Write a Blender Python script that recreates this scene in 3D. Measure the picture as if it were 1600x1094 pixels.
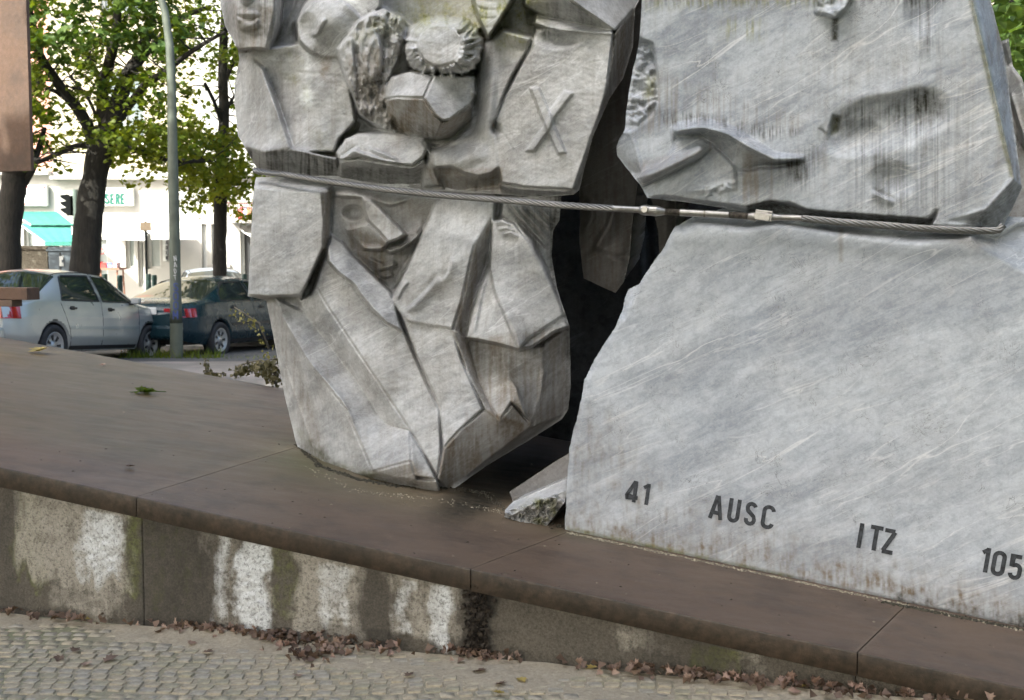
import bpy, bmesh, math, random
import numpy as np
from mathutils import Vector, Matrix

random.seed(7)
rng = np.random.default_rng(7)
for _o in list(bpy.data.objects):
    bpy.data.objects.remove(_o)
S = bpy.context.scene
C = S.collection

# ------------------------------------------------------------------ camera
FPX = 1930.0
PITCH = math.atan(147.0 / FPX)
EYE = 1.6
cam = bpy.data.cameras.new('camera')
cam.sensor_width = 36.0
cam.lens = FPX / 1600.0 * 36.0
cam.clip_start = 0.05
cam.clip_end = 600
cam.dof.use_dof = True
cam.dof.focus_distance = 6.0
cam.dof.aperture_fstop = 5.6
cam_o = bpy.data.objects.new('camera', cam)
cam_o.location = (0, 0, EYE)
cam_o.rotation_euler = (math.pi / 2 - PITCH, 0, 0)
C.objects.link(cam_o)
S.camera = cam_o

# ------------------------------------------------------------------ light
SUN_EL, SUN_AZ = math.radians(39), math.radians(216)      # azimuth clockwise from +Y: behind the camera, to the left
w = bpy.data.worlds.new('World')
S.world = w
w.use_nodes = True
nt = w.node_tree
bg = nt.nodes['Background']
sky = nt.nodes.new('ShaderNodeTexSky')
sky.sky_type = 'NISHITA'
sky.sun_disc = False
sky.sun_elevation = SUN_EL
sky.sun_rotation = SUN_AZ
sky.dust_density = 6.0
sky.ozone_density = 0.3
sky.air_density = .7
nt.links.new(sky.outputs[0], bg.inputs[0])
bg.inputs[1].default_value = 0.15
sd = bpy.data.lights.new('sun', 'SUN')
sd.energy = 2.5
sd.angle = math.radians(0.5)
sd.color = (1.0, 0.95, 0.86)
so = bpy.data.objects.new('sun', sd)
C.objects.link(so)
TO_SUN = Vector((math.sin(SUN_AZ) * math.cos(SUN_EL), math.cos(SUN_AZ) * math.cos(SUN_EL), math.sin(SUN_EL)))
so.rotation_euler = (-TO_SUN).to_track_quat('-Z', 'Y').to_euler()
so.location = (0, 0, 20)
S.view_settings.view_transform = 'Standard'
S.view_settings.look = 'None'
S.view_settings.gamma = 1
S.view_settings.use_curve_mapping = False
S.view_settings.exposure = 2.1
S.view_settings.use_white_balance = True
S.view_settings.white_balance_temperature = 5950
S.view_settings.white_balance_tint = 4

# ------------------------------------------------------------------ placement helpers
cp, sp = math.cos(PITCH), math.sin(PITCH)
def at(px, py, Y):
    """point of the place seen at photo position (px,py), Y metres ahead"""
    u = (px - 800.0) / FPX; v = (547.0 - py) / FPX
    t = Y / (cp + v * sp)
    return Vector((u * t, Y, EYE + t * (v * cp - sp)))
def at_np(px, py, Y):
    u = (px - 800.0) / FPX; v = (547.0 - py) / FPX
    t = Y / (cp + v * sp)
    return np.stack([u * t, Y + 0 * t, EYE + t * (v * cp - sp)], -1)
def ray(px, py):
    return at(px, py, 1.0) - Vector((0, 0, EYE))
def hit(px, py, p0, n):
    d = ray(px, py); o = Vector((0, 0, EYE))
    return o + d * ((p0 - o).dot(n) / d.dot(n))
def ground_at(px, py, z=0.0):
    return hit(px, py, Vector((0, 0, z)), Vector((0, 0, 1)))

# ------------------------------------------------------------------ object helpers
def link(o, parent=None):
    C.objects.link(o)
    if parent: o.parent = parent
    return o
def tag(o, label=None, cat=None, group=None, kind=None):
    if label: o['label'] = label
    if cat: o['category'] = cat
    if group: o['group'] = group
    if kind: o['kind'] = kind
    return o
def empty(name, loc=(0, 0, 0), rz=0.0):
    o = bpy.data.objects.new(name, None)
    o.location = loc; o.rotation_euler = (0, 0, rz)
    o.empty_display_size = 0.2
    return link(o)
def meshobj(name, verts, faces, mat, parent=None, smooth=False):
    me = bpy.data.meshes.new(name)
    me.from_pydata([tuple(v) for v in verts], [], faces)
    me.update()
    if mat: me.materials.append(mat)
    if smooth:
        me.polygons.foreach_set('use_smooth', [True] * len(me.polygons))
    return link(bpy.data.objects.new(name, me), parent)
def npmesh(name, V, F, mat, parent=None, smooth=True, attrs=None):
    """V (n,3) float, F (m,3|4) int"""
    V = np.asarray(V, dtype=np.float32); F = np.asarray(F, dtype=np.int32)
    k = F.shape[1]
    me = bpy.data.meshes.new(name)
    me.vertices.add(len(V)); me.vertices.foreach_set('co', V.ravel())
    me.loops.add(F.size); me.loops.foreach_set('vertex_index', F.ravel())
    me.polygons.add(len(F)); me.polygons.foreach_set('loop_start', np.arange(0, F.size, k, dtype=np.int32))
    me.update(calc_edges=True)
    me.validate()
    if smooth: me.polygons.foreach_set('use_smooth', np.ones(len(me.polygons), dtype=bool))
    if attrs:
        for nm, arr in attrs.items():
            a = me.color_attributes.new(nm, 'FLOAT_COLOR', 'POINT')
            a.data.foreach_set('color', np.asarray(arr, dtype=np.float32).ravel())
    if mat: me.materials.append(mat)
    return link(bpy.data.objects.new(name, me), parent)
class MB:
    """collects simple shapes and links them as one mesh"""
    def __init__(s): s.v = []; s.f = []
    def add(s, v, f):
        n = len(s.v); s.v += [Vector(a) for a in v]; s.f += [[i + n for i in q] for q in f]; return s
    def box(s, c, d, rot=None, bevel=0):
        x, y, z = d[0] / 2, d[1] / 2, d[2] / 2
        vs = [Vector((a * x, b * y, e * z)) for a in (-1, 1) for b in (-1, 1) for e in (-1, 1)]
        if rot is not None: vs = [rot @ a for a in vs]
        c = Vector(c)
        return s.add([a + c for a in vs], [[0, 1, 3, 2], [4, 6, 7, 5], [0, 4, 5, 1], [2, 3, 7, 6], [0, 2, 6, 4], [1, 5, 7, 3]])
    def tube(s, pts, rad, n=10, cap=True):
        pts = [Vector(p) for p in pts]
        if not hasattr(rad, '__len__'): rad = [rad] * len(pts)
        base = len(s.v); up = None
        for i, p in enumerate(pts):
            a = pts[max(0, i - 1)]; b = pts[min(len(pts) - 1, i + 1)]
            t = (b - a).normalized()
            if up is None:
                up = Vector((0, 0, 1)) if abs(t.z) < .9 else Vector((1, 0, 0))
            x = t.cross(up).normalized(); up = x.cross(t).normalized()
            for k in range(n):
                an = 2 * math.pi * k / n
                s.v.append(p + (x * math.cos(an) + up * math.sin(an)) * rad[i])
        for i in range(len(pts) - 1):
            for k in range(n):
                a = base + i * n + k; b = base + i * n + (k + 1) % n
                s.f.append([a, b, b + n, a + n])
        if cap:
            s.f.append([base + k for k in range(n)][::-1])
            s.f.append([base + (len(pts) - 1) * n + k for k in range(n)])
        return s
    def prism(s, poly, z0, z1, M=None):
        """poly in xy, extruded z0..z1, then transformed by M"""
        n = len(poly)
        vs = [Vector((p[0], p[1], z0)) for p in poly] + [Vector((p[0], p[1], z1)) for p in poly]
        if M is not None: vs = [M @ a for a in vs]
        return s.add(vs, [list(range(n))[::-1], list(range(n, 2 * n))] + [[i, (i + 1) % n, n + (i + 1) % n, n + i] for i in range(n)])
    def lathe(s, prof, n=24, M=None):
        """prof (r,h) round local z"""
        vs = []; fs = []; m = len(prof)
        for k in range(n):
            a = 2 * math.pi * k / n
            vs += [Vector((r * math.cos(a), r * math.sin(a), h)) for r, h in prof]
        for k in range(n):
            for i in range(m - 1):
                a = k * m + i; b = ((k + 1) % n) * m + i
                fs.append([a, b, b + 1, a + 1])
        if M is not None: vs = [M @ a for a in vs]
        return s.add(vs, fs)
    def build(s, name, mat, parent=None, smooth=False, bevel=0, origin=None):
        v = s.v
        if origin is not None:
            v = [a - Vector(origin) for a in v]
        o = meshobj(name, v, s.f, mat, parent, smooth)
        bm = bmesh.new(); bm.from_mesh(o.data)
        bmesh.ops.recalc_face_normals(bm, faces=bm.faces)
        bm.to_mesh(o.data); bm.free()
        if origin is not None: o.location = origin
        if bevel:
            b = o.modifiers.new('bevel', 'BEVEL'); b.width = bevel; b.segments = 2; b.limit_method = 'ANGLE'
        return o

# ------------------------------------------------------------------ materials
def new_mat(name):
    m = bpy.data.materials.new(name); m.use_nodes = True
    t = m.node_tree; b = t.nodes['Principled BSDF']
    return m, t, b
class NB:
    """tiny node builder"""
    def __init__(s, t): s.t = t; s.n = t.nodes; s.l = t.links
    def coord(s, kind='Object', scale=(1, 1, 1), rot=(0, 0, 0), obj=None):
        tc = s.n.new('ShaderNodeTexCoord'); mp = s.n.new('ShaderNodeMapping')
        mp.inputs['Scale'].default_value = scale; mp.inputs['Rotation'].default_value = rot
        s.l.new(tc.outputs[kind], mp.inputs[0]); return mp.outputs[0]
    def noise(s, vec, scale, detail=6, rough=.55, dist=0.0):
        n = s.n.new('ShaderNodeTexNoise'); s.l.new(vec, n.inputs['Vector'])
        n.inputs['Scale'].default_value = scale; n.inputs['Detail'].default_value = detail
        n.inputs['Roughness'].default_value = rough; n.inputs['Distortion'].default_value = dist
        return n.outputs['Fac']
    def voronoi(s, vec, scale, feat='F1', out='Distance'):
        n = s.n.new('ShaderNodeTexVoronoi'); n.feature = feat; s.l.new(vec, n.inputs['Vector'])
        n.inputs['Scale'].default_value = scale; return n.outputs[out]
    def ramp(s, fac, stops):
        r = s.n.new('ShaderNodeValToRGB'); s.l.new(fac, r.inputs[0])
        e = r.color_ramp.elements
        while len(e) < len(stops): e.new(.5)
        for i, (p, c) in enumerate(stops):
            e[i].position = p; e[i].color = (c, c, c, 1) if not hasattr(c, '__len__') else (*c, 1)
        return r.outputs[0]
    def mix(s, fac, a, b, mode='MIX'):
        m = s.n.new('ShaderNodeMix'); m.data_type = 'RGBA'; m.blend_type = mode
        for i, x in ((0, fac), (6, a), (7, b)):
            if isinstance(x, (int, float)): m.inputs[i].default_value = x
            elif isinstance(x, tuple): m.inputs[i].default_value = (*x, 1)
            else: s.l.new(x, m.inputs[i])
        return m.outputs[2]
    def math(s, op, a, b=0.0, clamp=False):
        m = s.n.new('ShaderNodeMath'); m.operation = op; m.use_clamp = clamp
        for i, x in ((0, a), (1, b)):
            if isinstance(x, (int, float)): m.inputs[i].default_value = x
            else: s.l.new(x, m.inputs[i])
        return m.outputs[0]
    def attr(s, name):
        a = s.n.new('ShaderNodeAttribute'); a.attribute_name = name
        sp_ = s.n.new('ShaderNodeSeparateColor'); s.l.new(a.outputs['Color'], sp_.inputs[0])
        return sp_.outputs[0], sp_.outputs[1], sp_.outputs[2], a.outputs['Alpha']
    def bump(s, h, strength=.3, dist=.01, normal=None):
        b = s.n.new('ShaderNodeBump'); s.l.new(h, b.inputs['Height'])
        b.inputs['Strength'].default_value = strength; b.inputs['Distance'].default_value = dist
        if normal is not None: s.l.new(normal, b.inputs['Normal'])
        return b.outputs[0]
def flat(name, col, rough=.6, metal=0.0, var=.15, scale=8, bump=0.0, spec=.5, coat=0.0, emis=None):
    m, t, b = new_mat(name); nb = NB(t)
    v = nb.coord(); f = nb.noise(v, scale, 5)
    dark = tuple(c * (1 - var) for c in col); light = tuple(min(1, c * (1 + var)) for c in col)
    t.links.new(nb.ramp(f, [(.35, dark), (.65, light)]), b.inputs['Base Color'])
    b.inputs['Roughness'].default_value = rough; b.inputs['Metallic'].default_value = metal
    b.inputs['Specular IOR Level'].default_value = spec
    b.inputs['Coat Weight'].default_value = coat
    if bump:
        t.links.new(nb.bump(nb.noise(v, scale * 6, 6), bump, .01), b.inputs['Normal'])
    return m

def marble(name, base=(.50, .50, .505), vein=(.27, .285, .31), vein_amt=.75, rot=(0, math.radians(28), 0), warm=.25, fine=.6, run=.28, vs_=2.2, dim=1.0):
    m, t, b = new_mat(name); nb = NB(t); L = t.links
    # veins run diagonally: noise squeezed along the vein direction
    tc = nb.n.new('ShaderNodeTexCoord')
    r_ = nb.n.new('ShaderNodeMapping'); r_.inputs['Rotation'].default_value = rot; L.new(tc.outputs['Object'], r_.inputs[0])
    st = nb.n.new('ShaderNodeMapping'); st.inputs['Scale'].default_value = (.7, 1, 2.5); L.new(r_.outputs[0], st.inputs[0])
    big = nb.noise(st.outputs[0], vs_, 9, .58, .5)
    med = nb.noise(st.outputs[0], 11.0, 10, .74, .5)
    v1 = nb.ramp(big, [(.41, 1.0), (.55, 0.0)])
    v2 = nb.ramp(med, [(.41, 1.0), (.56, 0.0)])
    vm = nb.math('MULTIPLY', nb.math('ADD', nb.math('MULTIPLY', v1, .6), nb.math('MULTIPLY', v2, .40)), vein_amt, True)
    col = nb.mix(vm, base, vein)
    hi = nb.noise(tc.outputs['Object'], 30, 9, .78)
    col = nb.mix(nb.math('MULTIPLY', nb.ramp(hi, [(.50, 0), (.60, 1)]), .30), col, vein)
    col = nb.mix(nb.math('MULTIPLY', nb.ramp(hi, [(.36, 1), (.46, 0)]), .22), col, (.68, .68, .67))
    # scratches and dark hairline veins along the bedding
    st3 = nb.n.new('ShaderNodeMapping'); st3.inputs['Scale'].default_value = (.5, 1, 4.0); L.new(r_.outputs[0], st3.inputs[0]); st3.inputs['Rotation'].default_value = (0, math.radians(5), 0)
    dk = nb.noise(st3.outputs[0], 5.0, 6, .62, 1.2)
    dv = nb.math('MULTIPLY', nb.ramp(nb.math('ABSOLUTE', nb.math('SUBTRACT', dk, .5)), [(0.0, 1.0), (.010, 0.0)]), nb.ramp(nb.noise(tc.outputs['Object'], 3.0, 4), [(.47, 0), (.6, .55)]))
    col = nb.mix(dv, col, (.13, .14, .155))
    # thin pale veins
    st2 = nb.n.new('ShaderNodeMapping'); st2.inputs['Scale'].default_value = (.30, 1, 3.6); L.new(r_.outputs[0], st2.inputs[0])
    st2.inputs['Rotation'].default_value = (0, math.radians(-7), 0)
    thin = nb.noise(st2.outputs[0], 3.1, 3, .5, .9)
    ridge = nb.math('ABSOLUTE', nb.math('SUBTRACT', thin, .5))
    wv = nb.math('MULTIPLY', nb.ramp(ridge, [(0.0, 1.0), (.018, 0.0)]), nb.ramp(nb.noise(st.outputs[0], 1.6, 3), [(.42, 0), (.6, .75)]))
    col = nb.mix(wv, col, (.78, .78, .78))
    # tiny dark crack flecks
    obj = tc.outputs['Object']
    cr = nb.noise(obj, 8, 4, .6, 2.2)
    crr = nb.ramp(nb.math('ABSOLUTE', nb.math('SUBTRACT', cr, .5)), [(0, 1.0), (.009, 0.0)])
    crm = nb.math('MULTIPLY', crr, nb.ramp(nb.noise(obj, 6.5, 5, .65), [(.53, 0), (.60, .8)]))
    col = nb.mix(crm, col, (.09, .09, .09))
    # fine grain / dust speckle
    gr = nb.noise(obj, 90, 5, .7)
    col = nb.mix(fine * .35, col, nb.ramp(gr, [(.3, (.18, .18, .18)), (.7, (.72, .72, .71))]))
    # warm patina clouds
    pt = nb.math('MULTIPLY', nb.ramp(nb.noise(obj, 3.3, 8, .7), [(.40, 0), (.66, 1)]), warm)
    col = nb.mix(pt, col, (.30, .265, .22))
    # vertical weathering streaks over everything, faint
    vs = nb.n.new('ShaderNodeMapping'); vs.inputs['Scale'].default_value = (45, 45, 1.6); L.new(obj, vs.inputs[0])
    sk = nb.noise(vs.outputs[0], 1.0, 4, .6)
    sm = nb.math('MULTIPLY', nb.ramp(sk, [(.5, 0), (.72, 1)]), run)
    col = nb.mix(sm, col, (.22, .205, .18))
    # stains carried by the mesh: dark algae, moss, brown, limewash, with painted shade in dark and brown
    d, g, br, al = nb.attr('stain')
    nz = nb.noise(obj, 38, 6, .7)
    def brk(ch, lo=.25):
        return nb.math('MULTIPLY', nb.math('ADD', ch, nb.math('MULTIPLY', nb.math('SUBTRACT', nz, .5), nb.math('MULTIPLY', ch, 2.2))), 1.0, True)
    col = nb.mix(brk(br), col, (.20, .16, .115))
    col = nb.mix(brk(g), col, nb.ramp(nb.noise(obj, 60, 4), [(.3, (.12, .13, .035)), (.7, (.33, .32, .13))]))
    col = nb.mix(brk(d), col, (.035, .034, .026))
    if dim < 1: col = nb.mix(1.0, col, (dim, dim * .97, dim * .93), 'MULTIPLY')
    L.new(col, b.inputs['Base Color'])
    b.inputs['Roughness'].default_value = .62
    b.inputs['Specular IOR Level'].default_value = .35
    h = nb.math('ADD', nb.math('MULTIPLY', nb.noise(obj, 120, 5, .7), .5), nb.math('ADD', nb.math('MULTIPLY', sk, .35), nb.noise(obj, 22, 6, .6)))
    bp = nb.bump(h, .35, .006)
    L.new(nb.bump(crm, -.6, .004, bp) if False else bp, b.inputs['Normal'])
    return m

M_MARB_L = marble('marble_figures', (.64, .64, .635), (.20, .205, .215), .82, warm=.36)
M_MARB_R = marble('marble_slabs', (.56, .59, .63), (.215, .24, .285), .78, warm=.14, fine=.40, run=.05, vs_=1.5)
M_MARB_U = marble('marble_slab_streaked', (.52, .55, .59), (.17, .195, .24), .90, warm=.16, fine=.45, run=.22, vs_=2.0)
M_MARB_D = marble('marble_gap_dimmed', (.40, .39, .38), (.2, .2, .2), .6, warm=.5, dim=.22)  # dimmed: the gap's shade is put into the stone colour
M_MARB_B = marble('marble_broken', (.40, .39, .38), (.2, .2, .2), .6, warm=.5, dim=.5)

def rust(name, a=(.115, .074, .047), b_=(.180, .124, .082), streak=True, rough=.48):
    m, t, b = new_mat(name); nb = NB(t); L = t.links
    v = nb.coord(scale=(1, 3.5, 3.5), rot=(0, 0, math.radians(16))); v0 = nb.coord()
    f = nb.noise(v, 2.6, 10, .72)
    col = nb.ramp(f, [(.3, a), (.7, b_)])
    s2 = nb.noise(v0, 1.1, 5, .6)
    col = nb.mix(nb.math('MULTIPLY', nb.ramp(s2, [(.35, 0), (.7, 1)]), .5), col, (.19, .145, .105))
    sc = nb.noise(nb.coord(scale=(1, 9, 9), rot=(0, 0, math.radians(16))), 4.5, 7, .75)
    col = nb.mix(nb.math('MULTIPLY', nb.ramp(sc, [(.62, 0), (.74, 1)]), .35), col, (.21, .155, .12))
    fl = nb.voronoi(v0, 9.0)
    col = nb.mix(nb.ramp(fl, [(.018, .7), (.032, 0)]), col, (.32, .28, .22))
    d, g, br, al = nb.attr('stain')
    nz = nb.noise(v0, 30, 6, .7)
    k = lambda ch: nb.math('MULTIPLY', nb.math('ADD', ch, nb.math('MULTIPLY', nb.math('SUBTRACT', nz, .5), nb.math('MULTIPLY', ch, 2.5))), 1.0, True)
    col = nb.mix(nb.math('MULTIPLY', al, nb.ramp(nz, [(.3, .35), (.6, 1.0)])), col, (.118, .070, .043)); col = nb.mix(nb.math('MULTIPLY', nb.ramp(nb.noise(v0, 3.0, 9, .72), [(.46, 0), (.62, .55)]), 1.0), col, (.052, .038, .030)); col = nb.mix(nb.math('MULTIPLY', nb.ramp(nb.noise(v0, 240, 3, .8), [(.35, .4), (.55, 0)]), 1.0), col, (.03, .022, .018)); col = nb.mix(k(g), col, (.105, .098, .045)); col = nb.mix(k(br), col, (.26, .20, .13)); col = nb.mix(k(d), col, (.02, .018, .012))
    L.new(col, b.inputs['Base Color'])
    L.new(nb.ramp(f, [(.3, rough - .08), (.7, rough + .15)]), b.inputs['Roughness'])
    b.inputs['Specular IOR Level'].default_value = .45
    L.new(nb.bump(nb.math('ADD', nb.noise(v0, 160, 4, .7), nb.noise(v0, 18, 6, .7)), .35, .004), b.inputs['Normal'])
    return m
M_RUST = rust('rusted_steel_plate')
M_RUST2 = rust('rusted_steel_panel', (.115, .062, .045), (.19, .11, .08), rough=.75)
# ------------------------------------------------------------------ relief engine (depth maps carved in numpy)
def _hash(ix, iy, seed):
    n = (ix.astype(np.int64) * 374761393 + iy.astype(np.int64) * 668265263 + seed * 1442695041) & 0xffffffff
    n = ((n ^ (n >> 13)) * 1274126177) & 0xffffffff
    return ((n ^ (n >> 16)) & 0xffffff) / float(0xffffff)
def vnoise(x, y, seed=0, octv=4, rough=.5):
    out = 0; amp = 1; tot = 0
    for o in range(octv):
        ix = np.floor(x); iy = np.floor(y); fx = x - ix; fy = y - iy
        fx = fx * fx * (3 - 2 * fx); fy = fy * fy * (3 - 2 * fy)
        a = _hash(ix, iy, seed + o); b = _hash(ix + 1, iy, seed + o); c = _hash(ix, iy + 1, seed + o); d = _hash(ix + 1, iy + 1, seed + o)
        out = out + amp * (a + (b - a) * fx + (c - a) * fy + (a - b - c + d) * fx * fy)
        tot += amp; amp *= rough; x = x * 2.03 + 17.1; y = y * 2.03 + 5.3
    return out / tot - .5            # -0.5 .. 0.5
def seg_dist(X, Y, pts, closed=False):
    """distance to polyline; also signed side and parameter"""
    best = np.full(X.shape, 1e9); side = np.zeros(X.shape); par = np.zeros(X.shape)
    n = len(pts); m = n if closed else n - 1; tot = 0
    for i in range(m):
        ax, ay = pts[i][:2]; bx, by = pts[(i + 1) % n][:2]
        dx, dy = bx - ax, by - ay; l2 = dx * dx + dy * dy + 1e-9
        t = np.clip(((X - ax) * dx + (Y - ay) * dy) / l2, 0, 1)
        ex = X - (ax + t * dx); ey = Y - (ay + t * dy)
        d = np.hypot(ex, ey); k = d < best
        best = np.where(k, d, best); side = np.where(k, np.sign(dx * (Y - ay) - dy * (X - ax)), side)
        par = np.where(k, i + t, par)
    return best, side, par / max(m, 1)
def inside(X, Y, pts):
    r = np.zeros(X.shape, bool); n = len(pts)
    for i in range(n):
        ax, ay = pts[i][:2]; bx, by = pts[(i + 1) % n][:2]
        if ay == by: continue
        c = ((ay > Y) != (by > Y)) & (X < (bx - ax) * (Y - ay) / (by - ay) + ax)
        r ^= c
    return r
def mvc(X, Y, pts):
    """mean value interpolation of z over the polygon"""
    n = len(pts); V = [(p[0] - X, p[1] - Y) for p in pts]
    R = [np.hypot(a, b) + 1e-6 for a, b in V]
    T = []
    for i in range(n):
        j = (i + 1) % n
        cr = V[i][0] * V[j][1] - V[i][1] * V[j][0]; dt = V[i][0] * V[j][0] + V[i][1] * V[j][1]
        T.append(cr / (R[i] * R[j] + dt + 1e-6 * np.sign(dt + 1e-12)))     # tan(alpha/2)
    num = 0; den = 0
    for i in range(n):
        wgt = (T[i - 1] + T[i]) / R[i]
        num = num + wgt * pts[i][2]; den = den + wgt
    den = np.where(np.abs(den) < 1e-9, 1e-9, den)
    z = num / den
    zs = [p[2] for p in pts]
    return np.clip(z, min(zs) - 2, max(zs) + 2)
def sstep(x): x = np.clip(x, 0, 1); return x * x * (3 - 2 * x)

class Relief:
    def __init__(s, outline, step=2.0, plane=None):
        s.out = outline; s.step = step
        xs = [p[0] for p in outline]; ys = [p[1] for p in outline]
        s.x0, s.y0 = min(xs) - step, min(ys) - step
        s.nx = int((max(xs) - s.x0) / step) + 3; s.ny = int((max(ys) - s.y0) / step) + 3
        gx = float(s.x0) + np.arange(s.nx) * step; gy = float(s.y0) + np.arange(s.ny) * step
        s.X, s.Y = np.meshgrid(gx, gy)
        s.R = np.zeros(s.X.shape); s.st = np.zeros(s.X.shape + (4,)); s.plane = plane
    def win(s, pts, pad):
        xs = [p[0] for p in pts]; ys = [p[1] for p in pts]
        i0 = max(0, int((min(xs) - pad - s.x0) / s.step)); i1 = min(s.nx, int((max(xs) + pad - s.x0) / s.step) + 2)
        j0 = max(0, int((min(ys) - pad - s.y0) / s.step)); j1 = min(s.ny, int((max(ys) + pad - s.y0) / s.step) + 2)
        return slice(j0, j1), slice(i0, i1)
    def mask(s, pts, soft, W):
        X, Y = s.X[W], s.Y[W]
        d, _, _ = seg_dist(X, Y, pts, True); ins = inside(X, Y, pts)
        sd_ = np.where(ins, d, -d)
        return sstep(sd_ / (2 * soft) + .5)
    def facet(s, pts, soft=1.5):
        W = s.win(pts, soft + 2); a = s.mask(pts, soft, W)
        z = mvc(s.X[W] + .013, s.Y[W] + .017, pts)
        s.R[W] = s.R[W] * (1 - a) + z * a; return s
    def add(s, pts, h, soft=4):
        W = s.win(pts, soft + 2); s.R[W] += h * s.mask(pts, soft, W); return s
    def groove(s, pts, w, d, taper=True):
        """incised line, d cm deep (negative d: ridge)"""
        W = s.win(pts, 4 * w); D, _, p = seg_dist(s.X[W], s.Y[W], pts)
        k = np.clip(np.minimum(p, 1 - p) * 6 + .15, 0, 1) if taper else 1
        w, d = w * .8, d * (.52 if d > 0 else 1); s.R[W] -= d * np.exp(-(D / w) ** 2) * k; return s
    def fold(s, pts, w, h, side=1, sharp=2.0, under=.5):
        """a fold: raised by h on one side fading over w, undercut on the other"""
        W = s.win(pts, 3 * w); D, sg, p = seg_dist(s.X[W], s.Y[W], pts); D = D * sg * side
        k = sstep(np.clip(np.minimum(p, 1 - p) * 5, 0, 1))
        up = np.exp(-(D / w) ** 2) * (D > 0) ; dn = np.exp(-(D / (w * .45)) ** 2) * (D <= 0)
        sm = sstep(D / sharp / 2 + .5)
        s.R[W] += k * h * (sm * np.exp(-(np.maximum(D, 0) / w) ** 2) - (1 - sm) * under * np.exp(-(np.minimum(D, 0) / (w * .5)) ** 2)); return s
    def ball(s, cx, cy, rx, ry, h, ang=0, add=True):
        pts = [(cx - max(rx, ry), cy - max(rx, ry)), (cx + max(rx, ry), cy + max(rx, ry))]
        W = s.win(pts, 3); X, Y = s.X[W] - cx, s.Y[W] - cy
        c, q = math.cos(ang), math.sin(ang)
        r2 = ((X * c + Y * q) / rx) ** 2 + ((-X * q + Y * c) / ry) ** 2
        s.R[W] += h * 1.15 * np.clip(1 - r2, 0, 1) ** 1.6 if add else 0; return s
    def rough(s, pts, amp, sx, sy, soft=4, seed=3, ridged=False, ang=0):
        W = s.win(pts, soft + 2); a = s.mask(pts, soft, W); c, q = math.cos(ang), math.sin(ang)
        X, Y = s.X[W], s.Y[W]; u, v = (X * c + Y * q) / sx, (-X * q + Y * c) / sy
        n = vnoise(u + 2 * vnoise(u * .4, v * .4, seed + 9), v + vnoise(u * .6, v * .6, seed + 5), seed, 4, .55)
        if ridged: n = .5 - 2 * np.abs(n) * 1.4
        s.R[W] += a * amp * 2 * n; return s
    def stain(s, ch, pts, k, soft=10, streak=0.0, scale=(3, 60), blot=0.0):
        W = s.win(pts, soft + 2); a = s.mask(pts, soft, W); X, Y = s.X[W], s.Y[W]
        if streak: a = a * (1 - streak + streak * np.clip(vnoise(X / scale[0], Y / scale[1], 31, 3, .6) * 5 + .5, 0, 1.6))
        if blot: a = a * (1 - blot + blot * np.clip(vnoise(X / 14, Y / 14, 47, 5, .6) * 5 + .5, 0, 1.6))
        s.st[W][..., ch] = np.clip(np.maximum(s.st[W][..., ch], 0) + a * k, 0, 1); return s
    def soften(s, r=3, k=.6):
        """fill slits narrower than about 2r cells"""
        A = s.R
        for f in (np.maximum, np.minimum):
            for _ in range(r):
                P = np.pad(A, 1, mode='edge'); A = f(f(f(P[:-2, 1:-1], P[2:, 1:-1]), f(P[1:-1, :-2], P[1:-1, 2:])), P[1:-1, 1:-1])
        s.R = s.R * (1 - k) + A * k; return s
    def blur(s, n=1):
        for _ in range(n):
            P = np.pad(s.R, 1, mode='edge')
            s.R = (4 * P[1:-1, 1:-1] + 2 * (P[:-2, 1:-1] + P[2:, 1:-1] + P[1:-1, :-2] + P[1:-1, 2:]) + P[:-2, :-2] + P[2:, 2:] + P[:-2, 2:] + P[2:, :-2]) / 16
        return s
    def build(s, name, mat, depth=.8, taper=.18, round_=1.5, back=Vector((.28, .96, 0)), parent=None, edge_noise=1.0):
        X, Y = s.X.copy(), s.Y.copy()
        ins = inside(X, Y, s.out)
        cell = ins[:-1, :-1] | ins[1:, :-1] | ins[:-1, 1:] | ins[1:, 1:]
        used = np.zeros(X.shape, bool)
        used[:-1, :-1] |= cell; used[1:, :-1] |= cell; used[:-1, 1:] |= cell; used[1:, 1:] |= cell
        snap = used & ~ins
        # snap outside vertices onto the outline
        jj, ii = np.nonzero(snap); n = len(s.out)
        bx = X[jj, ii]; by = Y[jj, ii]; best = np.full(bx.shape, 1e9); nxp = bx.copy(); nyp = by.copy()
        for i in range(n):
            ax, ay = s.out[i][:2]; cx, cy = s.out[(i + 1) % n][:2]; dx, dy = cx - ax, cy - ay
            t = np.clip(((bx - ax) * dx + (by - ay) * dy) / (dx * dx + dy * dy + 1e-9), 0, 1)
            qx, qy = ax + t * dx, ay + t * dy; d = np.hypot(bx - qx, by - qy); k = d < best
            best = np.where(k, d, best); nxp = np.where(k, qx, nxp); nyp = np.where(k, qy, nyp)
        en = edge_noise
        X[jj, ii] = nxp + en * vnoise(nxp / 9, nyp / 9, 5, 3); Y[jj, ii] = nyp + en * vnoise(nxp / 9, nyp / 9, 55, 3)
        # carry the relief out to the rim
        d0, _, _ = seg_dist(s.X, s.Y, s.out, True)
        val = (ins & (d0 > 2.6)).astype(float); Rv = s.R * val
        for _ in range(8):
            Pv = np.pad(val, 1); Pr = np.pad(Rv, 1); n_ = 0; r_ = 0
            for a_, b_ in ((0, 1), (2, 1), (1, 0), (1, 2)):
                sl = (slice(a_, a_ + val.shape[0]), slice(b_, b_ + val.shape[1])); n_ = n_ + Pv[sl]; r_ = r_ + Pr[sl]
            new = (val == 0) & (n_ > 0); Rv = np.where(new, r_ / np.maximum(n_, 1), Rv); val = np.where(new, 1.0, val)
        Rb = np.where(val > 0, Rv, s.R); rim_ = used & ~(ins & (d0 > 4))
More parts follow.
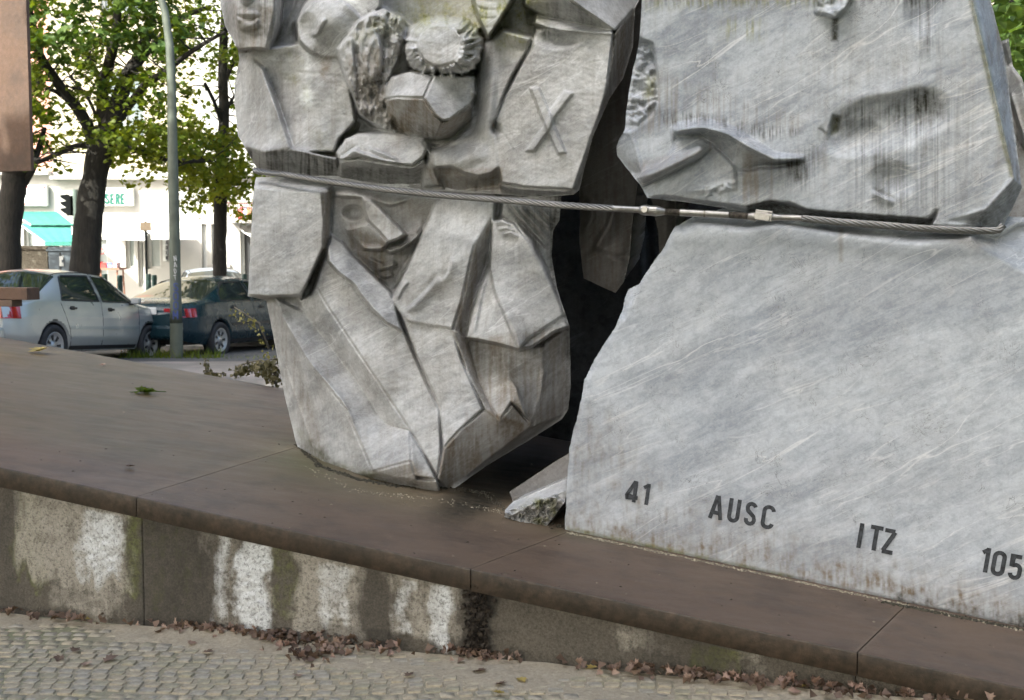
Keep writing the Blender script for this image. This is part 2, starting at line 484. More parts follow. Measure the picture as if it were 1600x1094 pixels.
        for _ in range(6):
            Pb = np.pad(Rb, 1, mode='edge'); av = (Pb[:-2, 1:-1] + Pb[2:, 1:-1] + Pb[1:-1, :-2] + Pb[1:-1, 2:] + 2 * Rb) / 6; Rb = np.where(rim_, av, Rb)
        # round the rim a little
        d, _, _ = seg_dist(X, Y, s.out, True)
        R = Rb - round_ * np.exp(-(d / 3.2) ** 2)
        Yd = s.plane(X, Y) - R / 100.0
        P = at_np(X, Y, Yd)
        idx = -np.ones(X.shape, int); idx[used] = np.arange(used.sum())
        V = P[used]; ST = s.st[used]
        a = idx[:-1, :-1][cell]; b = idx[:-1, 1:][cell]; c = idx[1:, 1:][cell]; e = idx[1:, :-1][cell]
        F = np.stack([a, e, c, b], -1)
        # boundary edges -> side walls
        E = {}
        for (p, q) in ((a, e), (e, c), (c, b), (b, a)):
            for u, v in zip(p.tolist(), q.tolist()):
                if (v, u) in E: del E[(v, u)]
                else: E[(u, v)] = 1
        bv = sorted({u for ed in E for u in ed}); mp = {u: k for k, u in enumerate(bv)}
        B = V[bv]; cen = B.mean(0)
        bk = np.array(back) / np.linalg.norm(back)
        rings = [(.02, .004), (.10, .02 + taper * .1), (.5, taper * .5), (1.0, taper)]
        Vs = [V]; Ss = [ST]; base = len(V); prev = np.array(bv)
        FF = [F]; ed = np.array(list(E.keys())); ei = np.array([[mp[u], mp[v]] for u, v in E.keys()])
        for dz, tp in rings:
            Q = B + bk * (dz * depth) + (np.array([cen[0], B[0, 1], cen[2]]) - B) * np.array([1, 0, 1]) * tp
            Q = Q + (rng.random(Q.shape) - .5) * .004
            Vs.append(Q); Ss.append(ST[bv]); cur = base + np.arange(len(bv)); base += len(bv)
            FF.append(np.stack([prev[ei[:, 0]], cur[ei[:, 0]], cur[ei[:, 1]], prev[ei[:, 1]]], -1)[:, ::-1])
            prev = cur
        # back cap: fan
        Q = cen + bk * depth; Vs.append(Q[None]); Ss.append(np.zeros((1, 4))); ci = base
        FF.append(np.stack([prev[ei[:, 1]], prev[ei[:, 0]], np.full(len(ei), ci), np.full(len(ei), ci)], -1))
        V = np.concatenate(Vs); F = np.concatenate(FF); ST = np.concatenate(Ss)
        org = np.array([cen[0], V[:, 1].mean(), V[:, 2].min()])
        # degenerate quads of the fan become triangles: build via two arrays
        tri = F[F[:, 2] == F[:, 3]][:, :3]; quad = F[F[:, 2] != F[:, 3]]
        allt = np.concatenate([quad[:, [0, 1, 2]], quad[:, [0, 2, 3]], tri])
        o = npmesh(name, V - org, allt, mat, parent, True, {'stain': ST})
        o.location = org
        return o

def vplane(pa, Ya, pb, Yb):
    """vertical plane through two ground points given by image column and depth"""
    xa, xb = (pa - 800) / FPX * Ya, (pb - 800) / FPX * Yb
    nx, ny = -(Yb - Ya), (xb - xa)
    c = nx * xa + ny * Ya
    def f(px, py):
        v = (547.0 - py) / FPX; k = cp + v * sp
        u = (px - 800) / FPX / k       # X = u * Y
        return c / (nx * u + ny)
    return f
# ------------------------------------------------------------------ the platform, its wall and the ground
G0 = ground_at(0, 962); G1 = ground_at(1300, 1085)
WD = (G1 - G0); WD.z = 0; WD.normalize()                # along the wall, to the right
WN = Vector((-WD.y, WD.x, 0))                            # away from the camera
if WN.y < 0: WN = -WN
E0 = hit(0, 730, G0, WN); E1 = hit(1600, 1075, G0, WN)
SL = (E1 - E0).normalized()                              # down the ramp
RN = SL.cross(WN).normalized()
if RN.z < 0: RN = -RN
slope_per_m = (E1.z - E0.z) / (Vector((E1.x - E0.x, E1.y - E0.y)).length)
def on_ramp(px, py): return hit(px, py, E0, RN)
def wall_s(p): return (Vector(p) - E0).dot(WD)           # metres along the wall from photo's left edge
def ramp_pt(s, t, dz=0.0):                               # s along, t across (away)
    p = E0 + WD * s + WN * t; p.z = E0.z + slope_per_m * s + dz; return p
def gz(y):
    return float(np.interp(y, [12, 17, 22.5, 26, 40], [0, .07, -.10, -.12, -.12]))

# ground sheets
def ground_mat(name, a, b_, sc=3.0, c=None):
    m, t, b = new_mat(name); nb = NB(t); v = nb.coord()
    f = nb.noise(v, sc, 8, .65); g = nb.noise(v, 60, 4, .7)
    col = nb.ramp(f, [(.3, a), (.7, b_)])
    col = nb.mix(.35, col, nb.ramp(g, [(.3, tuple(x * .5 for x in a)), (.7, tuple(min(1, x * 1.5) for x in b_))]))
    if c: col = nb.mix(nb.math('MULTIPLY', nb.ramp(nb.noise(v, .7, 5, .6), [(.5, 0), (.62, 1)]), .8), col, c)
    t.links.new(col, b.inputs['Base Color']); b.inputs['Roughness'].default_value = .9
    t.links.new(nb.bump(g, .5, .01), b.inputs['Normal'])
    return m
M_SOIL = ground_mat('sandy_joint_soil', (.26, .225, .15), (.37, .32, .225), 5, (.18, .185, .09))
def _bed():
    t = M_SOIL.node_tree; nb = NB(t); b = t.nodes['Principled BSDF']; src = b.inputs['Base Color'].links[0].from_socket
    tc = nb.n.new('ShaderNodeTexCoord'); sx = nb.n.new('ShaderNodeSeparateXYZ'); nb.l.new(tc.outputs['Object'], sx.inputs[0])
    m = nb.math('MULTIPLY', nb.math('LESS_THAN', nb.math('ABSOLUTE', sx.outputs[0]), 5.2), nb.math('LESS_THAN', nb.math('ABSOLUTE', nb.math('SUBTRACT', sx.outputs[1], 4.6)), 2.4))
    g = nb.ramp(nb.noise(tc.outputs['Object'], 2.5, 8, .7), [(.3, (.022, .034, .008)), (.7, (.05, .065, .018))])
    nb.l.new(nb.mix(m, g, src), b.inputs['Base Color'])
_bed()
M_ASPH = ground_mat('asphalt', (.045, .045, .045), (.075, .073, .07), 2)
M_PAVE = ground_mat('pale_pavement', (.20, .185, .165), (.30, .28, .25), 3)
def strip_ground(name, x0, x1, ys, mat, dz=0.0, label=None):
    V = []; F = []
    xs = np.linspace(x0, x1, 9)
    for y in ys:
        for x in xs: V.append((x, y, gz(y) + dz))
    n = len(xs)
    for j in range(len(ys) - 1):
        for i in range(n - 1):
            F.append([j * n + i, j * n + i + 1, (j + 1) * n + i + 1, (j + 1) * n + i])
    o = meshobj(name, V, F, mat); tag(o, kind='structure'); return o
strip_ground('ground', -150, 150, [-60, 3, 8, 12, 13, 14, 15, 16, 17, 18, 20, 22.5, 24, 26, 40, 260], M_SOIL)
# street: runs away to the right behind the memorial
strip_ground('path', -60, 60, [8, 10, 12, 13, 14, 15, 16, 17, 18, 18.4], ground_mat('trodden_path', (.12, .105, .085), (.20, .175, .145), 2, (.26, .22, .19)), .002)  # pale patches paint sunlit spots on the path
strip_ground('road', -60, 60, [18.4, 18.6, 19, 20, 21.5, 22.5, 23.2], M_ASPH, .004)
strip_ground('pavement', -60, 60, [23.6, 24, 26, 28, 30, 33.2], M_PAVE, .12)
k = MB(); ys = 23.4
for i in range(60):
    k.box((-60 + i * 2 + 1, ys, gz(ys) + .06), (1.985, .2, .15))
kb = k.build('kerb', flat('granite_kerb', (.28, .27, .26), .8), None); tag(kb, kind='structure')

# mosaic cobbles: individual stones in the paved strip before the wall
M_COB = []
for i, (a, b_) in enumerate([((.35, .30, .21), (.40, .345, .25)), ((.32, .285, .215), (.37, .33, .26)), ((.36, .305, .21), (.42, .355, .25)), ((.31, .275, .185), (.36, .32, .225))]):
    M_COB.append(flat('cobble_stone_%s' % 'grey blue warm green'.split()[i], tuple((x + y) / 2 for x, y in zip(a, b_)), .85, var=.22, scale=30, bump=.5))
pv = empty('paving', (0, 4.9, -.0036)); tag(pv, kind='structure')
def cobble_verts(hx, hy, r):
    q = lambda a, b_: (a * hx * (1 + r.uniform(-.13, .1)), b_ * hy * (1 + r.uniform(-.13, .1)))
    top = [q(-.74, -.9), q(.74, -.9), q(.92, -.68), q(.92, .68), q(.74, .9), q(-.74, .9), q(-.92, .68), q(-.92, -.68)]
    V = [(x * 1.06, y * 1.06, -.03) for x, y in top] + [(x * 1.02, y * 1.02, -.004) for x, y in top] + [(x * .93, y * .93, .0045) for x, y in top] + [(0, 0, .0052 + r.uniform(-.001, .0012))]
    F = []
    for k in range(8):
        l = (k + 1) % 8
        F += [[k, l, 8 + l, 8 + k], [8 + k, 8 + l, 16 + l, 16 + k], [16 + k, 16 + l, 24]]
    return V, F
rr = random.Random(5)
cob_me = []
for q in range(12):
    V, F = cobble_verts(.031, .0275, rr)
    me = bpy.data.meshes.new('cobble'); me.from_pydata(V, [], F); me.update(); me.materials.append(M_COB[q % 4])
    cob_me.append(me)
cand = []
row = 0; y = 3.3
def wall_y(x): return G0.y + (x - G0.x) * WD.y / WD.x
while y < 6.4:
    x = -4.2 + (row % 2) * .03 + rr.uniform(-.01, .01)
    # rows run in shallow arcs as segmental mosaic paving does
    while x < 4.2:
        yy = y + .045 * math.sin(x * 2.6 + .6) + rr.uniform(-.004, .004)
        if yy < wall_y(x) - .03:
            cand.append((x, yy, rr.uniform(-.10, .10) + math.atan(.045 * 2.6 * math.cos(x * 2.6 + .6)), rr.uniform(.86, 1.08), rr.randrange(12)))
        x += .0655 + rr.uniform(-.004, .006)
    y += .058 + rr.uniform(-.002, .002); row += 1
def px_of(p):
    d = Vector(p) - Vector((0, 0, EYE)); cx = d.x; cz = d.y * cp - d.z * sp; cy = d.y * sp + d.z * cp
    return 800 + FPX * cx / cz, 547 - FPX * cy / cz
vis = []; rest = []
for c_ in cand:
    a, b_ = px_of((c_[0], c_[1], 0))
    (vis if (10 < a < 1590 and b_ < 1086) else rest).append(c_)
vis.sort(key=lambda c_: c_[1]); near = vis[:300]; rest += vis[300:]
for x, y, a, sc, q in near:
    o = bpy.data.objects.new('cobble', cob_me[q]); link(o, pv)
    o.location = Vector((x, y, rr.uniform(-.002, .004))) - pv.location; o.rotation_euler = (rr.uniform(-.04, .04), rr.uniform(-.04, .04), a); o.scale = (sc, sc, 1)
# remaining stones: one part per colour would be several; joined by colour attribute on one mesh
Vs = []; Fs = []; mi = []; base = 0
for x, y, a, sc, q in rest:
    me = cob_me[q]; co = np.empty(len(me.vertices) * 3, np.float32); me.vertices.foreach_get('co', co); co = co.reshape(-1, 3)
    ca, sa = math.cos(a) * sc, math.sin(a) * sc; z0 = rr.uniform(-.002, .004)
    tx, ty = rr.uniform(-.05, .05), rr.uniform(-.05, .05)
    Vs.append(np.stack([co[:, 0] * ca - co[:, 1] * sa + x, co[:, 0] * sa + co[:, 1] * ca + y - 4.9, co[:, 2] + z0 + co[:, 0] * tx + co[:, 1] * ty], -1))
    for k in range(8):
        l = (k + 1) % 8
        Fs += [(base + 0 + k, base + l, base + 8 + l), (base + k, base + 8 + l, base + 8 + k), (base + 8 + k, base + 8 + l, base + 16 + l), (base + 8 + k, base + 16 + l, base + 16 + k), (base + 16 + k, base + 16 + l, base + 24)]
    mi += [q % 4] * 40; base += 25
o = npmesh('cobbles', np.concatenate(Vs), np.array(Fs), None, pv, False)
for m in M_COB: o.data.materials.append(m)
if len(o.data.polygons) == len(mi): o.data.polygons.foreach_set('material_index', mi)
o['kind'] = 'stuff'
# sand worked up between and over the stones near the wall
sx = np.linspace(-3.2, 2.8, 260); sy = np.linspace(0, 1, 60)
SX, SY = np.meshgrid(sx, sy); WY = G0.y + (SX - G0.x) * WD.y / WD.x - .0
YY = WY - SY * .75
hn = vnoise(SX * 2.2, YY * 3.5, 11, 4) ; hn2 = vnoise(SX * 14, YY * 14, 77, 3)
bank = .016 * np.exp(-SY * 9) + .020 * np.clip(hn * 2.2 + .15 - SY * .9, -1, 1) + .005 * hn2 - .004
bank += .016 * np.exp(-((SX + .55) / .8) ** 2) * np.exp(-((SY - .28) / .22) ** 2)
V = np.stack([SX, YY, bank], -1).reshape(-1, 3); nx_ = len(sx)
I = np.arange(V.shape[0]).reshape(SX.shape)
F = np.stack([I[:-1, :-1], I[1:, :-1], I[1:, 1:], I[:-1, 1:]], -1).reshape(-1, 4)
sand = npmesh('sand_drift', V, F, ground_mat('sand', (.29, .24, .165), (.39, .335, .245), 9), None, True); tag(sand, kind='stuff', label='dry sand drifted over the cobbles at the foot of the wall')

# concrete retaining wall under the plates: panels with real joints, lime runs and algae carried by the mesh
def wall_mat():
    m, t, b = new_mat('stained_concrete'); nb = NB(t); L = t.links; obj = nb.coord()
    col = nb.ramp(nb.noise(obj, 6, 8, .65), [(.3, (.050, .041, .029)), (.7, (.105, .088, .064))])
    gr = nb.noise(obj, 110, 5, .75)
    col = nb.mix(.35, col, nb.ramp(gr, [(.3, (.04, .035, .025)), (.7, (.26, .23, .18))]))
    sk = nb.noise(nb.coord(scale=(22, 22, 2.2)), 1.0, 5, .65)
    d, g, br, al = nb.attr('stain'); nz = nb.noise(obj, 34, 7, .72)
    k = lambda ch, a=2.0: nb.math('MULTIPLY', nb.math('ADD', ch, nb.math('MULTIPLY', nb.math('SUBTRACT', nz, .5), nb.math('MULTIPLY', ch, a))), 1.0, True)
    n2_ = nb.noise(obj, 9, 6, .7); wn = nb.math('ADD', nb.math('MULTIPLY', nb.math('SUBTRACT', nz, .5), .75), nb.math('ADD', nb.math('MULTIPLY', nb.math('SUBTRACT', sk, .5), .9), nb.math('MULTIPLY', nb.math('SUBTRACT', n2_, .5), 1.0)))
    E_ = lambda ch, lo=.15, hi=.75: nb.math('MULTIPLY', nb.ramp(nb.math('ADD', ch, wn), [(lo, 0), (hi, 1)]), nb.ramp(ch, [(.0, 0), (.3, 1)]))
    pore = nb.ramp(nb.noise(obj, 70, 6, .8), [(.40, .75), (.50, 0)])
    col = nb.mix(nb.math('MULTIPLY', E_(g, .25, .8), .8), col, nb.ramp(nz, [(.35, (.06, .065, .015)), (.65, (.17, .18, .045))]))
    col = nb.mix(nb.math('MULTIPLY', E_(br, .12, .70), .8), col, nb.ramp(gr, [(.25, (.28, .25, .195)), (.75, (.50, .455, .38))]))
    w_ = nb.math('MULTIPLY', al, 1.0)
    col = nb.mix(E_(w_, .18, .85), col, nb.ramp(gr, [(.25, (.50, .50, .48)), (.75, (.80, .80, .78))]))
    col = nb.mix(k(d, 2), col, (.018, .015, .011)); col = nb.mix(nb.math('MULTIPLY', pore, .8), col, (.04, .034, .024))
    L.new(col, b.inputs['Base Color']); b.inputs['Roughness'].default_value = .85
    h = nb.math('ADD', gr, nb.math('MULTIPLY', nz, 1.2)); L.new(nb.bump(h, .55, .006), b.inputs['Normal'])
    return m
M_WALL = wall_mat()
wall = empty('retaining_wall', (G0.x, G0.y, 0)); tag(wall, 'stained concrete wall with white lime runs under the rusted steel edge', 'wall')
PT = .088                                               # plate lip height
def s_at(px, py=900): return wall_s(hit(px, py, G0, WN))
joints = [s_at(-420), s_at(217), s_at(742), s_at(1340), s_at(1830)]
WY0 = 0.035                                             # wall face sits this far behind the plate lip
for pi in range(4):
    s0, s1 = joints[pi] + .0025, joints[pi + 1] - .0025
    ns = int((s1 - s0) / .009); ss = np.linspace(s0, s1, ns); tt = np.linspace(0, 1, 78)
    SS, TT = np.meshgrid(ss, tt)
    top = E0.z + slope_per_m * SS - PT + .0
    top = top - .012 * (vnoise(SS * 9, SS * 0, 3, 3) + .3)
    Z = -.03 + (top + .03) * TT
    X = E0.x + WD.x * SS + WN.x * WY0; Y = E0.y + WD.y * SS + WN.y * WY0
    ux = (X - 0) / Y; cy_ = (Z - EYE) / Y                # photo columns, so stains stand where they are seen
    PXs = 800 + FPX * X / (Y * cp - (Z - EYE) * sp)
    st = np.zeros(SS.shape + (4,)); hfrac = TT
    def run(px0, px1, ttop, tbot, k, ch, e=9):
        e = e * 1.7; wob = 44 * vnoise(PXs / 30 + ch * 3.1, TT * 3.2 + px0 * .01, 61, 4); x = PXs + wob
        a = sstep((x - px0) / e + .5) * sstep((px1 - x) / e + .5) * sstep((hfrac - tbot - .35 * vnoise(PXs / 13, TT * 2, 15, 4)) / .16 + .5) * sstep((ttop - hfrac) / .06 + .5)
        st[..., ch] = np.clip(st[..., ch] + a * k, 0, 1)
    # algae and soot
    run(20, 75, 1.1, .25, .55, 1); run(185, 216, 1.1, .30, .7, 1, 14); run(222, 320, 1.1, .2, .30, 1, 20); run(425, 470, 1.1, .25, .5, 1, 16)
    run(222, 335, 1.1, -.2, .45, 0, 22); run(0, 22, 1.1, -.2, .25, 0, 12); run(560, 610, 1.1, -.2, .25, 0); run(480, 640, .3, -.3, .35, 0, 30)
    # cream crust
    run(28, 205, 1.1, .36, .70, 2, 26); run(75, 200, .6, .10, .5, 2, 30); run(462, 560, 1.1, .06, .75, 2, 18); run(335, 425, 1.1, .1, .4, 2, 20); run(610, 720, 1.1, .3, .55, 2, 14); run(305, 330, 1.1, .8, .5, 2)
    # white lime runs
    run(130, 190, .97, .40, .85, 3, 24); run(338, 362, 1.1, .22, .6, 3, 16); run(373, 424, .98, .02, 1.0, 3, 12); run(500, 548, .95, .30, .55, 3, 22); run(622, 646, .95, .30, .6, 3, 14); run(668, 700, .97, .12, .7, 3, 12)
    # wet black growth in the joint and moss patches to the right
    run(728, 768, 1.1, -.2, .95, 0, 14); run(1080, 1170, .9, .2, .5, 1, 22); run(1010, 1130, 1.1, .1, .35, 0, 24); run(1150, 1200, 1.1, .1, .30, 2, 20); run(960, 1040, 1.1, .55, .35, 2, 20)
    st *= (.72 + .9 * np.clip(vnoise(PXs / 11, Z * 28, 71, 4) + .3, 0, 1))[..., None]
    crust = st[..., 3] * .006 + st[..., 2] * .004
    off = crust * (1 + 2 * vnoise(SS * 60, Z * 60, 5, 3)) + .004 * vnoise(SS * 25, Z * 25, 9, 4)
    X = X - WN.x * off; Y = Y - WN.y * off
    V = np.stack([X, Y, Z], -1).reshape(-1, 3); n0 = len(V)
    I = np.arange(n0).reshape(SS.shape)
    F = np.stack([I[:-1, :-1], I[:-1, 1:], I[1:, 1:], I[1:, :-1]], -1).reshape(-1, 4)
    # return faces: give the panel its thickness
    rim = np.concatenate([I[0, :], I[1:, -1], I[-1, -2::-1], I[-2:0:-1, 0]])
    Bk = V[rim] + np.array([WN.x, WN.y, 0]) * .3; bi = n0 + np.arange(len(rim)); m_ = len(rim)
    F2 = np.stack([rim, bi, np.roll(bi, -1), np.roll(rim, -1)], -1)
    V = np.concatenate([V, Bk]); F = np.concatenate([F, F2])
    ST = np.concatenate([st.reshape(-1, 4), st.reshape(-1, 4)[rim]])
    V = V - np.array([G0.x, G0.y, 0])
    npmesh('concrete_panel', V, F, M_WALL, wall, True, {'stain': ST})

# rusted steel plates of the ramp
plat = empty('steel_ramp', tuple(ramp_pt(1.5, 1.5, -.5))); tag(plat, 'rusted brown steel plate ramp sloping down to the right under the marble blocks', 'ramp')
def seam_far(near_px, near_py, far_px, far_py):
    a = on_ramp(near_px, near_py); b_ = on_ramp(far_px, far_py)
    return wall_s(a), (b_ - a).dot(WD) / (b_ - a).dot(WN)
seams = [(s_at(-700, 700) - 4.0, .05), seam_far(217, 775, 440, 706), seam_far(742, 884, 885, 830), seam_far(1340, 1012, 1405, 950), (s_at(1900, 1100), .05)]
DEPTH_P = min(3.6, max(2.4, (on_ramp(100, 545) - E0).dot(WN)))
print('DEPTH', DEPTH_P, (on_ramp(0, 530) - E0).dot(WN), (on_ramp(240, 571) - E0).dot(WN), (on_ramp(430, 600) - E0).dot(WN))
sk_ = np.mean([seams[1][1], seams[2][1], seams[3][1]])
for i in range(4):
    (s0, k0), (s1, k1) = seams[i], seams[i + 1]
    g = .0022; nt_ = 70; ns = 90
    T = np.linspace(0, 1, nt_) ** 1.0 * DEPTH_P; U = np.linspace(0, 1, ns)
    TT, UU = np.meshgrid(T, U, indexing='ij')
    a = s0 + g + TT * k0; b_ = s1 - g + TT * k1
    SS = a + (b_ - a) * UU
    X = E0.x + WD.x * SS + WN.x * TT; Y = E0.y + WD.y * SS + WN.y * TT; Z = E0.z + slope_per_m * SS
    Z = Z + .0008 * vnoise(SS * 1.5, TT * 1.5, 8, 3)
    cam_px = 800 + FPX * X / (Y * cp - (Z - EYE) * sp); cam_py = 547 - FPX * (Y * sp + (Z - EYE) * cp) / (Y * cp - (Z - EYE) * sp)
    st = np.zeros(SS.shape + (4,))
    # sand and moss gathered at the foot of the blocks
    for (cx_, cy_, rx_, ry_, ch, kk) in [(600, 765, 150, 26, 1, .55), (470, 715, 60, 26, 1, .8), (700, 785, 160, 22, 2, .45), (790, 790, 60, 16, 2, .5), (430, 700, 60, 12, 2, .3), (905, 836, 60, 7, 1, .5), (150, 590, 200, 40, 1, .05)]:
        d_ = ((cam_px - cx_) / rx_) ** 2 + ((cam_py - cy_ - (cam_px - cx_) * .18) / ry_) ** 2
        st[..., ch] = np.clip(st[..., ch] + kk * np.exp(-d_), 0, 1)
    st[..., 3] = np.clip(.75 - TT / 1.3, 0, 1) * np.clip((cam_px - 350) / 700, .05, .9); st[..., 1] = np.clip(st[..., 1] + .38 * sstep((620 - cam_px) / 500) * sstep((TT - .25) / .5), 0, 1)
    dd = ((cam_px - 775) / 95) ** 2 + ((cam_py - 762 + (cam_px - 775) * .45) / 34) ** 2; st[..., 0] = np.clip(st[..., 0] + .95 * np.exp(-dd ** 2), 0, 1)  # dark soil, deepened by painted shade under the overhang
    st[..., 2] += .25 * np.exp(-((SS - s0 - TT * k0) / .012) ** 2) + .25 * np.exp(-((SS - s1 - TT * k1) / .012) ** 2)
    V = np.stack([X, Y, Z], -1); I = np.arange(SS.size).reshape(SS.shape)
    F = np.stack([I[:-1, :-1], I[:-1, 1:], I[1:, 1:], I[1:, :-1]], -1).reshape(-1, 4)
    # lip: front edge bent down with a small radius
    f0 = V[0]; lips = [];
    for (dy, dz) in ((-.003, -.0008), (-.0048, -.0028), (-.0052, -.006), (-.0052, -PT), (-.001, -PT - .001), (.02, -PT)):
        q = f0.copy(); q[:, 0] += WN.x * dy; q[:, 1] += WN.y * dy; q[:, 2] += dz; lips.append(q)
    # far lip and undersides
    fb = V[-1]; q2 = fb.copy(); q2[:, 2] -= PT
    Vl = np.concatenate([V.reshape(-1, 3)] + lips + [q2]); n0 = SS.size; Fl = [F]; prev = I[0]
    for k in range(len(lips)):
        cur = n0 + k * ns + np.arange(ns); Fl.append(np.stack([prev[:-1], cur[:-1], cur[1:], prev[1:]], -1)[:, ::1]); prev = cur
    last = prev; cur = n0 + len(lips) * ns + np.arange(ns)
    Fl.append(np.stack([I[-1][:-1], I[-1][1:], cur[1:], cur[:-1]], -1)); Fl.append(np.stack([last[:-1], cur[:-1], cur[1:], last[1:]], -1))
    ST = np.concatenate([st.reshape(-1, 4)] + [st[0] * 0 + np.array([.62, .02, 0, .3])] * len(lips) + [st[-1] * 0])
    V_ = Vl - np.array(plat.location)
    Fq = np.concatenate(Fl)
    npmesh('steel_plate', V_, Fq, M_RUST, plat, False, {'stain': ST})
bk = MB()                                              # closed sides of the ramp body behind and beside
a0, a1 = s_at(-650, 700), s_at(1850, 1100)
for (p, q) in ((ramp_pt(a0, DEPTH_P - .1), ramp_pt(a1, DEPTH_P - .1)),):
    bk.add([(p.x, p.y, -.2), (q.x, q.y, -.2), (q.x, q.y, q.z - PT), (p.x, p.y, p.z - PT)], [[0, 1, 2, 3]])
bk.v = [v - plat.location for v in bk.v]
bk.build('back_panel', M_RUST, plat)
# ------------------------------------------------------------------ the marble blocks
pl_L = lambda: None
b0 = on_ramp(470, 715); b1 = on_ramp(700, 770)
r0 = on_ramp(882, 828); r1 = on_ramp(1600, 980)
PL_LOW = vplane(470, b0.y + .05, 860, b1.y - .06)
PL_UP = lambda px, py: PL_LOW(px, py) - .10
PL_R = vplane(882, r0.y, 1600, r1.y)
BK = WN

# ---- upper left block: two carved figures, a cut stone and the panel with the X
UL = Relief([(320, -300), (338, -60), (345, 10), (352, 42), (372, 78), (374, 92), (367, 130), (366, 160), (372, 213), (384, 232), (403, 266), (470, 272), (540, 284), (640, 296), (700, 300), (790, 304), (845, 309), (896, 304), (905, 297), (926, 215), (952, 155), (974, 122), (989, 74), (992, 13), (1004, -10), (1010, -300)], 1.5, PL_UP)
U = UL
U.facet([(300, -320, -10), (345, 20, -25), (366, 150, -28), (380, 235, -20), (403, 270, -24), (560, 290, -16), (700, 306, -14), (905, 306, -8), (958, 180, 0), (995, 60, -40), (1010, -320, -50)], 2)
U.facet([(372, 85, -26), (396, 78, -4), (450, 70, 2), (530, 60, 3), (545, 130, 2), (556, 190, 0), (530, 218, 4), (522, 238, 4), (457, 238, 6), (415, 236, 3), (384, 230, -8), (372, 214, -24), (366, 150, -28)], 2)
U.ball(490, 150, 62, 85, 5); U.ball(480, 215, 50, 40, 3)
U.facet([(378, 98, -20), (395, 92, -4), (412, 106, 5), (428, 150, 12), (446, 200, 13), (458, 233, 13), (420, 238, 13), (385, 230, -6), (371, 213, -24), (366, 150, -30)], 4)
U.groove([(410, 104), (426, 140), (438, 172), (450, 212), (460, 236)], 4.5, 7)
U.groove([(414, 108), (400, 98), (380, 96)], 5, 3)
U.facet([(384, 229, -6), (418, 236, 15), (458, 233, 13), (526, 246, 8), (530, 276, -18), (403, 270, -30)], 2)
U.fold([(400, 236), (420, 250), (470, 262)], 8, 4, -1); U.fold([(455, 236), (500, 246), (530, 262)], 7, 5, -1)
for q in range(7):
    x = 395 + q * 19; U.groove([(x, 238), (x + 14, 268)], 2.2, 1.6)
# chin and neck of the figure at the top left
U.facet([(310, -300, -20), (430, -300, 4), (425, 0, 6), (368, 0, 4), (366, 30, 6), (373, 80, 4), (352, 42, -22), (345, 10, -24), (338, -60, -24)], 2)
U.facet([(372, -300, 8), (368, 0, 10), (366, 26, 12), (372, 79, 6), (395, 77, 12), (417, 78, 10), (431, 16, 12), (440, -300, 14)], 2)
U.facet([(417, 79, 10), (424, 72, -4), (440, 40, -10), (452, -300, -10), (440, -300, 12), (431, 16, 12)], 1.5)
U.fold([(368, 26), (380, 30), (395, 33), (404, 27)], 8, 4, 1, 1.5, .8); U.ball(388, 22, 20, 9, 4); U.ball(388, 42, 18, 9, 3); U.groove([(376, 30), (390, 34), (402, 29)], 2.5, 4)
U.ball(385, -8, 12, 18, 8)
for (a, b_, c_, d_, h) in [(424, 70, 446, 0, 6), (432, 66, 458, -10, 5), (442, 52, 470, -10, 6)]:
    U.groove([(a, b_), ((a + c_) / 2 + 3, (b_ + d_) / 2), (c_, d_)], 3.4, h)
U.ball(455, 20, 12, 42, 5, .25)
# shoulder
U.facet([(462, 34, 8), (472, 12, 10), (492, -12, 10), (500, -300, 8), (610, -300, 8), (596, 10, 6), (562, 48, 5), (544, 86, 4), (512, 92, 4), (486, 82, 8), (466, 66, 10)], 3)
U.ball(520, 30, 50, 45, 8)
U.groove([(489, -4), (466, 22), (460, 42), (463, 62), (478, 80)], 4.5, 9); U.ball(478, 45, 22, 30, -4)
U.fold([(512, 28), (502, 42), (498, 54), (485, 60)], 8, 3.5); U.fold([(535, 0), (552, 14), (566, 30)], 10, 3)
U.groove([(460, 114), (500, 116), (545, 122)], 4, 1.2)
# valley below the cut stone
U.facet([(560, 180, -6), (600, 190, -10), (680, 216, -12), (735, 185, -14), (735, 205, -12), (698, 228, -10), (668, 226, -6), (600, 208, -6)], 3)
U.facet([(620, 20, -2), (648, 40, -4), (640, 104, -14), (608, 165, -14), (596, 130, -10), (618, 92, -8)], 2)
# hanging shroud, rough as bark below, smooth strips above
U.facet([(540, 60, 14), (560, 32, 14), (600, 12, 12), (632, 28, 8), (630, 60, 8), (622, 95, 6), (604, 130, 8), (600, 165, 8), (615, 192, 4), (655, 214, -6), (620, 210, 0), (592, 200, 6), (562, 180, 12), (547, 140, 15), (532, 98, 14), (526, 76, 12)], 1.6)
U.rough([(532, 90), (560, 40), (600, 18), (630, 30), (622, 95), (602, 130), (600, 168), (640, 212), (590, 198), (562, 178), (547, 140)], 7.5, 5, 26, 4, 13, False, .12)
U.rough([(532, 90), (622, 60), (600, 168), (640, 212), (562, 178)], 3.0, 4, 9, 4, 23, True, .1)
U.facet([(530, 76, 17), (540, 60, 19), (551, 60, 19), (554, 100, 20), (557, 140, 15), (545, 118, 16), (534, 98, 16)], 2.5)
U.facet([(562, 62, 19), (572, 46, 20), (590, 42, 20), (596, 70, 20), (597, 104, 16), (586, 132, 15), (572, 118, 19), (562, 96, 19)], 2.5)
U.groove([(556, 64), (557, 100), (561, 165)], 3, 10); U.groove([(582, 40), (594, 60), (599, 95), (590, 150)], 2.4, 8); U.groove([(604, 120), (604, 165), (618, 196)], 3, 8)
U.rough([(575, 20), (628, 28), (624, 80), (600, 60)], 5, 8, 5, 3, 29, True)
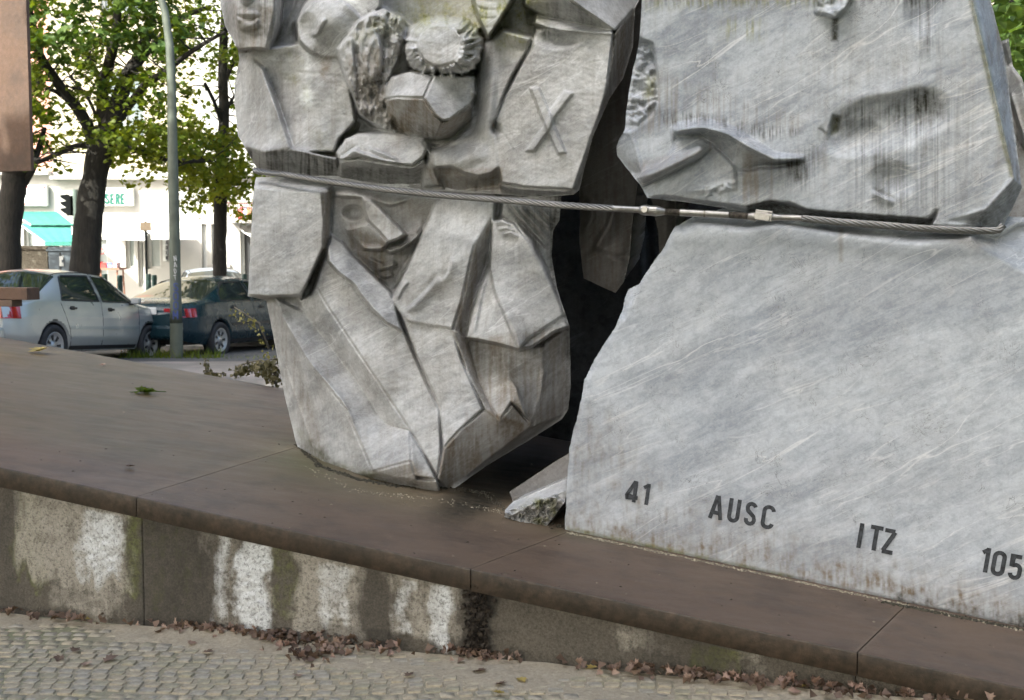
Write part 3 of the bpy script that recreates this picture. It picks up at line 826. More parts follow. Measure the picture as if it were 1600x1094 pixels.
U.fold([(545, 212), (556, 206), (562, 196), (556, 186)], 6, 5); U.groove([(540, 216), (560, 208)], 3, 5)
# dome with the sawn disc and hair
Wd = (slice(None), slice(None)); X, Y = U.X, U.Y
an0 = np.arctan2(Y - 70, X - 692); r2 = (np.abs((X - 693) / 60) ** 2.5 + np.abs((Y - 73) / 47) ** 2.5) * (1 + .30 * vnoise(an0 * 11 + 30, X * 0, 190, 2))
dome = 34 * np.clip(1 - r2, 0, 1) ** .5 + 2
a = sstep((1.0 - r2) / .06)
rd = np.hypot((X - 686), (Y - 70) * 1.02); an = np.arctan2(Y - 70, X - 686)
hair = 7.5 * (1 - 5.0 * np.abs(vnoise(an * 7 + rd * .03 + 40, rd / 26, 91, 3))) + 3.4 * vnoise(an * 22 + rd * .05 + 60, rd / 16, 92, 3) * 2
hm = sstep((rd - 34) / 5) * sstep(((an + .9) / .35)) * (an < 3.05)
U.R = U.R * (1 - a) + (dome) * a
disc = sstep((33.5 - rd) / 1.6); U.R = U.R * (1 - disc) + (31.5 + (Y - 70) * .02 - (X - 686) * .03) * disc
ring = np.exp(-((rd - 36) / 2.2) ** 2); U.R -= 2.0 * ring * (a > .5)
U.groove([(636, 106), (650, 114), (680, 118), (712, 116), (740, 116), (750, 100)], 4, 9)
# cut stone under it
U.facet([(600, 156, 10), (600, 138, 10), (612, 120, 14), (640, 112, 20), (678, 117, 26), (662, 153, 38), (620, 152, 26)], 1.2)
U.facet([(600, 156, 10), (620, 152, 26), (662, 153, 38), (680, 181, 36), (692, 191, 34), (681, 217, 6), (640, 213, 2), (614, 200, 0), (604, 182, 4)], 1.2)
U.facet([(692, 191, 34), (703, 187, 32), (738, 163, 10), (736, 186, -6), (704, 214, -4), (681, 218, 6)], 1.2)
U.facet([(678, 117, 26), (742, 119, 8), (743, 148, 8), (737, 163, 10), (703, 187, 33), (692, 190, 35), (680, 181, 37), (662, 153, 38)], 1.2)
U.rough([(725, 125), (740, 122), (743, 150), (730, 165)], 2.5, 6, 6, 3, 7)
# drapery column to the right of it
U.facet([(748, 100, -4), (760, 70, 0), (785, 45, 6), (832, 58, 8), (824, 84, 8), (800, 122, 8), (786, 155, 8), (772, 200, 6), (778, 222, 8), (783, 262, 10), (768, 273, 13), (748, 278, 16), (727, 273, 14), (705, 262, 12), (676, 264, 10), (673, 236, 8), (700, 226, 2), (730, 200, -8), (744, 165, -8)], 4)
U.ball(762, 165, 16, 80, 7, .12); U.ball(725, 245, 45, 22, 6, -.2); U.groove([(752, 150), (742, 200), (715, 226), (680, 236)], 5, 4)
U.fold([(775, 196), (778, 216), (790, 210), (800, 232)], 7, 3)
U.facet([(676, 264, -2), (705, 263, -2), (727, 274, 0), (748, 279, 0), (769, 273, 0), (783, 262, -2), (784, 292, -20), (700, 302, -20), (688, 285, -16)], 1.6)
U.groove([(748, 280), (746, 300)], 3, 4)
U.facet([(738, -300, 8), (800, -300, 12), (800, 2, 14), (780, 34, 17), (763, 61, 18), (748, 30, 10), (739, 0, 8)], 2)
for q in range(6):
    U.groove([(742, -20 + q * 15), (760, -12 + q * 14), (778, -8 + q * 12)], 2.2, 2.6)
U.ball(815, 50, 34, 30, 5)
# X panel
U.facet([(829, 74, 10), (838, 46, 8), (850, 42, 10), (900, 50, 12), (959, 51, 14), (949, 136, 14), (937, 181, 14), (896, 297, 12), (860, 295, 12), (820, 293, 12), (783, 286, 10), (776, 240, 8), (771, 204, 6), (789, 150, 8)], 1.5)
U.groove([(832, 72), (810, 105), (788, 152), (770, 202)], 3.2, 9); U.ball(775, 202, 10, 12, -6)
U.ball(872, 62, 40, 16, -5); U.groove([(834, 42), (860, 45), (900, 50)], 3, 3)
U.facet([(838, 22, 4), (848, 25, 4), (900, 36, 6), (958, 47, 10), (957, 53, 16), (925, 53, 18), (880, 49, 17), (850, 43, 15), (834, 37, 12)], 1.6)
U.facet([(820, 8, 14), (848, 25, 4), (900, 36, 4), (960, 48, 10), (889, 0, 34), (870, -300, 34), (800, -300, 20)], 1.2)
U.facet([(889, 0, 34), (961, 49, 14), (992, 13, -26), (1004, -10, -46), (1010, -300, -60), (870, -300, 30)], 1.2)
U.facet([(960, 51, 14), (992, 13, -28), (989, 74, -40), (974, 122, -44), (952, 155, -28), (926, 215, -16), (905, 298, -10), (896, 298, 12), (937, 181, 14), (949, 136, 14)], 1.0)
U.facet([(780, 288, 8), (820, 294, 12), (896, 298, 12), (905, 300, -8), (896, 306, -16), (845, 312, -20), (790, 306, -18)], 1.2)
U.groove([(776, 205), (788, 210), (796, 225), (806, 240)], 1.8, 1.2)
X1 = [(828, 137), (842, 137), (858, 174), (864, 192), (884, 239), (872, 241), (855, 203), (848, 188)]
X2 = [(882, 142), (896, 145), (866, 184), (858, 203), (834, 237), (821, 236), (849, 199), (858, 176)]
U.R = np.where(False, U.R, U.R)
# sleeve and folds in the middle of the lower edge
U.facet([(524, 238, 8), (540, 216, 10), (560, 208, 8), (600, 206, 4), (662, 216, 2), (669, 232, 6), (662, 246, 12), (645, 260, 14), (600, 254, 14), (560, 246, 14), (530, 252, 10)], 3)
U.facet([(530, 252, 8), (560, 247, 12), (600, 255, 12), (645, 261, 12), (662, 248, 10), (668, 262, -6), (660, 290, -18), (600, 290, -18), (530, 280, -18)], 1.5)
U.fold([(545, 232), (575, 240), (600, 250), (640, 256)], 7, 5); U.fold([(575, 228), (600, 238), (625, 250)], 6, 4); U.fold([(530, 250), (548, 236), (560, 228)], 7, 5); U.groove([(600, 256), (604, 284)], 2, 3)
U.facet([(664, 218, 6), (674, 240, 8), (678, 265, 4), (690, 290, -8), (660, 292, -10), (664, 262, 0), (668, 240, 4)], 2)
U.groove([(660, 222), (672, 236), (664, 262)], 3, 6); U.groove([(668, 206), (680, 236)], 2.6, 3)
U.soften(3, .42)
U.R += hair * hm * a * (rd > 34); U.add(X1, 3.0, 1.0); U.add(X2, 3.0, 1.0)
U.rough([(532, 90), (560, 40), (600, 18), (630, 30), (622, 95), (602, 130), (600, 168), (640, 212), (590, 198), (562, 178), (547, 140)], 2.6, 4, 16, 4, 113, False, .12)
U.R += .8 * vnoise(X / 40, Y / 40, 4, 4) * 2 + .35 * vnoise(X / 9, Y / 9, 14, 3)
U.blur(1)
U.R += .14 * vnoise(X / 2.6, Y / 2.6, 44, 2) + .5 * vnoise(X / 14, Y / 5, 144, 3)
# weathering on it, undersides darkened, shade painted on the right-hand faces
U.stain(1, [(730, -60), (840, -60), (850, 40), (820, 75), (790, 90), (770, 60), (740, 60), (715, 30), (640, 40), (620, 10), (650, -40)], .62, 18, .3, (4, 30), .5)
U.stain(1, [(545, 60), (600, 20), (632, 20), (625, 60), (590, 50), (556, 75)], .45, 10, 0, blot=.5)
U.stain(1, [(640, 30), (700, 10), (745, 30), (735, 60), (700, 40), (650, 55)], .35, 12, 0, blot=.4)
U.stain(1, [(455, 70), (480, 60), (470, 90), (520, 235), (500, 245), (485, 170), (440, 110)], .28, 14, .4, (4, 20), .8)
U.stain(0, [(384, 232), (458, 234), (530, 250), (530, 285), (403, 272)], .55, 4, .8, (3, 50))
U.stain(0, [(535, 262), (660, 262), (660, 300), (535, 290)], .55, 4, .3, (5, 30))
U.stain(2, [(365, 10), (430, 10), (420, 80), (372, 82)], .55, 8, .4, (4, 60)); U.stain(0, [(350, -50), (372, 20), (372, 78), (350, 45)], .4, 6)
U.stain(0, [(372, -20), (440, -20), (420, 60), (380, 60)], .30, 8, 1, (2.2, 80))
U.stain(2, [(600, 156), (662, 154), (692, 191), (681, 218), (614, 202)], .62, 2.5, .45, (4, 70)); U.stain(0, [(604, 180), (640, 190), (681, 200), (681, 218), (614, 204)], .4, 5, .4, (4, 40))
U.stain(2, [(692, 191), (738, 164), (736, 186), (700, 216), (681, 218)], .5, 4)
U.stain(0, [(548, 140), (600, 110), (602, 170), (640, 213), (590, 200), (560, 178)], .42, 5, 0, blot=.9); U.stain(2, [(535, 90), (600, 70), (602, 170), (640, 213), (560, 178)], .4, 5, .3)
U.stain(0, [(720, 200), (745, 150), (760, 90), (750, 80), (735, 190), (690, 222)], .35, 6, .5)
U.stain(2, [(665, 262), (785, 262), (785, 300), (680, 295)], .5, 4, .3); U.stain(0, [(780, 290), (896, 300), (895, 308), (785, 306)], .35, 3, .3)
U.stain(0, [(834, 40), (860, 40), (885, 60), (850, 62)], .5, 9, .6, (3, 14)); U.stain(0, [(765, 190), (780, 185), (778, 222)], .5, 6)
U.stain(0, [(822, 8), (889, 0), (957, 46), (848, 26)], .42, 4, .5, (5, 18)); U.stain(2, [(960, 52), (992, 14), (985, 90), (905, 296), (897, 296), (950, 130)], .6, 3, .5, (4, 70)); U.stain(0, [(960, 52), (992, 14), (985, 90), (905, 296), (897, 296), (950, 130)], .3, 3, .5, (3, 70))  # down-facing triangle and right side strip: shade painted into the marble
U.stain(2, [(372, 85), (800, 60), (780, 290), (400, 260)], .16, 20, .8, (5, 70), .5)
U.stain(2, [(500, 90), (520, 90), (508, 125), (500, 120)], .6, 5, 0, blot=.5)
o = UL.build('upper_figure_block', M_MARB_L, 1.8, .04, 1.5, Vector((-.03, 1, 0)))
tag(o, 'marble block carved with huddled figures and a raised X, above the steel cable', 'sculpture')
UL_O = o

# ---- lower left block
LL = Relief([(400, 277), (396, 300), (387, 463), (416, 470), (430, 540), (445, 620), (462, 690), (470, 712), (500, 738), (560, 756), (620, 767), (690, 771), (712, 762), (760, 728), (830, 686), (878, 655), (888, 640), (892, 600), (890, 510), (883, 490), (870, 450), (862, 400), (864, 360), (874, 345), (878, 300), (700, 286), (560, 274)], 1.5, PL_LOW)
U = LL
U.facet([(400, 270, -4), (395, 300, 0), (387, 470, 0), (416, 470, -12), (445, 620, -10), (470, 716, -8), (560, 760, 0), (690, 775, 2), (712, 762, 2), (760, 728, -4), (888, 652, -40), (894, 512, -24), (862, 430, -15), (880, 300, -15), (700, 280, -6)], 3)
U.facet([(414, 466, -16), (445, 490, 2), (481, 565, 12), (540, 639, 18), (582, 737, 24), (540, 745, 8), (501, 726, 2), (470, 640, -10), (440, 560, -14)], 1.2)
U.facet([(414, 466, -22), (424, 500, -14), (455, 600, -8), (501, 726, 0), (470, 720, -20), (445, 620, -24), (428, 540, -24)], 1.2)
U.facet([(430, 466, 2), (475, 488, -4), (530, 561, -3), (556, 594, -2), (592, 652, 4), (605, 664, 8), (640, 673, 14), (642, 720, 26), (582, 737, 24), (540, 639, 19), (481, 565, 14), (442, 500, 8)], 1.2)
U.facet([(605, 664, 7), (640, 673, 16), (642, 720, 28), (600, 732, 26), (582, 737, 25), (548, 650, 19), (592, 652, 5)], 2)
U.facet([(640, 673, 16), (660, 706, 20), (683, 750, 22), (650, 745, 26), (642, 720, 28)], 1.2)
U.facet([(501, 726, 2), (540, 742, 8), (582, 737, 25), (645, 748, 25), (683, 750, 22), (690, 774, 12), (620, 772, 12), (558, 760, 4)], 1.6)
U.facet([(582, 737, 25), (610, 729, 27), (642, 720, 28), (652, 750, 25), (615, 746, 24)], 1.6)
U.groove([(481, 565), (505, 590), (535, 625), (548, 650), (570, 710)], 2.2, -1.8); U.groove([(485, 575), (515, 612), (535, 640)], 2, 1.5)
U.facet([(462, 462, -4), (486, 436, 6), (514, 483, 12), (562, 555, 15), (600, 612, 16), (640, 672, 16), (605, 664, 7), (592, 650, 4), (556, 594, -3), (530, 561, -4), (475, 489, -4)], 1.2)
U.facet([(505, 385, 6), (530, 400, 8), (575, 460, 8), (614, 478, 7), (650, 560, 8), (687, 639, 13), (689, 707, 19), (684, 746, 22), (660, 706, 19), (640, 672, 16), (562, 555, 15), (514, 483, 12), (486, 436, 6)], 1.6)
U.ball(600, 560, 60, 90, 3, .6)
U.facet([(618, 470, 12), (640, 498, 15), (707, 516, 14), (720, 560, 14), (755, 640, 14), (720, 670, 20), (692, 701, 22), (687, 640, 13), (652, 560, 15)], 1.0)
U.groove([(612, 478), (632, 518), (656, 575), (686, 640)], 2.6, 8)
U.groove([(640, 510), (670, 520), (700, 505)], 7, 1.5)
U.facet([(757, 640, 12), (720, 670, 19), (692, 701, 22), (684, 748, 22), (700, 765, 0), (760, 727, -8), (822, 688, -20), (832, 668, -17), (800, 631, 8), (781, 657, 11)], 1.4)
U.facet([(832, 666, -24), (890, 640, -44), (885, 656, -58), (830, 690, -52), (760, 732, -36), (704, 768, -10), (760, 720, -10)], 2)
# torso between cloth
U.facet([(680, 300, 8), (775, 306, 10), (772, 345, 8), (741, 384, 18), (722, 470, 17), (707, 516, 16), (640, 502, 16), (622, 488, 14), (612, 468, 12), (630, 430, 12), (658, 370, 10), (674, 328, 8)], 2)
U.ball(700, 400, 40, 70, 4)
U.facet([(768, 340, 4), (764, 395, -6), (748, 450, -6), (728, 528, -8), (708, 516, 16), (722, 470, 17), (741, 383, 18)], 1.4)
U.groove([(768, 350), (764, 392), (750, 440), (742, 470)], 3, 7)
U.fold([(688, 428), (670, 450), (650, 470), (634, 486)], 12, 5, -1); U.fold([(640, 440), (630, 452), (622, 470)], 6, 3); U.fold([(690, 440), (700, 425), (705, 400)], 8, 2)
for q in range(6):
    U.groove([(634 + q * 7, 450 + q * 4), (660 + q * 6, 440 + q * 6)], 2, 1.1)
# recesses under the coat
U.facet([(728, 529, -8), (775, 536, -8), (812, 546, -8), (792, 580, -2), (800, 628, 10), (781, 658, 12), (767, 636, 10), (745, 590, 0)], 1.4)
U.facet([(790, 548, -2), (852, 540, -12), (850, 600, -12), (830, 668, -16), (815, 640, 2), (800, 629, 12), (792, 590, 4)], 1.4)
U.facet([(800, 596, 6), (808, 606, 10), (822, 652, 8), (812, 640, 2), (800, 629, 12)], 1.2)
U.facet([(850, 536, -12), (892, 508, -24), (894, 600, -40), (888, 645, -50), (832, 668, -18), (846, 610, -12)], 1.4)
U.groove([(851, 570), (844, 620), (832, 662)], 2.2, -3)
U.facet([(705, 514, 16), (716, 518, 14), (728, 528, 0), (745, 590, 4), (767, 636, 10), (781, 658, 12), (757, 641, 14), (732, 588, 14)], 1.2)
# upper right corner cloth with V folds
U.facet([(786, 306, 8), (830, 306, 6), (878, 300, 2), (874, 345, -6), (862, 382, -12), (864, 430, -18), (849, 423, -12), (824, 375, -4), (803, 349, 0), (782, 338, 4)], 1.6)
for (a, b_, c_, d_) in [(792, 316, 856, 392), (806, 318, 858, 378), (820, 318, 862, 362), (836, 318, 866, 350)]:
    U.fold([(a, b_), ((a + c_) / 2, (b_ + d_) / 2 + 2), (c_, d_)], 8, 5, -1, 1.4, .9)
U.facet([(858, 308, 2), (878, 300, 4), (875, 350, -4), (864, 372, -10)], 1.5)
# coat panels
U.facet([(766, 418, 6), (790, 480, 14), (811, 547, 20), (774, 537, 17), (728, 528, 14), (736, 490, 10), (748, 448, 6), (760, 424, 2)], 1.0)
U.groove([(774, 440), (773, 490), (774, 536)], 2, 2.5); U.fold([(764, 425), (752, 470), (742, 525)], 7, 2.5)
U.facet([(769, 346, 8), (785, 341, 10), (803, 349, 12), (824, 375, 14), (849, 423, 10), (883, 492, 2), (824, 531, 14), (811, 547, 24), (790, 500, 21), (773, 459, 15), (765, 418, 10)], 1.0)
U.facet([(803, 346, 8), (808, 349, 4), (832, 375, 6), (856, 423, 2), (887, 492, -6), (883, 493, 3), (849, 424, 12), (824, 375, 15)], 1.0)
U.facet([(883, 492, -2), (889, 511, 0), (868, 518, 6), (850, 530, 10), (832, 542, 12), (812, 547, 16), (824, 531, 8)], 1.2)
for (a, b_, c_, d_) in [(772, 346, 800, 352), (776, 356, 806, 360), (782, 364, 812, 368)]:
    U.fold([(a, b_), ((a + c_) / 2, b_ - 2), (c_, d_)], 5, 3.5, 1, 1.4, .8)
U.groove([(773, 455), (782, 480), (795, 505), (811, 545)], 2, 4)
# hollow with the covered face
U.facet([(512, 298, 2), (560, 296, 6), (640, 303, 6), (684, 312, 4), (672, 330, -4), (650, 385, -12), (622, 445, -14), (606, 458, -14), (580, 430, -10), (548, 400, -8), (520, 372, -4), (510, 380, -2)], 2)
U.facet([(514, 290, -4), (600, 296, -2), (684, 303, -4), (680, 312, 8), (640, 314, 10), (602, 324, 10), (568, 309, 14), (525, 306, 6), (514, 310, 4)], 1.6)
U.ball(552, 332, 20, 14, -7); U.ball(542, 300, 26, 12, 4)
U.facet([(543, 358, 2), (574, 349, 6), (590, 362, 10), (606, 379, 20), (603, 389, -6), (575, 392, -12), (552, 388, -10), (544, 372, -6)], 1.2)
U.facet([(580, 312, 8), (620, 325, 2), (645, 305, 8), (678, 312, 4), (668, 345, -6), (650, 366, -6), (632, 368, -2), (600, 335, 2)], 1.6)
U.facet([(566, 309, 14), (580, 312, 14), (606, 338, 16), (634, 366, 16), (622, 374, 18), (607, 379, 22), (590, 360, 16), (574, 344, 10)], 1.2)
U.fold([(604, 391), (625, 386), (645, 372), (668, 346)], 9, 11, -1, 1.6, .5)
U.facet([(603, 390, 4), (630, 382, 6), (655, 362, 4), (672, 342, 0), (650, 374, 8), (628, 390, 10), (610, 396, 12)], 1.4)
U.facet([(562, 378, 0), (572, 383, 6), (600, 384, 8), (598, 390, 10), (585, 391, 10), (568, 390, 8)], 1.4)
U.fold([(575, 402), (590, 408), (602, 412)], 6, 4); U.fold([(588, 424), (605, 420), (622, 414)], 7, 9, -1); U.fold([(592, 434), (606, 434), (616, 430)], 6, 5, -1)
U.groove([(620, 360), (632, 366), (630, 376)], 1.6, 2); U.groove([(612, 356), (640, 364)], 1.6, 1.6)
U.groove([(676, 322), (664, 350), (648, 385), (622, 430), (614, 452)], 2.4, 4)
# forearm crossing in front
U.facet([(506, 372, 4), (518, 367, 4), (538, 382, 4), (549, 398, 4), (580, 427, 6), (608, 454, 9), (616, 474, 13), (629, 518, 15), (604, 505, 24), (581, 483, 24), (562, 459, 24), (553, 444, 22), (528, 426, 23), (513, 409, 20), (511, 388, 14)], 1.2)
U.groove([(553, 443), (566, 440), (584, 432)], 1.8, 2); U.ball(540, 405, 18, 26, 3, -.7)
U.groove([(560, 400), (585, 425), (606, 450)], 3, 6); U.groove([(508, 374), (514, 410), (530, 428), (552, 446), (560, 460), (582, 486), (604, 508), (622, 515)], 2, 6)
# slab with a smooth face at the left
U.facet([(500, 290, -4), (524, 288, -2), (520, 330, -6), (516, 375, -10), (506, 402, -12), (486, 460, -12), (470, 470, -12), (490, 400, -10)], 1.2)
U.facet([(398, 292, 18), (440, 296, 19), (503, 300, 19), (507, 345, 19), (505, 388, 18), (493, 415, 18), (481, 443, 17), (470, 462, 14), (420, 464, 17), (386, 463, 17), (392, 380, 18)], 1.2)
U.facet([(398, 276, -2), (440, 277, 2), (524, 289, 0), (503, 301, 19), (440, 296, 19), (398, 292, 18)], 1.2)
U.facet([(503, 300, 19), (514, 296, 12), (517, 310, 6), (515, 340, 4), (514, 372, 2), (508, 392, 2), (505, 388, 18), (507, 345, 19)], 1.2)
U.groove([(512, 388), (500, 420), (486, 462)], 3, 8)
U.soften(3, .42)
U.R += .6 * vnoise(U.X / 40, U.Y / 40, 6, 4) * 2 + .25 * vnoise(U.X / 9, U.Y / 9, 16, 3)
U.blur(1)
U.R += .10 * vnoise(U.X / 2.6, U.Y / 2.6, 46, 2) + .4 * vnoise(U.X / 14, U.Y / 5, 146, 3)
U.stain(2, [(501, 300), (517, 298), (515, 375), (486, 460), (505, 388)], .6, 3, .3, (4, 40)); U.stain(2, [(512, 298), (680, 312), (640, 400), (600, 450), (545, 390)], .30, 8, .5, (4, 50))  # first stain browns the right-facing strip to paint its shade
U.stain(2, [(548, 352), (606, 380), (600, 400), (620, 440), (590, 440), (545, 385)], .40, 5, .5, (4, 40)); U.stain(0, [(575, 395), (640, 380), (620, 445), (595, 440)], .30, 8, .5)
U.stain(0, [(462, 690), (505, 738), (560, 756), (690, 772), (650, 752), (580, 742), (530, 728), (490, 690)], .62, 9, 0, blot=.5); U.stain(1, [(462, 670), (520, 725), (600, 745), (600, 768), (500, 745)], .5, 10, 0, blot=.7)
U.stain(2, [(757, 640), (832, 668), (700, 765), (684, 745), (692, 700)], .62, 4, .5, (6, 60)); U.stain(2, [(642, 720), (683, 750), (690, 770), (560, 756), (582, 737)], .45, 6, .3)
U.stain(2, [(741, 383), (766, 350), (728, 528), (707, 516)], .55, 3, .5, (4, 60)); U.stain(2, [(705, 516), (728, 528), (780, 657), (757, 640)], .45, 4)
U.stain(2, [(728, 529), (890, 510), (888, 645), (832, 668), (780, 657)], .38, 5, .6, (5, 60)); U.stain(0, [(728, 529), (812, 547), (890, 512), (892, 560), (800, 590), (740, 560)], .25, 10, .4)
U.stain(2, [(416, 470), (440, 480), (520, 740), (470, 712)], .30, 8, .6); U.stain(2, [(420, 470), (880, 500), (860, 660), (560, 740)], .14, 20, .7, (6, 70), .5)
U.stain(0, [(786, 306), (878, 303), (862, 400), (850, 420)], .32, 6, .7, (4, 50)); U.stain(0, [(862, 300), (882, 300), (868, 400), (900, 510), (898, 655), (884, 655), (884, 515), (858, 430)], .45, 4, .3, (4, 60)); U.stain(0, [(480, 440), (508, 395), (486, 462)], .55, 3)  # second stain paints the gap's shade along the right rim
o = LL.build('lower_figure_block', M_MARB_L, 1.7, .04, 1.2, Vector((-.03, 1, 0)))
tag(o, 'marble block carved as bent figures under long coats, standing below the cable', 'sculpture')

# ---- upper right slab
UR = Relief([(1006, -300), (1003, 0), (999, 62), (994, 90), (989, 108), (983, 140), (979, 171), (976, 204), (968, 216), (963, 229), (964, 243), (980, 264), (1001, 290), (1011, 309), (1040, 313), (1072, 316), (1137, 326), (1170, 333), (1205, 338), (1300, 345), (1450, 356), (1500, 356), (1535, 353), (1562, 362), (1580, 330), (1597, 293), (1583, 190), (1569, 83), (1548, 0), (1530, -300)], 2.0, lambda px, py: PL_R(px, py) - .02)
U = UR
U.facet([(990, -320, 4), (1003, 60, 3), (964, 235, 0), (1011, 312, 2), (1300, 348, 2), (1570, 370, 0), (1600, 290, 0), (1560, -320, 2)], 3)
U.facet([(1517, 0, 6), (1562, 191, 6), (1583, 278, 5), (1598, 293, -18), (1583, 190, -26), (1569, 83, -28), (1548, 0, -28), (1530, -320, -28), (1470, -320, 6)], 1.2)
U.facet([(1583, 278, 5), (1600, 294, -18), (1566, 366, -20), (1530, 350, -6), (1480, 346, 0), (1540, 326, 3)], 3)
U.facet([(1002, 62, -6), (1019, 69, -4), (1027, 122, -3), (1029, 158, -1), (1012, 188, 0), (996, 200, 1), (974, 206, -8), (977, 171, -10), (989, 108, -10)], 1.6)
U.rough([(1002, 66), (1017, 72), (1025, 122), (1026, 158), (996, 196), (980, 200), (982, 150)], 5, 14, 10, 3, 51, True); U.rough([(1002, 66), (1017, 72), (1025, 122), (1026, 158), (996, 196), (980, 200), (982, 150)], 2.5, 5, 5, 3, 52)
U.groove([(1002, 64), (1018, 70), (1026, 118), (1029, 158), (1010, 188)], 2, 3)
U.facet([(960, 226, -10), (974, 204, -4), (992, 222, 3), (1002, 262, 4), (1003, 290, -6), (980, 268, -14), (962, 246, -14)], 3)
# curled drapery
U.facet([(1052, 204, 4), (1062, 197, 14), (1098, 192, 15), (1137, 202, 15), (1177, 225, 14), (1210, 244, 11), (1252, 246, 6), (1254, 254, -6), (1216, 262, -9), (1190, 262, -7), (1170, 268, -3), (1147, 262, 0), (1118, 230, -6), (1092, 214, -3), (1062, 216, 0)], 2)
U.facet([(1050, 200, 6), (1062, 193, 3), (1098, 186, 3), (1138, 195, 3), (1180, 219, 3), (1212, 239, 2), (1256, 242, 2), (1254, 251, 8), (1210, 252, 14), (1172, 233, 19), (1136, 211, 20), (1098, 201, 20), (1064, 205, 17), (1052, 214, 12)], 3.0)
U.facet([(1117, 230, 0), (1147, 259, 6), (1152, 296, 4), (1080, 302, 3), (1010, 305, 0), (1001, 294, 0), (1060, 264, 0)], 2)
U.facet([(1050, 206, 8), (1062, 214, 6), (1092, 215, 2), (1116, 228, 2), (1092, 246, 4), (1060, 264, 4), (1003, 291, 2), (993, 276, 4), (1020, 266, 8), (1045, 246, 8), (1055, 226, 6)], 3)
pts = [(1106, 226), (1085, 240), (1055, 256), (1028, 270), (1000, 280)]
U.groove(pts, 11, -9); U.groove([(1117, 230), (1090, 250), (1060, 266), (1030, 279), (1003, 293)], 2.4, 7); U.groove([(1118, 230), (1134, 244), (1147, 259)], 2, 4)
U.facet([(1052, 204, 8), (1060, 208, 4), (1058, 222, 0), (1050, 218, 6)], 1.2)
U.rough([(1075, 300), (1100, 290), (1150, 284), (1140, 296), (1100, 308)], 3.5, 14, 5, 3, 61, True, -.3)
U.groove([(1078, 302), (1098, 300), (1110, 292), (1148, 286)], 2.6, 3)
# hollow of the big face
U.ball(1385, 192, 105, 48, -3.5, -.12); U.ball(1440, 172, 54, 42, -3.5); U.ball(1330, 215, 60, 34, -4); U.fold([(1310, 186), (1350, 160), (1400, 150), (1440, 143), (1465, 150)], 20, 1.4, -1, 9, .5)
U.facet([(1299, 180, 2), (1311, 184, -5), (1309, 203, -8), (1294, 216, 0), (1289, 206, 3)], 3); U.groove([(1280, 202), (1294, 212)], 2, 3)
U.ball(1395, 280, 44, 30, -3); U.fold([(1362, 297), (1380, 306), (1400, 315)], 10, 2.5, 1, 1.2, .8)
U.facet([(1273, -6, 6), (1336, -10, 6), (1322, 14, 9), (1305, 29, 9), (1290, 24, 7), (1274, 20, 5)], 1.5); U.rough([(1276, -4), (1334, -8), (1305, 28), (1276, 20)], 3, 8, 6, 2, 33)
U.ball(1440, 15, 30, 50, -3)
# slot along the lower edge
U.facet([(1160, 328, -16), (1180, 322, -10), (1200, 316, -10), (1235, 318, -10), (1262, 330, -10), (1300, 334, -12), (1450, 344, -12), (1464, 329, 0), (1460, 342, -10), (1452, 356, -20), (1300, 350, -20), (1170, 338, -20)], 1.3)
U.groove([(1440, 346), (1456, 342), (1466, 328)], 3, 6)
U.facet([(1011, 310, -14), (1040, 306, -6), (1090, 314, -6), (1137, 320, -4), (1170, 326, -10), (1170, 340, -18), (1137, 330, -18), (1072, 320, -18)], 1.3)
U.R += .5 * vnoise(U.X / 60, U.Y / 50, 8, 4) * 2
U.blur(1)
U.R += .05 * vnoise(U.X / 2.6, U.Y / 2.6, 48, 2)
U.stain(0, [(1370, 152), (1465, 140), (1474, 180), (1440, 205), (1380, 196), (1310, 206), (1312, 174)], .42, 24, .7, (3, 60)); U.stain(0, [(1425, 140), (1462, 140), (1468, 180), (1430, 176)], .55, 8, .9, (2.4, 60))
U.stain(0, [(1300, 178), (1313, 183), (1309, 205), (1293, 218), (1296, 196)], .7, 5, 0, blot=.5); U.stain(1, [(1300, 182), (1312, 184), (1308, 206), (1298, 212)], .5, 3)
U.stain(0, [(1225, 255), (1258, 248), (1262, 280), (1240, 282)], .8, 7, .8, (2.6, 40)); U.stain(0, [(1205, 250), (1300, 220), (1270, 300), (1230, 290)], .30, 16, 1, (2.4, 60))
U.stain(0, [(1390, -20), (1470, -20), (1470, 80), (1440, 90), (1420, 30)], .38, 16, .9, (3, 90)); U.stain(0, [(1300, 28), (1310, 28), (1309, 64), (1299, 64)], .9, 4)
U.stain(0, [(1320, 160), (1500, 150), (1500, 335), (1330, 330)], .22, 30, 1, (2.2, 140)); U.stain(0, [(1340, 230), (1400, 240), (1420, 335), (1380, 335)], .25, 20, 1, (2.2, 90))
U.stain(2, [(1095, 215), (1210, 250), (1215, 325), (1170, 325), (1150, 300)], .42, 10, .8, (6, 120)); U.stain(2, [(1000, 100), (1260, 190), (1230, 215), (1100, 195), (1040, 200), (990, 220)], .25, 14, 1, (2.6, 90))
U.stain(0, [(1004, 165), (1260, 205), (1200, 220), (1100, 192), (1050, 200)], .45, 8, 1, (2.2, 26)); U.stain(1, [(1130, 30), (1190, 30), (1190, 60), (1130, 60)], .42, 14, .9, (2.5, 40)); U.stain(1, [(1005, -60), (1500, -60), (1300, 8), (1010, 14)], .4, 12, .9, (3, 20))
U.stain(0, [(1005, -60), (1500, -60), (1480, 6), (1010, 8)], .35, 10, 1, (2.4, 20)); U.stain(1, [(1010, 120), (1026, 120), (1020, 150), (1006, 155)], .5, 6)
U.stain(0, [(1530, 330), (1583, 282), (1597, 293), (1562, 362), (1500, 356)], .55, 9, .3, (8, 14)); U.stain(2, [(1517, -60), (1548, -60), (1597, 290), (1583, 280)], .5, 4, .5, (5, 30)); U.stain(1, [(1514, 0), (1524, 0), (1566, 191), (1584, 278), (1578, 276), (1556, 190)], .45, 3)
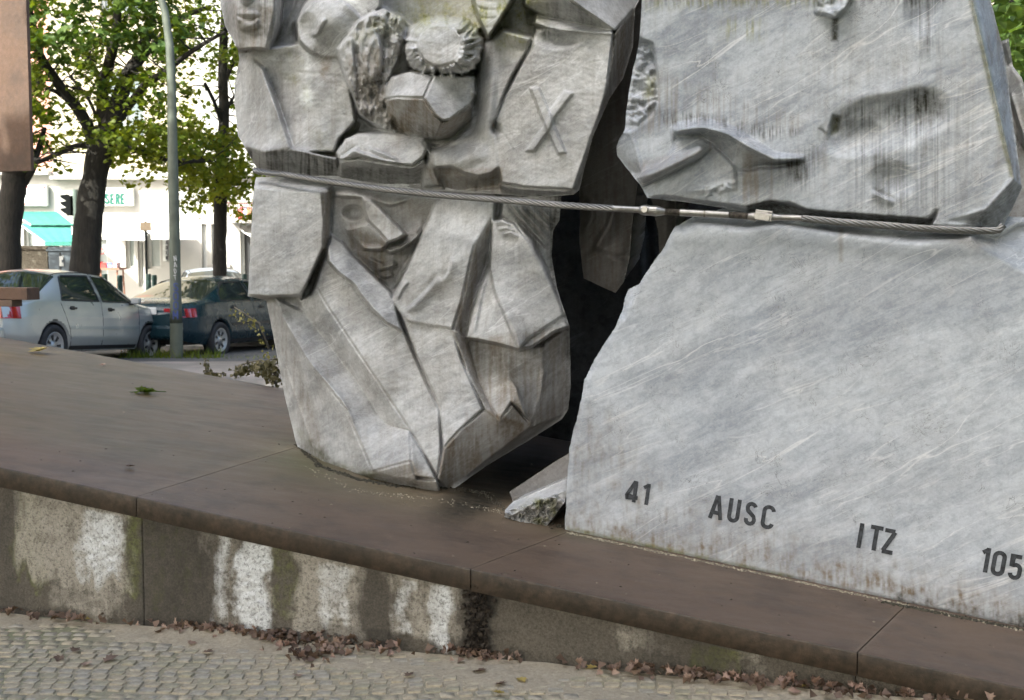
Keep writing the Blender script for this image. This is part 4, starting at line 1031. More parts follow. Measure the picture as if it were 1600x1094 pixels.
U.stain(2, [(1240, 60), (1600, 60), (1590, 330), (1260, 320)], .12, 30, .9, (4, 100), .5)
U.stain(0, [(1165, 320), (1205, 312), (1260, 326), (1460, 342), (1452, 358), (1170, 340)], .75, 3, 0)
U.stain(2, [(980, 255), (1110, 230), (1060, 262), (1003, 292)], .35, 6, .3); U.stain(0, [(1003, 296), (1100, 246), (1118, 232), (1060, 262)], .35, 4)  # last stain paints the shadow line under the fold
o = UR.build('upper_marble_slab', M_MARB_U, 1.8, .06, 1.2, BK)
tag(o, 'streaked grey marble slab with a curled drapery relief, resting above the turnbuckle at right', 'sculpture')

# ---- lower right slab, with the inscription
LR = Relief([(882, 829), (885, 765), (890, 700), (897, 668), (905, 640), (913, 594), (930, 560), (946, 534), (962, 510), (972, 486), (976, 466), (982, 452), (998, 444), (1008, 428), (1022, 408), (1036, 390), (1046, 368), (1056, 354), (1070, 346), (1084, 338), (1130, 326), (1300, 328), (1560, 338), (1640, 340), (1830, 330), (1830, 1030), (1600, 983), (1240, 905)], 2.5, PL_R)
U = LR
U.facet([(860, 850, 0), (880, 600, 0), (1000, 330, 0), (1840, 330, 0), (1840, 1060, 0)], 3)
U.facet([(1500, 340, -12), (1532, 388, 0), (1600, 426, 0), (1840, 560, 0), (1840, 330, -40), (1600, 340, -30), (1560, 360, -22)], 2)
for ptl in ([(882, 829), (890, 700), (905, 640), (915, 594), (962, 510)], [(962, 510), (985, 450), (1036, 390), (1056, 354)]):
    U.fold(ptl, 3, -1.2, 1)
U.facet([(972, 490, -6), (974, 466, -6), (984, 452, -5), (998, 446, -4), (992, 464, -1), (980, 484, -1), (974, 500, -3)], 1.5); U.rough([(970, 495), (980, 452), (1000, 444), (990, 470)], 2, 6, 6, 2)
U.facet([(1084, 341, -8), (1130, 346, -8), (1165, 352, -8), (1185, 352, -8), (1215, 344, -8), (1250, 345, -8), (1300, 356, -8), (1340, 362, -8), (1375, 358, -8), (1400, 362, -8), (1430, 370, -8), (1480, 368, -8), (1520, 366, -8), (1560, 370, -10), (1590, 352, -16), (1640, 345, -22), (1640, 320, -34), (1300, 310, -30), (1084, 310, -24)], 1.5)
U.facet([(1052, 356, -6), (1070, 344, -8), (1086, 341, -8), (1170, 350, -8), (1215, 343, -8), (1300, 355, -9), (1400, 361, -8), (1430, 370, -8), (1520, 366, -6), (1500, 374, -1), (1430, 380, -1), (1340, 370, -1), (1215, 352, -1), (1170, 360, -1), (1090, 352, -1), (1070, 364, -1)], 4)
U.facet([(884, 672, -2), (905, 668, -1), (908, 676, 0), (900, 700, 0), (888, 702, -2)], 3)
U.groove([(1313, 356), (1314, 410)], 1.6, 1.2); U.groove([(1096, 352), (1110, 360), (1150, 358)], 2, 1.5)
U.R += .5 * vnoise(U.X / 90, U.Y / 80, 9, 4) * 2 + .12 * vnoise(U.X / 12, U.Y / 12, 19, 3)
U.blur(1)
U.R += .04 * vnoise(U.X / 2.6, U.Y / 2.6, 49, 2)
U.stain(2, [(884, 620), (950, 640), (1050, 760), (1300, 850), (1600, 930), (1600, 985), (1240, 905), (882, 829)], .33, 26, .6, (5, 40), .5)
U.stain(2, [(890, 800), (1600, 945), (1840, 990), (1840, 1035), (1600, 985), (882, 830)], .45, 14, .7, (4, 24), .4)
U.stain(0, [(1400, 925), (1600, 962), (1840, 1010), (1840, 1035), (1600, 985), (1400, 945)], .55, 7, .5, (4, 14), .5); U.stain(1, [(884, 822), (1100, 868), (1240, 900), (1240, 908), (882, 832)], .5, 5, 0, blot=.5)
U.stain(0, [(882, 780), (900, 720), (960, 700), (900, 800)], .16, 16, .5); U.stain(2, [(1480, 372), (1500, 368), (1590, 372), (1530, 390)], .35, 9); U.stain(0, [(1420, 372), (1480, 372), (1560, 372), (1480, 384)], .25, 8)
U.stain(2, [(1310, 356), (1317, 356), (1317, 410), (1311, 410)], .45, 3)
o = LR.build('inscribed_marble_slab', M_MARB_R, 1.8, .04, 1.0, BK, edge_noise=3.0)
tag(o, 'large smooth grey marble slab with dark inscription along its sloping lower edge', 'sculpture')
LR_O = o

# ---- blocks behind the gap
PB = vplane(880, b1.y + .62, 1100, b1.y + .5)
RB = Relief([(900, -300), (902, 200), (906, 330), (905, 380), (912, 435), (935, 446), (962, 458), (975, 440), (984, 400), (990, 330), (1010, 200), (1020, -300)], 3, PB); U = RB
U.facet([(895, -300, 0), (900, 430, 0), (940, 460, 0), (962, 460, 4), (990, 330, 0), (1020, -300, 0)], 2); U.ball(950, 360, 40, 90, 6)
U.fold([(912, 420), (930, 380), (948, 350), (955, 320)], 12, 8); U.fold([(935, 390), (960, 400), (980, 398)], 8, -5); U.fold([(925, 300), (930, 340), (915, 370)], 10, 6)
U.facet([(908, 408, 0), (930, 386, 6), (958, 402, 8), (978, 404, 4), (964, 458, 2), (912, 436, -4)], 2)
U.blur(1); U.stain(2, [(900, -200), (1010, -200), (985, 400), (960, 460), (905, 436)], .4, 10, .6)
o = RB.build('inner_figure_block', M_MARB_B, .5, .1, 1.0, BK); tag(o, 'shadowed marble block hanging in the dark gap behind the cable', 'sculpture')  # darker marble colour stands in for the dim light here
PB2 = vplane(860, b1.y + 2.1, 1100, b1.y + 2.0)
RC = Relief([(780, -200), (780, 715), (1200, 715), (1200, -200)], 6, PB2)
RC.R += 8 * vnoise(RC.X / 60, RC.Y / 90, 3, 4); RC.fold([(1000, 100), (1010, 500)], 20, 10); RC.stain(0, [(780, -200), (1200, -200), (1200, 715), (780, 715)], .5, 4, 0, blot=.5)
o = RC.build('gap_backing_block', M_MARB_D, .8, .05, 2, BK); tag(o, 'darkened marble block added behind the gap between the carved blocks to stop light', 'sculpture')  # added to stop light; stone and stain darkened to paint the gap's shade
PG = vplane(985, b1.y + .35, 1060, b1.y + .32)
RG = Relief([(1012, -200), (1016, 300), (1022, 335), (1028, 360), (1030, 395), (1044, 400), (1056, 350), (1062, -200)], 3, PG); RG.ball(1040, 330, 16, 60, 4); RG.facet([(985, 420, -6), (1010, 250, -4), (1022, 340, -8), (1000, 640, -8)], 2)
o = RG.build('inner_marble_edge', M_MARB_D, .5, .1, 1.0, BK); tag(o, 'narrow bluish marble sliver under the turnbuckle at the mouth of the gap', 'sculpture')
PR = vplane(1540, r1.y + .55, 1750, r1.y + .45)
RR = Relief([(1520, 90), (1560, 66), (1576, 60), (1583, 104), (1597, 122), (1606, 150), (1640, 190), (1760, 210), (1760, 440), (1520, 440)], 2, PR); U = RR
U.facet([(1500, 50, 0), (1570, 50, 2), (1620, 150, 0), (1770, 200, 0), (1770, 450, 0), (1500, 450, 0)], 2)
U.facet([(1583, 104, 4), (1597, 122, 6), (1608, 170, 8), (1604, 235, 10), (1585, 200, 2), (1574, 150, 0)], 1.2); U.facet([(1560, 66, 4), (1576, 60, 6), (1584, 110, 4), (1573, 100, -4)], 1.2); U.fold([(1575, 140), (1590, 190), (1606, 240)], 8, -6)
U.blur(1); U.stain(2, [(1560, 150), (1760, 210), (1760, 440), (1560, 440)], .35, 8, .3)
o = RR.build('far_marble_block', M_MARB_L, .8, .1, 1.0, BK); tag(o, 'pale broken marble block showing past the right edge of the streaked slab', 'sculpture')

cc = at(960, -60, b1.y + 1.5); cap = Relief([(840, -330), (840, -225), (1120, -215), (1120, -330)], 6, vplane(840, b1.y + .25, 1120, b1.y + .1)); cap.R += 3 * vnoise(cap.X / 40, cap.Y / 40, 5, 4)
o = cap.build('added_gap_cover_block', M_MARB_D, 2.4, .02, 2, BK); tag(o, 'unseen marble block added over the gap to keep skylight out', 'sculpture')  # added out of view so daylight stays out of the gap
# ---- broken slabs at the foot of the gap
PA = vplane(800, on_ramp(800, 784).y + .02, 888, on_ramp(850, 800).y + .06)
SA = Relief([(796, 769), (815, 756), (842, 738), (866, 722), (897, 704), (915, 700), (915, 770), (888, 752), (860, 762), (830, 774), (801, 783)], 1.5, PA); U = SA
U.facet([(790, 768, 0), (866, 718, 0), (915, 695, 0), (915, 745, 12), (860, 762, 12), (800, 785, 12)], 2); U.R += 2 * vnoise(U.X / 10, U.Y / 8, 4, 4)
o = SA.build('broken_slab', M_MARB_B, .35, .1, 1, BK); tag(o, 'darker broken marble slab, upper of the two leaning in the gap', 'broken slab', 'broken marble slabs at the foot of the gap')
PA = vplane(788, on_ramp(788, 810).y, 884, on_ramp(852, 826).y + .04)
SB = Relief([(788, 808), (789, 797), (801, 784), (830, 772), (860, 758), (886, 747), (886, 765), (882, 785), (866, 806), (850, 827), (825, 819), (800, 812)], 1.0, PA); U = SB
U.facet([(785, 800, 2), (801, 783, -10), (888, 744, -16), (889, 765, 0), (862, 776, 2), (815, 795, 3), (792, 805, 3)], 1.5)
U.facet([(800, 806, 2), (818, 792, 3), (830, 788, 5), (850, 776, 3), (868, 776, 2), (884, 784, 0), (850, 830, -4), (800, 816, -2)], 1.2); U.rough([(790, 800), (866, 772), (884, 786), (850, 824), (795, 812)], 4, 9, 8, 2, 81, True)
U.stain(0, [(790, 800), (818, 792), (868, 776), (876, 795), (850, 824), (795, 812)], .38, 3, 0, blot=1.0); U.stain(1, [(800, 800), (830, 780), (870, 778), (870, 805), (850, 824)], .6, 4, 0, blot=.9); U.stain(2, [(800, 800), (884, 775), (880, 790), (850, 824)], .3, 4)
o = SB.build('broken_slab', M_MARB_L, .35, .1, .6, BK); tag(o, 'white topped broken marble slab with a mossy fracture, lower of the two leaning in the gap', 'broken slab', 'broken marble slabs at the foot of the gap')

# ------------------------------------------------------------------ inscription, each letter inlaid on the slab
M_INK = flat('dark_inlay', (.042, .045, .05), .7, var=.5, scale=60, bump=.4)
def arc(cx, cy, rx, ry, a0, a1, n=10):
    return [(cx + rx * math.cos(math.radians(a0 + (a1 - a0) * i / n)), cy + ry * math.sin(math.radians(a0 + (a1 - a0) * i / n))) for i in range(n + 1)]
# unit: cap height 1, y up; list of strokes (polyline) drawn with width
GL = {
 '4': [[(.36, 0), (.36, 1)], [(.33, .98), (.02, .27), (.02, .22), (.50, .22)]],
 '1': [[(.26, 0), (.26, 1)], [(.26, .93), (.06, .78)]],
 'A': [[(.03, 0), (.235, 1)], [(.265, 1), (.47, 0)], [(.10, .27), (.40, .27)]],
 'U': [[(.08, 1), (.08, .25)] + arc(.25, .24, .17, .17, 180, 360) + [(.42, 1)]],
 'S': [arc(.25, .755, .165, .17, 15, 200, 9) + [(.12, .62), (.38, .40)] + arc(.25, .245, .165, .17, 20, -195, 9)],
 'C': [arc(.25, .76, .17, .17, 0, 180, 8) + [(.08, .5)] + arc(.25, .24, .17, .17, 180, 360, 8)],
 'I': [[(.1, 0), (.1, 1)]], 'T': [[(.24, 0), (.24, 1)], [(.0, .93), (.48, .93)]],
 'Z': [[(.03, .93), (.42, .93)], [(.42, .90), (.06, .10)], [(.03, .07), (.44, .07)]],
 '0': [arc(.25, .76, .17, .17, 0, 180, 8) + [(.08, .5)] + arc(.25, .24, .17, .17, 180, 360, 8) + [(.42, .76)]],
 '5': [[(.42, .93), (.10, .93), (.09, .52)] + arc(.25, .44, .17, .15, 130, 0, 6) + arc(.25, .24, .17, .17, 0, -180, 8)],
 '3': [arc(.25, .755, .165, .17, 160, -70, 8) + [(.20, .52)] + [(.32, .5)] + arc(.25, .245, .17, .17, 60, -160, 8)],
 'E': [[(.1, 0), (.1, 1)], [(.1, .93), (.44, .93)], [(.1, .5), (.38, .5)], [(.1, .07), (.44, .07)]],
 'R': [[(.1, 0), (.1, 1)], [(.1, .93), (.28, .93)] + arc(.27, .74, .16, .19, 90, -90, 6) + [(.1, .53)], [(.26, .53), (.44, 0)]],
 'L': [[(.1, 1), (.1, 0)], [(.1, .07), (.44, .07)]], 'O': None, 'D': [[(.1, 0), (.1, 1)], [(.1, .93), (.22, .93)] + arc(.22, .5, .2, .43, 90, -90, 8) + [(.1, .07)]],
 'N': [[(.08, 0), (.08, 1)], [(.08, .98), (.42, .02)], [(.42, 0), (.42, 1)]], 'P': [[(.1, 0), (.1, 1)], [(.1, .93), (.28, .93)] + arc(.27, .72, .16, .21, 90, -90, 6) + [(.1, .51)]],
 'M': [[(.06, 0), (.06, 1)], [(.06, .98), (.28, .3)], [(.28, .3), (.5, .98)], [(.5, 0), (.5, 1)]],
}
GL['O'] = GL['0']
def glyph(mb, ch, h, wd, M, z0=0.0, z1=.002, xs=1.0):
    """each stroke is a flat ribbon; segments butt with mitres"""
    for si, st in enumerate(GL[ch]):
        P = [Vector((p[0] * h * xs, p[1] * h)) for p in st]; zz = z1 + si * .0003
        n = len(P); Lf = []; Rt = []
        for i in range(n):
            a = P[max(0, i - 1)]; b_ = P[min(n - 1, i + 1)]; t = (b_ - a).normalized(); nn = Vector((-t.y, t.x))
            wk = wd
            if 0 < i < n - 1:
                t1 = (P[i] - a).normalized(); cs = max(.55, t1.dot(t)); wk = wd / cs
            Lf.append(P[i] + nn * wk / 2); Rt.append(P[i] - nn * wk / 2)
        V = []; F = []
        for i in range(n):
            for q in (Lf[i], Rt[i]):
                V.append(M @ Vector((q.x, q.y, z0))); V.append(M @ Vector((q.x, q.y, zz)))
        for i in range(n - 1):
            a = i * 4; b_ = a + 4
            F += [[a + 1, a + 3, b_ + 3, b_ + 1], [a, a + 1, b_ + 1, b_], [a + 2, b_ + 2, b_ + 3, a + 3]]
        F += [[0, 2, 3, 1], [(n - 1) * 4, (n - 1) * 4 + 1, (n - 1) * 4 + 3, (n - 1) * 4 + 2]]
        mb.add(V, F)
ins_d = SL.copy()                                       # the lines follow the ramp
ins_u = WN.cross(ins_d); ins_u = ins_u if ins_u.z > 0 else -ins_u
def on_slab(px, py, off=0.0):
    Y = float(PL_R(px, py)); return at(px, py, Y) - WN * off
def letter_frame(px, py):
    o_ = on_slab(px, py); M = Matrix.Identity(4)
    z = -WN
    for r_ in range(3): M[r_][0] = ins_d[r_]; M[r_][1] = ins_u[r_]; M[r_][2] = z[r_]; M[r_][3] = o_[r_]
    return M
def word(chars):
    for ch, bx, by, hpx, xs in chars:
        Y = float(PL_R(bx, by)); h = hpx / FPX * Y
        M = letter_frame(bx, by); mb = MB(); glyph(mb, ch, h, h * .165, M, .0, .0058, xs)
        mb.v = [v - LR_O.location for v in mb.v]
        mb.build('letter', M_INK, LR_O)
word([('4', 977, 782, 34, 1.12), ('1', 1001, 787, 34, 1.0),
      ('A', 1108, 809, 38, 1.0), ('U', 1135, 814, 38, 1.0), ('S', 1161, 819, 38, 1.0), ('C', 1187, 824, 38, 1.12),
      ('I', 1337, 855, 40, 1.0), ('T', 1355, 858, 40, 1.0), ('Z', 1376, 863, 40, 1.0),
      ('1', 1528, 892, 40, 1.0), ('0', 1546, 897, 40, 1.05), ('5', 1573, 903, 40, 1.0)])

# ------------------------------------------------------------------ steel cable with turnbuckle
M_STEEL = flat('cable_steel', (.22, .215, .205), .36, .85, var=.12, scale=10)
M_STEELB = flat('stainless_fitting', (.34, .325, .30), .36, .9, var=.2, scale=30)
M_GREASE = flat('greasy_thread', (.20, .18, .155), .5, .7, var=.4, scale=60)
def cable_Y(px):
    pl = np.interp(px, [400, 420, 660, 860, 1000, 1200, 1440, 1560], [float(PL_UP(400, 270)) - .02, float(PL_UP(420, 270)) - .10, float(PL_UP(660, 300)) - .22, float(PL_UP(860, 320)) - .24, float(PL_R(1000, 326)) - .12, float(PL_R(1200, 338)) - .075, float(PL_R(1440, 355)) - .075, float(PL_R(1560, 362)) - .055])
    return float(pl)
def cpt(px, py, dz=0): return at(px, py, cable_Y(px))
cab = empty('tension_cable', tuple(cpt(960, 326))); tag(cab, 'twisted steel cable with a turnbuckle strapped across the marble blocks', 'cable')
def strands(path, r=.0165, ns=6, pitch=-.20):
    P = [cpt(*p) for p in path]
    # resample
    Q = [P[0]]; 
    for a, b_ in zip(P[:-1], P[1:]):
        n = max(2, int((b_ - a).length / .008))
        Q += [a.lerp(b_, i / n) for i in range(1, n + 1)]
    Lc = [0.0]
    for a, b_ in zip(Q[:-1], Q[1:]): Lc.append(Lc[-1] + (b_ - a).length)
    for k in range(ns):
        pts = []
        for i, q in enumerate(Q):
            t = (Q[min(i + 3, len(Q) - 1)] - Q[max(i - 3, 0)]).normalized(); x = t.cross(Vector((0, 0, 1))).normalized(); y = x.cross(t)
            an = 2 * math.pi * (k / ns + Lc[i] / pitch)
            pts.append(q + (x * math.cos(an) + y * math.sin(an)) * r * .62 - cab.location)
        mb = MB().tube(pts, r * .37, 6); mb.build('strand', M_STEEL, cab, smooth=True)
strands([(398, 266), (404, 268), (440, 272), (500, 282), (600, 296), (700, 306), (800, 314), (880, 321), (961, 326)], .0165)
strands([(1252, 341), (1300, 346), (1380, 352), (1440, 357), (1500, 360), (1545, 361), (1560, 360), (1568, 352)], .016)
def rod(name, a, b_, r, mat, n=16, segs=None):
    A, B = cpt(*a) - cab.location, cpt(*b_) - cab.location; r = r * .86
    if segs: pts = [A.lerp(B, s_[0]) for s_ in segs]; rd_ = [r * s_[1] for s_ in segs]
    else: pts = [A, B]; rd_ = r
    return MB().tube(pts, rd_, n).build(name, mat, cab, smooth=False, bevel=.002)
rod('swage', (958, 326), (1000, 328), .0165, M_STEELB)
rod('eye_end', (998, 328), (1018, 329), .026, M_STEELB, 16, [(0, .6), (.2, .9), (.5, 1.05), (.8, 1.0), (1, .8)])
rod('fork', (1012, 329), (1040, 331), .027, M_STEELB, 16, [(0, .9), (.5, 1), (.75, .8), (1, .55)])
M1 = Matrix.Translation(cpt(1009, 328) - cab.location) @ WN.to_track_quat('Z', 'Y').to_matrix().to_4x4()
MB().lathe([(0, -.036), (.013, -.036), (.014, -.03), (.014, .03), (0, .03)], 16, M1).build('pin', M_STEELB, cab, smooth=False)
def thread(a, b_, r):
    A, B = cpt(*a) - cab.location, cpt(*b_) - cab.location; n = 60
    MB().tube([A.lerp(B, i / n) for i in range(n + 1)], [r * (1.0 if i % 2 else .86) for i in range(n + 1)], 12).build('threaded_rod', M_GREASE, cab)
thread((1038, 331), (1064, 332), .0145)
rod('turnbuckle_body', (1062, 332), (1100, 334), .018, M_STEELB); rod('turnbuckle_nut', (1099, 334), (1103, 334), .0175, M_GREASE); rod('turnbuckle_body', (1102, 334), (1139, 336), .018, M_STEELB)
thread((1138, 336), (1172, 338), .0145)
c0 = cpt(1188, 338) - cab.location; c1 = cpt(1205, 340) - cab.location; d01 = (c1 - c0).normalized(); up_ = Vector((0, 0, 1)); rot_ = Matrix((d01, WN, d01.cross(WN))).transposed()
rod('fork_root', (1168, 338), (1182, 339), .022, M_STEELB, 16, [(0, .7), (.5, 1), (1, 1.05)])
for sgn, dz in ((-1, 0.0), (1, .012)):
    MB().box(cpt(1193, 339) - cab.location + WN * .017 * sgn + Vector((0, 0, dz)), (.075, .008, .034), rot_).build('fork_plate', M_STEELB, cab, bevel=.004)
M2 = Matrix.Translation(cpt(1199, 341) - cab.location) @ WN.to_track_quat('Z', 'Y').to_matrix().to_4x4()
MB().lathe([(0, -.038), (.012, -.038), (.013, -.030), (.008, -.028), (.008, .03), (0, .03)], 16, M2).build('pin', M_STEELB, cab)
rod('eye_end', (1194, 339), (1222, 340), .024, M_STEELB, 16, [(0, .7), (.25, 1.0), (.55, .8), (1, .62)])
rod('swage', (1218, 340), (1253, 341), .015, M_STEELB)
# ------------------------------------------------------------------ leaves and trees
def leaf_mat(name, c1, c2, trans=.45):
    m, t, b = new_mat(name); nb = NB(t); L = t.links
    f = nb.noise(nb.coord(), 1.3, 4, .6); g = nb.noise(nb.coord(), 9, 2, .5)
    col = nb.ramp(nb.math('ADD', nb.math('MULTIPLY', f, .55), nb.math('MULTIPLY', g, .45)), [(.38, c1), (.62, c2)])
    L.new(col, b.inputs['Base Color']); b.inputs['Roughness'].default_value = .5; b.inputs['Specular IOR Level'].default_value = .3
    tr = t.nodes.new('ShaderNodeBsdfTranslucent'); L.new(nb.mix(1.0, col, (1.0, 1.0, .35), 'MULTIPLY'), tr.inputs[0])
    mx = t.nodes.new('ShaderNodeMixShader'); mx.inputs[0].default_value = trans
    L.new(b.outputs[0], mx.inputs[1]); L.new(tr.outputs[0], mx.inputs[2]); L.new(mx.outputs[0], t.nodes['Material Output'].inputs[0])
    return m
M_LEAF = leaf_mat('maple_leaf', (.05, .10, .012), (.21, .24, .026), .55)
M_LEAFD = leaf_mat('maple_leaf_dark', (.04, .085, .02), (.11, .16, .03), .4)
M_LEAFY = leaf_mat('maple_leaf_sunlit_tone', (.14, .20, .02), (.32, .32, .036), .55)  # yellower leaf copy, the sunlit look put into its colour
def bark(name, a, b_):
    m, t, b = new_mat(name); nb = NB(t); v = nb.coord(scale=(5, 5, 1.2))
    f = nb.noise(v, 5, 7, .65)
    t.links.new(nb.ramp(f, [(.3, a), (.7, b_)]), b.inputs['Base Color']); b.inputs['Roughness'].default_value = .9
    t.links.new(nb.bump(f, .8, .03), b.inputs['Normal']); return m
M_BARK = bark('dark_bark', (.011, .009, .006), (.036, .029, .020))
M_BARKG = bark('grey_bark', (.075, .065, .05), (.15, .135, .105))
MAPLE = [(0, 0), (.30, .02), (.22, .16), (.50, .30), (.36, .42), (.46, .66), (.24, .60), (.16, .74), (0, 1.0), (-.16, .74), (-.24, .60), (-.46, .66), (-.36, .42), (-.50, .30), (-.22, .16), (-.30, .02)]
def leaves(name, cen, size, mat, parent=None, simple=False, up=.5, fold=.18):
    """a maple leaf at every centre, random attitude, one mesh"""
    n = len(cen); cen = np.asarray(cen, float)
    if simple: base = np.array([(0, 0, 0), (.5, .4, fold), (0, 1, 0), (-.5, .4, fold)]); tri = [(0, 1, 2), (0, 2, 3)]
    else:
        base = np.array([(x, y, fold * abs(x) * 1.5 - .12 * (y - .5) ** 2) for x, y in MAPLE] + [(0, .4, -.03)])
        k = len(MAPLE); tri = [(i, (i + 1) % k, k) for i in range(k)]
    base = base - np.array([0, .4, 0])
    nrm = rng.normal(size=(n, 3)); nrm[:, 2] = np.abs(nrm[:, 2]) * .6 + up * 1.6; nrm /= np.linalg.norm(nrm, axis=1, keepdims=True)
    t = rng.normal(size=(n, 3)); t[:, 2] -= .4; t -= nrm * (t * nrm).sum(1, keepdims=True); t /= np.linalg.norm(t, axis=1, keepdims=True)
    s_ = np.cross(t, nrm); sz = size * rng.uniform(.6, 1.25, n)
    V = cen[:, None, :] + sz[:, None, None] * (base[None, :, 0:1] * s_[:, None, :] + base[None, :, 1:2] * t[:, None, :] + base[None, :, 2:3] * nrm[:, None, :])
    F = (np.array(tri)[None] + (np.arange(n) * len(base))[:, None, None]).reshape(-1, 3)
    org = np.array(parent.location) if parent else np.zeros(3)
    return npmesh(name, V.reshape(-1, 3) - org, F, mat, parent, False)
def clump(c, r, n, flatz=.6):
    d = rng.normal(size=(n, 3)); d /= np.linalg.norm(d, axis=1, keepdims=True); d *= (rng.random(n) ** .5)[:, None] * r
    d[:, 2] *= flatz; return np.asarray(c) + d
def limb(mb, pts, org, n=10, wob=.03):
    P = [Vector(p[:3]) for p in pts]; R = [p[3] for p in pts]; Q = []; RR = []
    for i in range(len(P) - 1):
        a, b_, = P[i], P[i + 1]; p0 = P[max(0, i - 1)]; p3 = P[min(len(P) - 1, i + 2)]
        for k in range(5):
            t = k / 5; q = .5 * ((2 * a) + (b_ - p0) * t + (2 * p0 - 5 * a + 4 * b_ - p3) * t * t + (3 * a - p0 - 3 * b_ + p3) * t ** 3)
            r_ = R[i] + (R[i + 1] - R[i]) * t
            Q.append(q + Vector((random.uniform(-1, 1), random.uniform(-1, 1), random.uniform(-1, 1))) * wob * r_ * 2); RR.append(r_ * random.uniform(.95, 1.06))
    Q.append(P[-1]); RR.append(R[-1])
    mb.tube([q - org for q in Q], RR, n); return Q
def pxl(Y, *pts):
    """limb given by photo columns/rows and width in photo pixels; fourth value shifts depth"""
    out = []
    for p in pts:
        y = Y + (p[3] if len(p) > 3 else 0); v = at(p[0], p[1], y); out.append((v.x, v.y, v.z, p[2] / 2 / FPX * y))
    return out
def tree(name, label, base, trunk, limbs, crowns, group='street trees behind the memorial', bark_m=M_BARK):
    root = empty(name, base); tag(root, label, 'tree', group)
    mb = MB(); limb(mb, trunk, root.location, 14, .02)
    mb.build('trunk', bark_m, root, smooth=True)
    tips = []
    for lm in limbs:
        m_ = MB(); Q = limb(m_, lm, root.location, 9); tips += Q[len(Q) // 3:]
        m_.build('limb', bark_m, root, smooth=True)
    tw = MB()
    for c, r in zip(tips, [1] * len(tips)):
        if random.random() < .8:
            e = c + Vector((random.uniform(-1, 1), random.uniform(-1, 1), random.uniform(-.4, .8))) * random.uniform(.4, 1.1)
            m_ = c.lerp(e, .5) + Vector((0, 0, random.uniform(-.1, .15)))
            tw.tube([c - root.location, m_ - root.location, e - root.location], [.018, .012, .005], 5)
    t_ = tw.build('twigs', bark_m, root, smooth=True) if tw.v else None
    if t_: t_['kind'] = 'stuff'
    for cen, size, mat, simple in crowns:
        o = leaves('crown', cen, size, mat, root, simple); o['kind'] = 'stuff'
    return root
def px_cloud(n, x0, x1, y0, y1, Y0, Y1, per, r, keep=None):
    out = []
    while len(out) < n:
        px, py, Y = random.uniform(x0, x1), random.uniform(y0, y1), random.uniform(Y0, Y1)
        if keep and not keep(px, py): continue
        c = at(px, py, Y); out.append(clump(c, r * random.uniform(.6, 1.2), per))
    return np.concatenate(out)
def low_edge(px, py):
    lim = np.interp(px, [-200, 0, 40, 75, 100, 140, 190, 235, 270, 300, 330, 360, 420], [230, 235, 262, 282, 240, 225, 250, 300, 250, 322, 300, 330, 330])
    if py > lim: return False
    dens = np.interp(py, [0, 60, 200, 260, 330], [1, 1, .9, .62, .55]); return random.random() < dens
Yt = 22.0
b_ = at(125, 475, Yt); base = (b_.x, b_.y, gz(Yt))
tA = pxl(Yt, (126, 560, 50), (131, 440, 46), (138, 350, 42), (148, 275, 38), (160, 228, 40), (166, 200, 34))
lA = [pxl(Yt, (152, 250, 24), (144, 215, 20), (128, 180, 18), (98, 140, 17, -.3), (70, 100, 14, -.6), (54, 60, 10, -.9), (46, 0, 7, -1.2)),
      pxl(Yt, (164, 215, 30), (178, 175, 26), (200, 118, 22, .2), (220, 82, 18, .3), (234, 30, 14, .5), (240, -60, 10, .6)),
      pxl(Yt, (164, 200, 22), (160, 140, 18), (172, 92, 16, -.3), (182, 40, 13, -.5), (184, -60, 9, -.5)),
      pxl(Yt, (160, 130, 11), (146, 105, 8), (134, 84, 6)),
      pxl(Yt, (180, 190, 18), (205, 160, 14), (228, 132, 12, -.4), (258, 112, 10, -.8), (300, 80, 8, -1), (350, 50, 5, -1.2)),
      pxl(Yt, (172, 226, 12), (200, 232, 10), (245, 245, 9, .4), (290, 252, 8, .8), (335, 250, 5, 1.0)),
      pxl(Yt, (150, 226, 11), (120, 228, 9), (90, 240, 9, .3), (55, 256, 6, .5)),
      pxl(Yt, (205, 115, 12), (240, 70, 10, .8), (280, 30, 8, 1.2), (330, 10, 6, 1.4)),
      pxl(Yt, (110, 155, 8), (80, 140, 6), (48, 125, 4, .3)), pxl(Yt, (150, 180, 6), (135, 150, 5, .6), (110, 120, 4, 1))]
cA = px_cloud(350, -20, 300, -200, 320, 20.6, 24.5, 26, .42, lambda x, y: low_edge(x, y))
cA2 = px_cloud(90, 40, 300, -200, 110, 19.8, 21.6, 22, .4, lambda x, y: low_edge(x, y) and random.random() < .8)  # darker leaf copy paints the shade of the upper foliage
cAy = px_cloud(60, 150, 300, 200, 335, 21.5, 24, 20, .36, lambda x, y: low_edge(x, y - 8))
tree('maple_tree', 'dark forked maple with wide limbs, between the grey cabinet and the lamp post', base, tA, lA, [(cA, .115, M_LEAF, False), (cA2, .14, M_LEAFD, False), (cAy, .12, M_LEAFY, False)])
Yt = 21.0
b_ = at(15, 420, Yt); base = (b_.x, b_.y, gz(Yt))
tB = pxl(Yt, (8, 560, 44), (12, 440, 38), (16, 340, 36), (22, 290, 38), (26, 262, 44))
lB = [pxl(Yt, (36, 285, 16), (50, 262, 14), (58, 240, 10, .3), (70, 200, 7, .5)), pxl(Yt, (26, 270, 30), (20, 200, 26), (10, 100, 22), (0, 0, 18)), pxl(Yt, (10, 200, 18), (-60, 120, 14), (-120, 20, 10, -1))]
cB = px_cloud(190, -260, 60, -200, 255, 19.5, 23, 26, .45, lambda x, y: y < 250)
tree('maple_tree', 'dark maple trunk half hidden by the hanging rust panel at the left edge', base, tB, lB, [(cB, .13, M_LEAF, False)])
Yt = 24.5
b_ = at(343, 470, Yt); base = (b_.x, b_.y, gz(Yt))
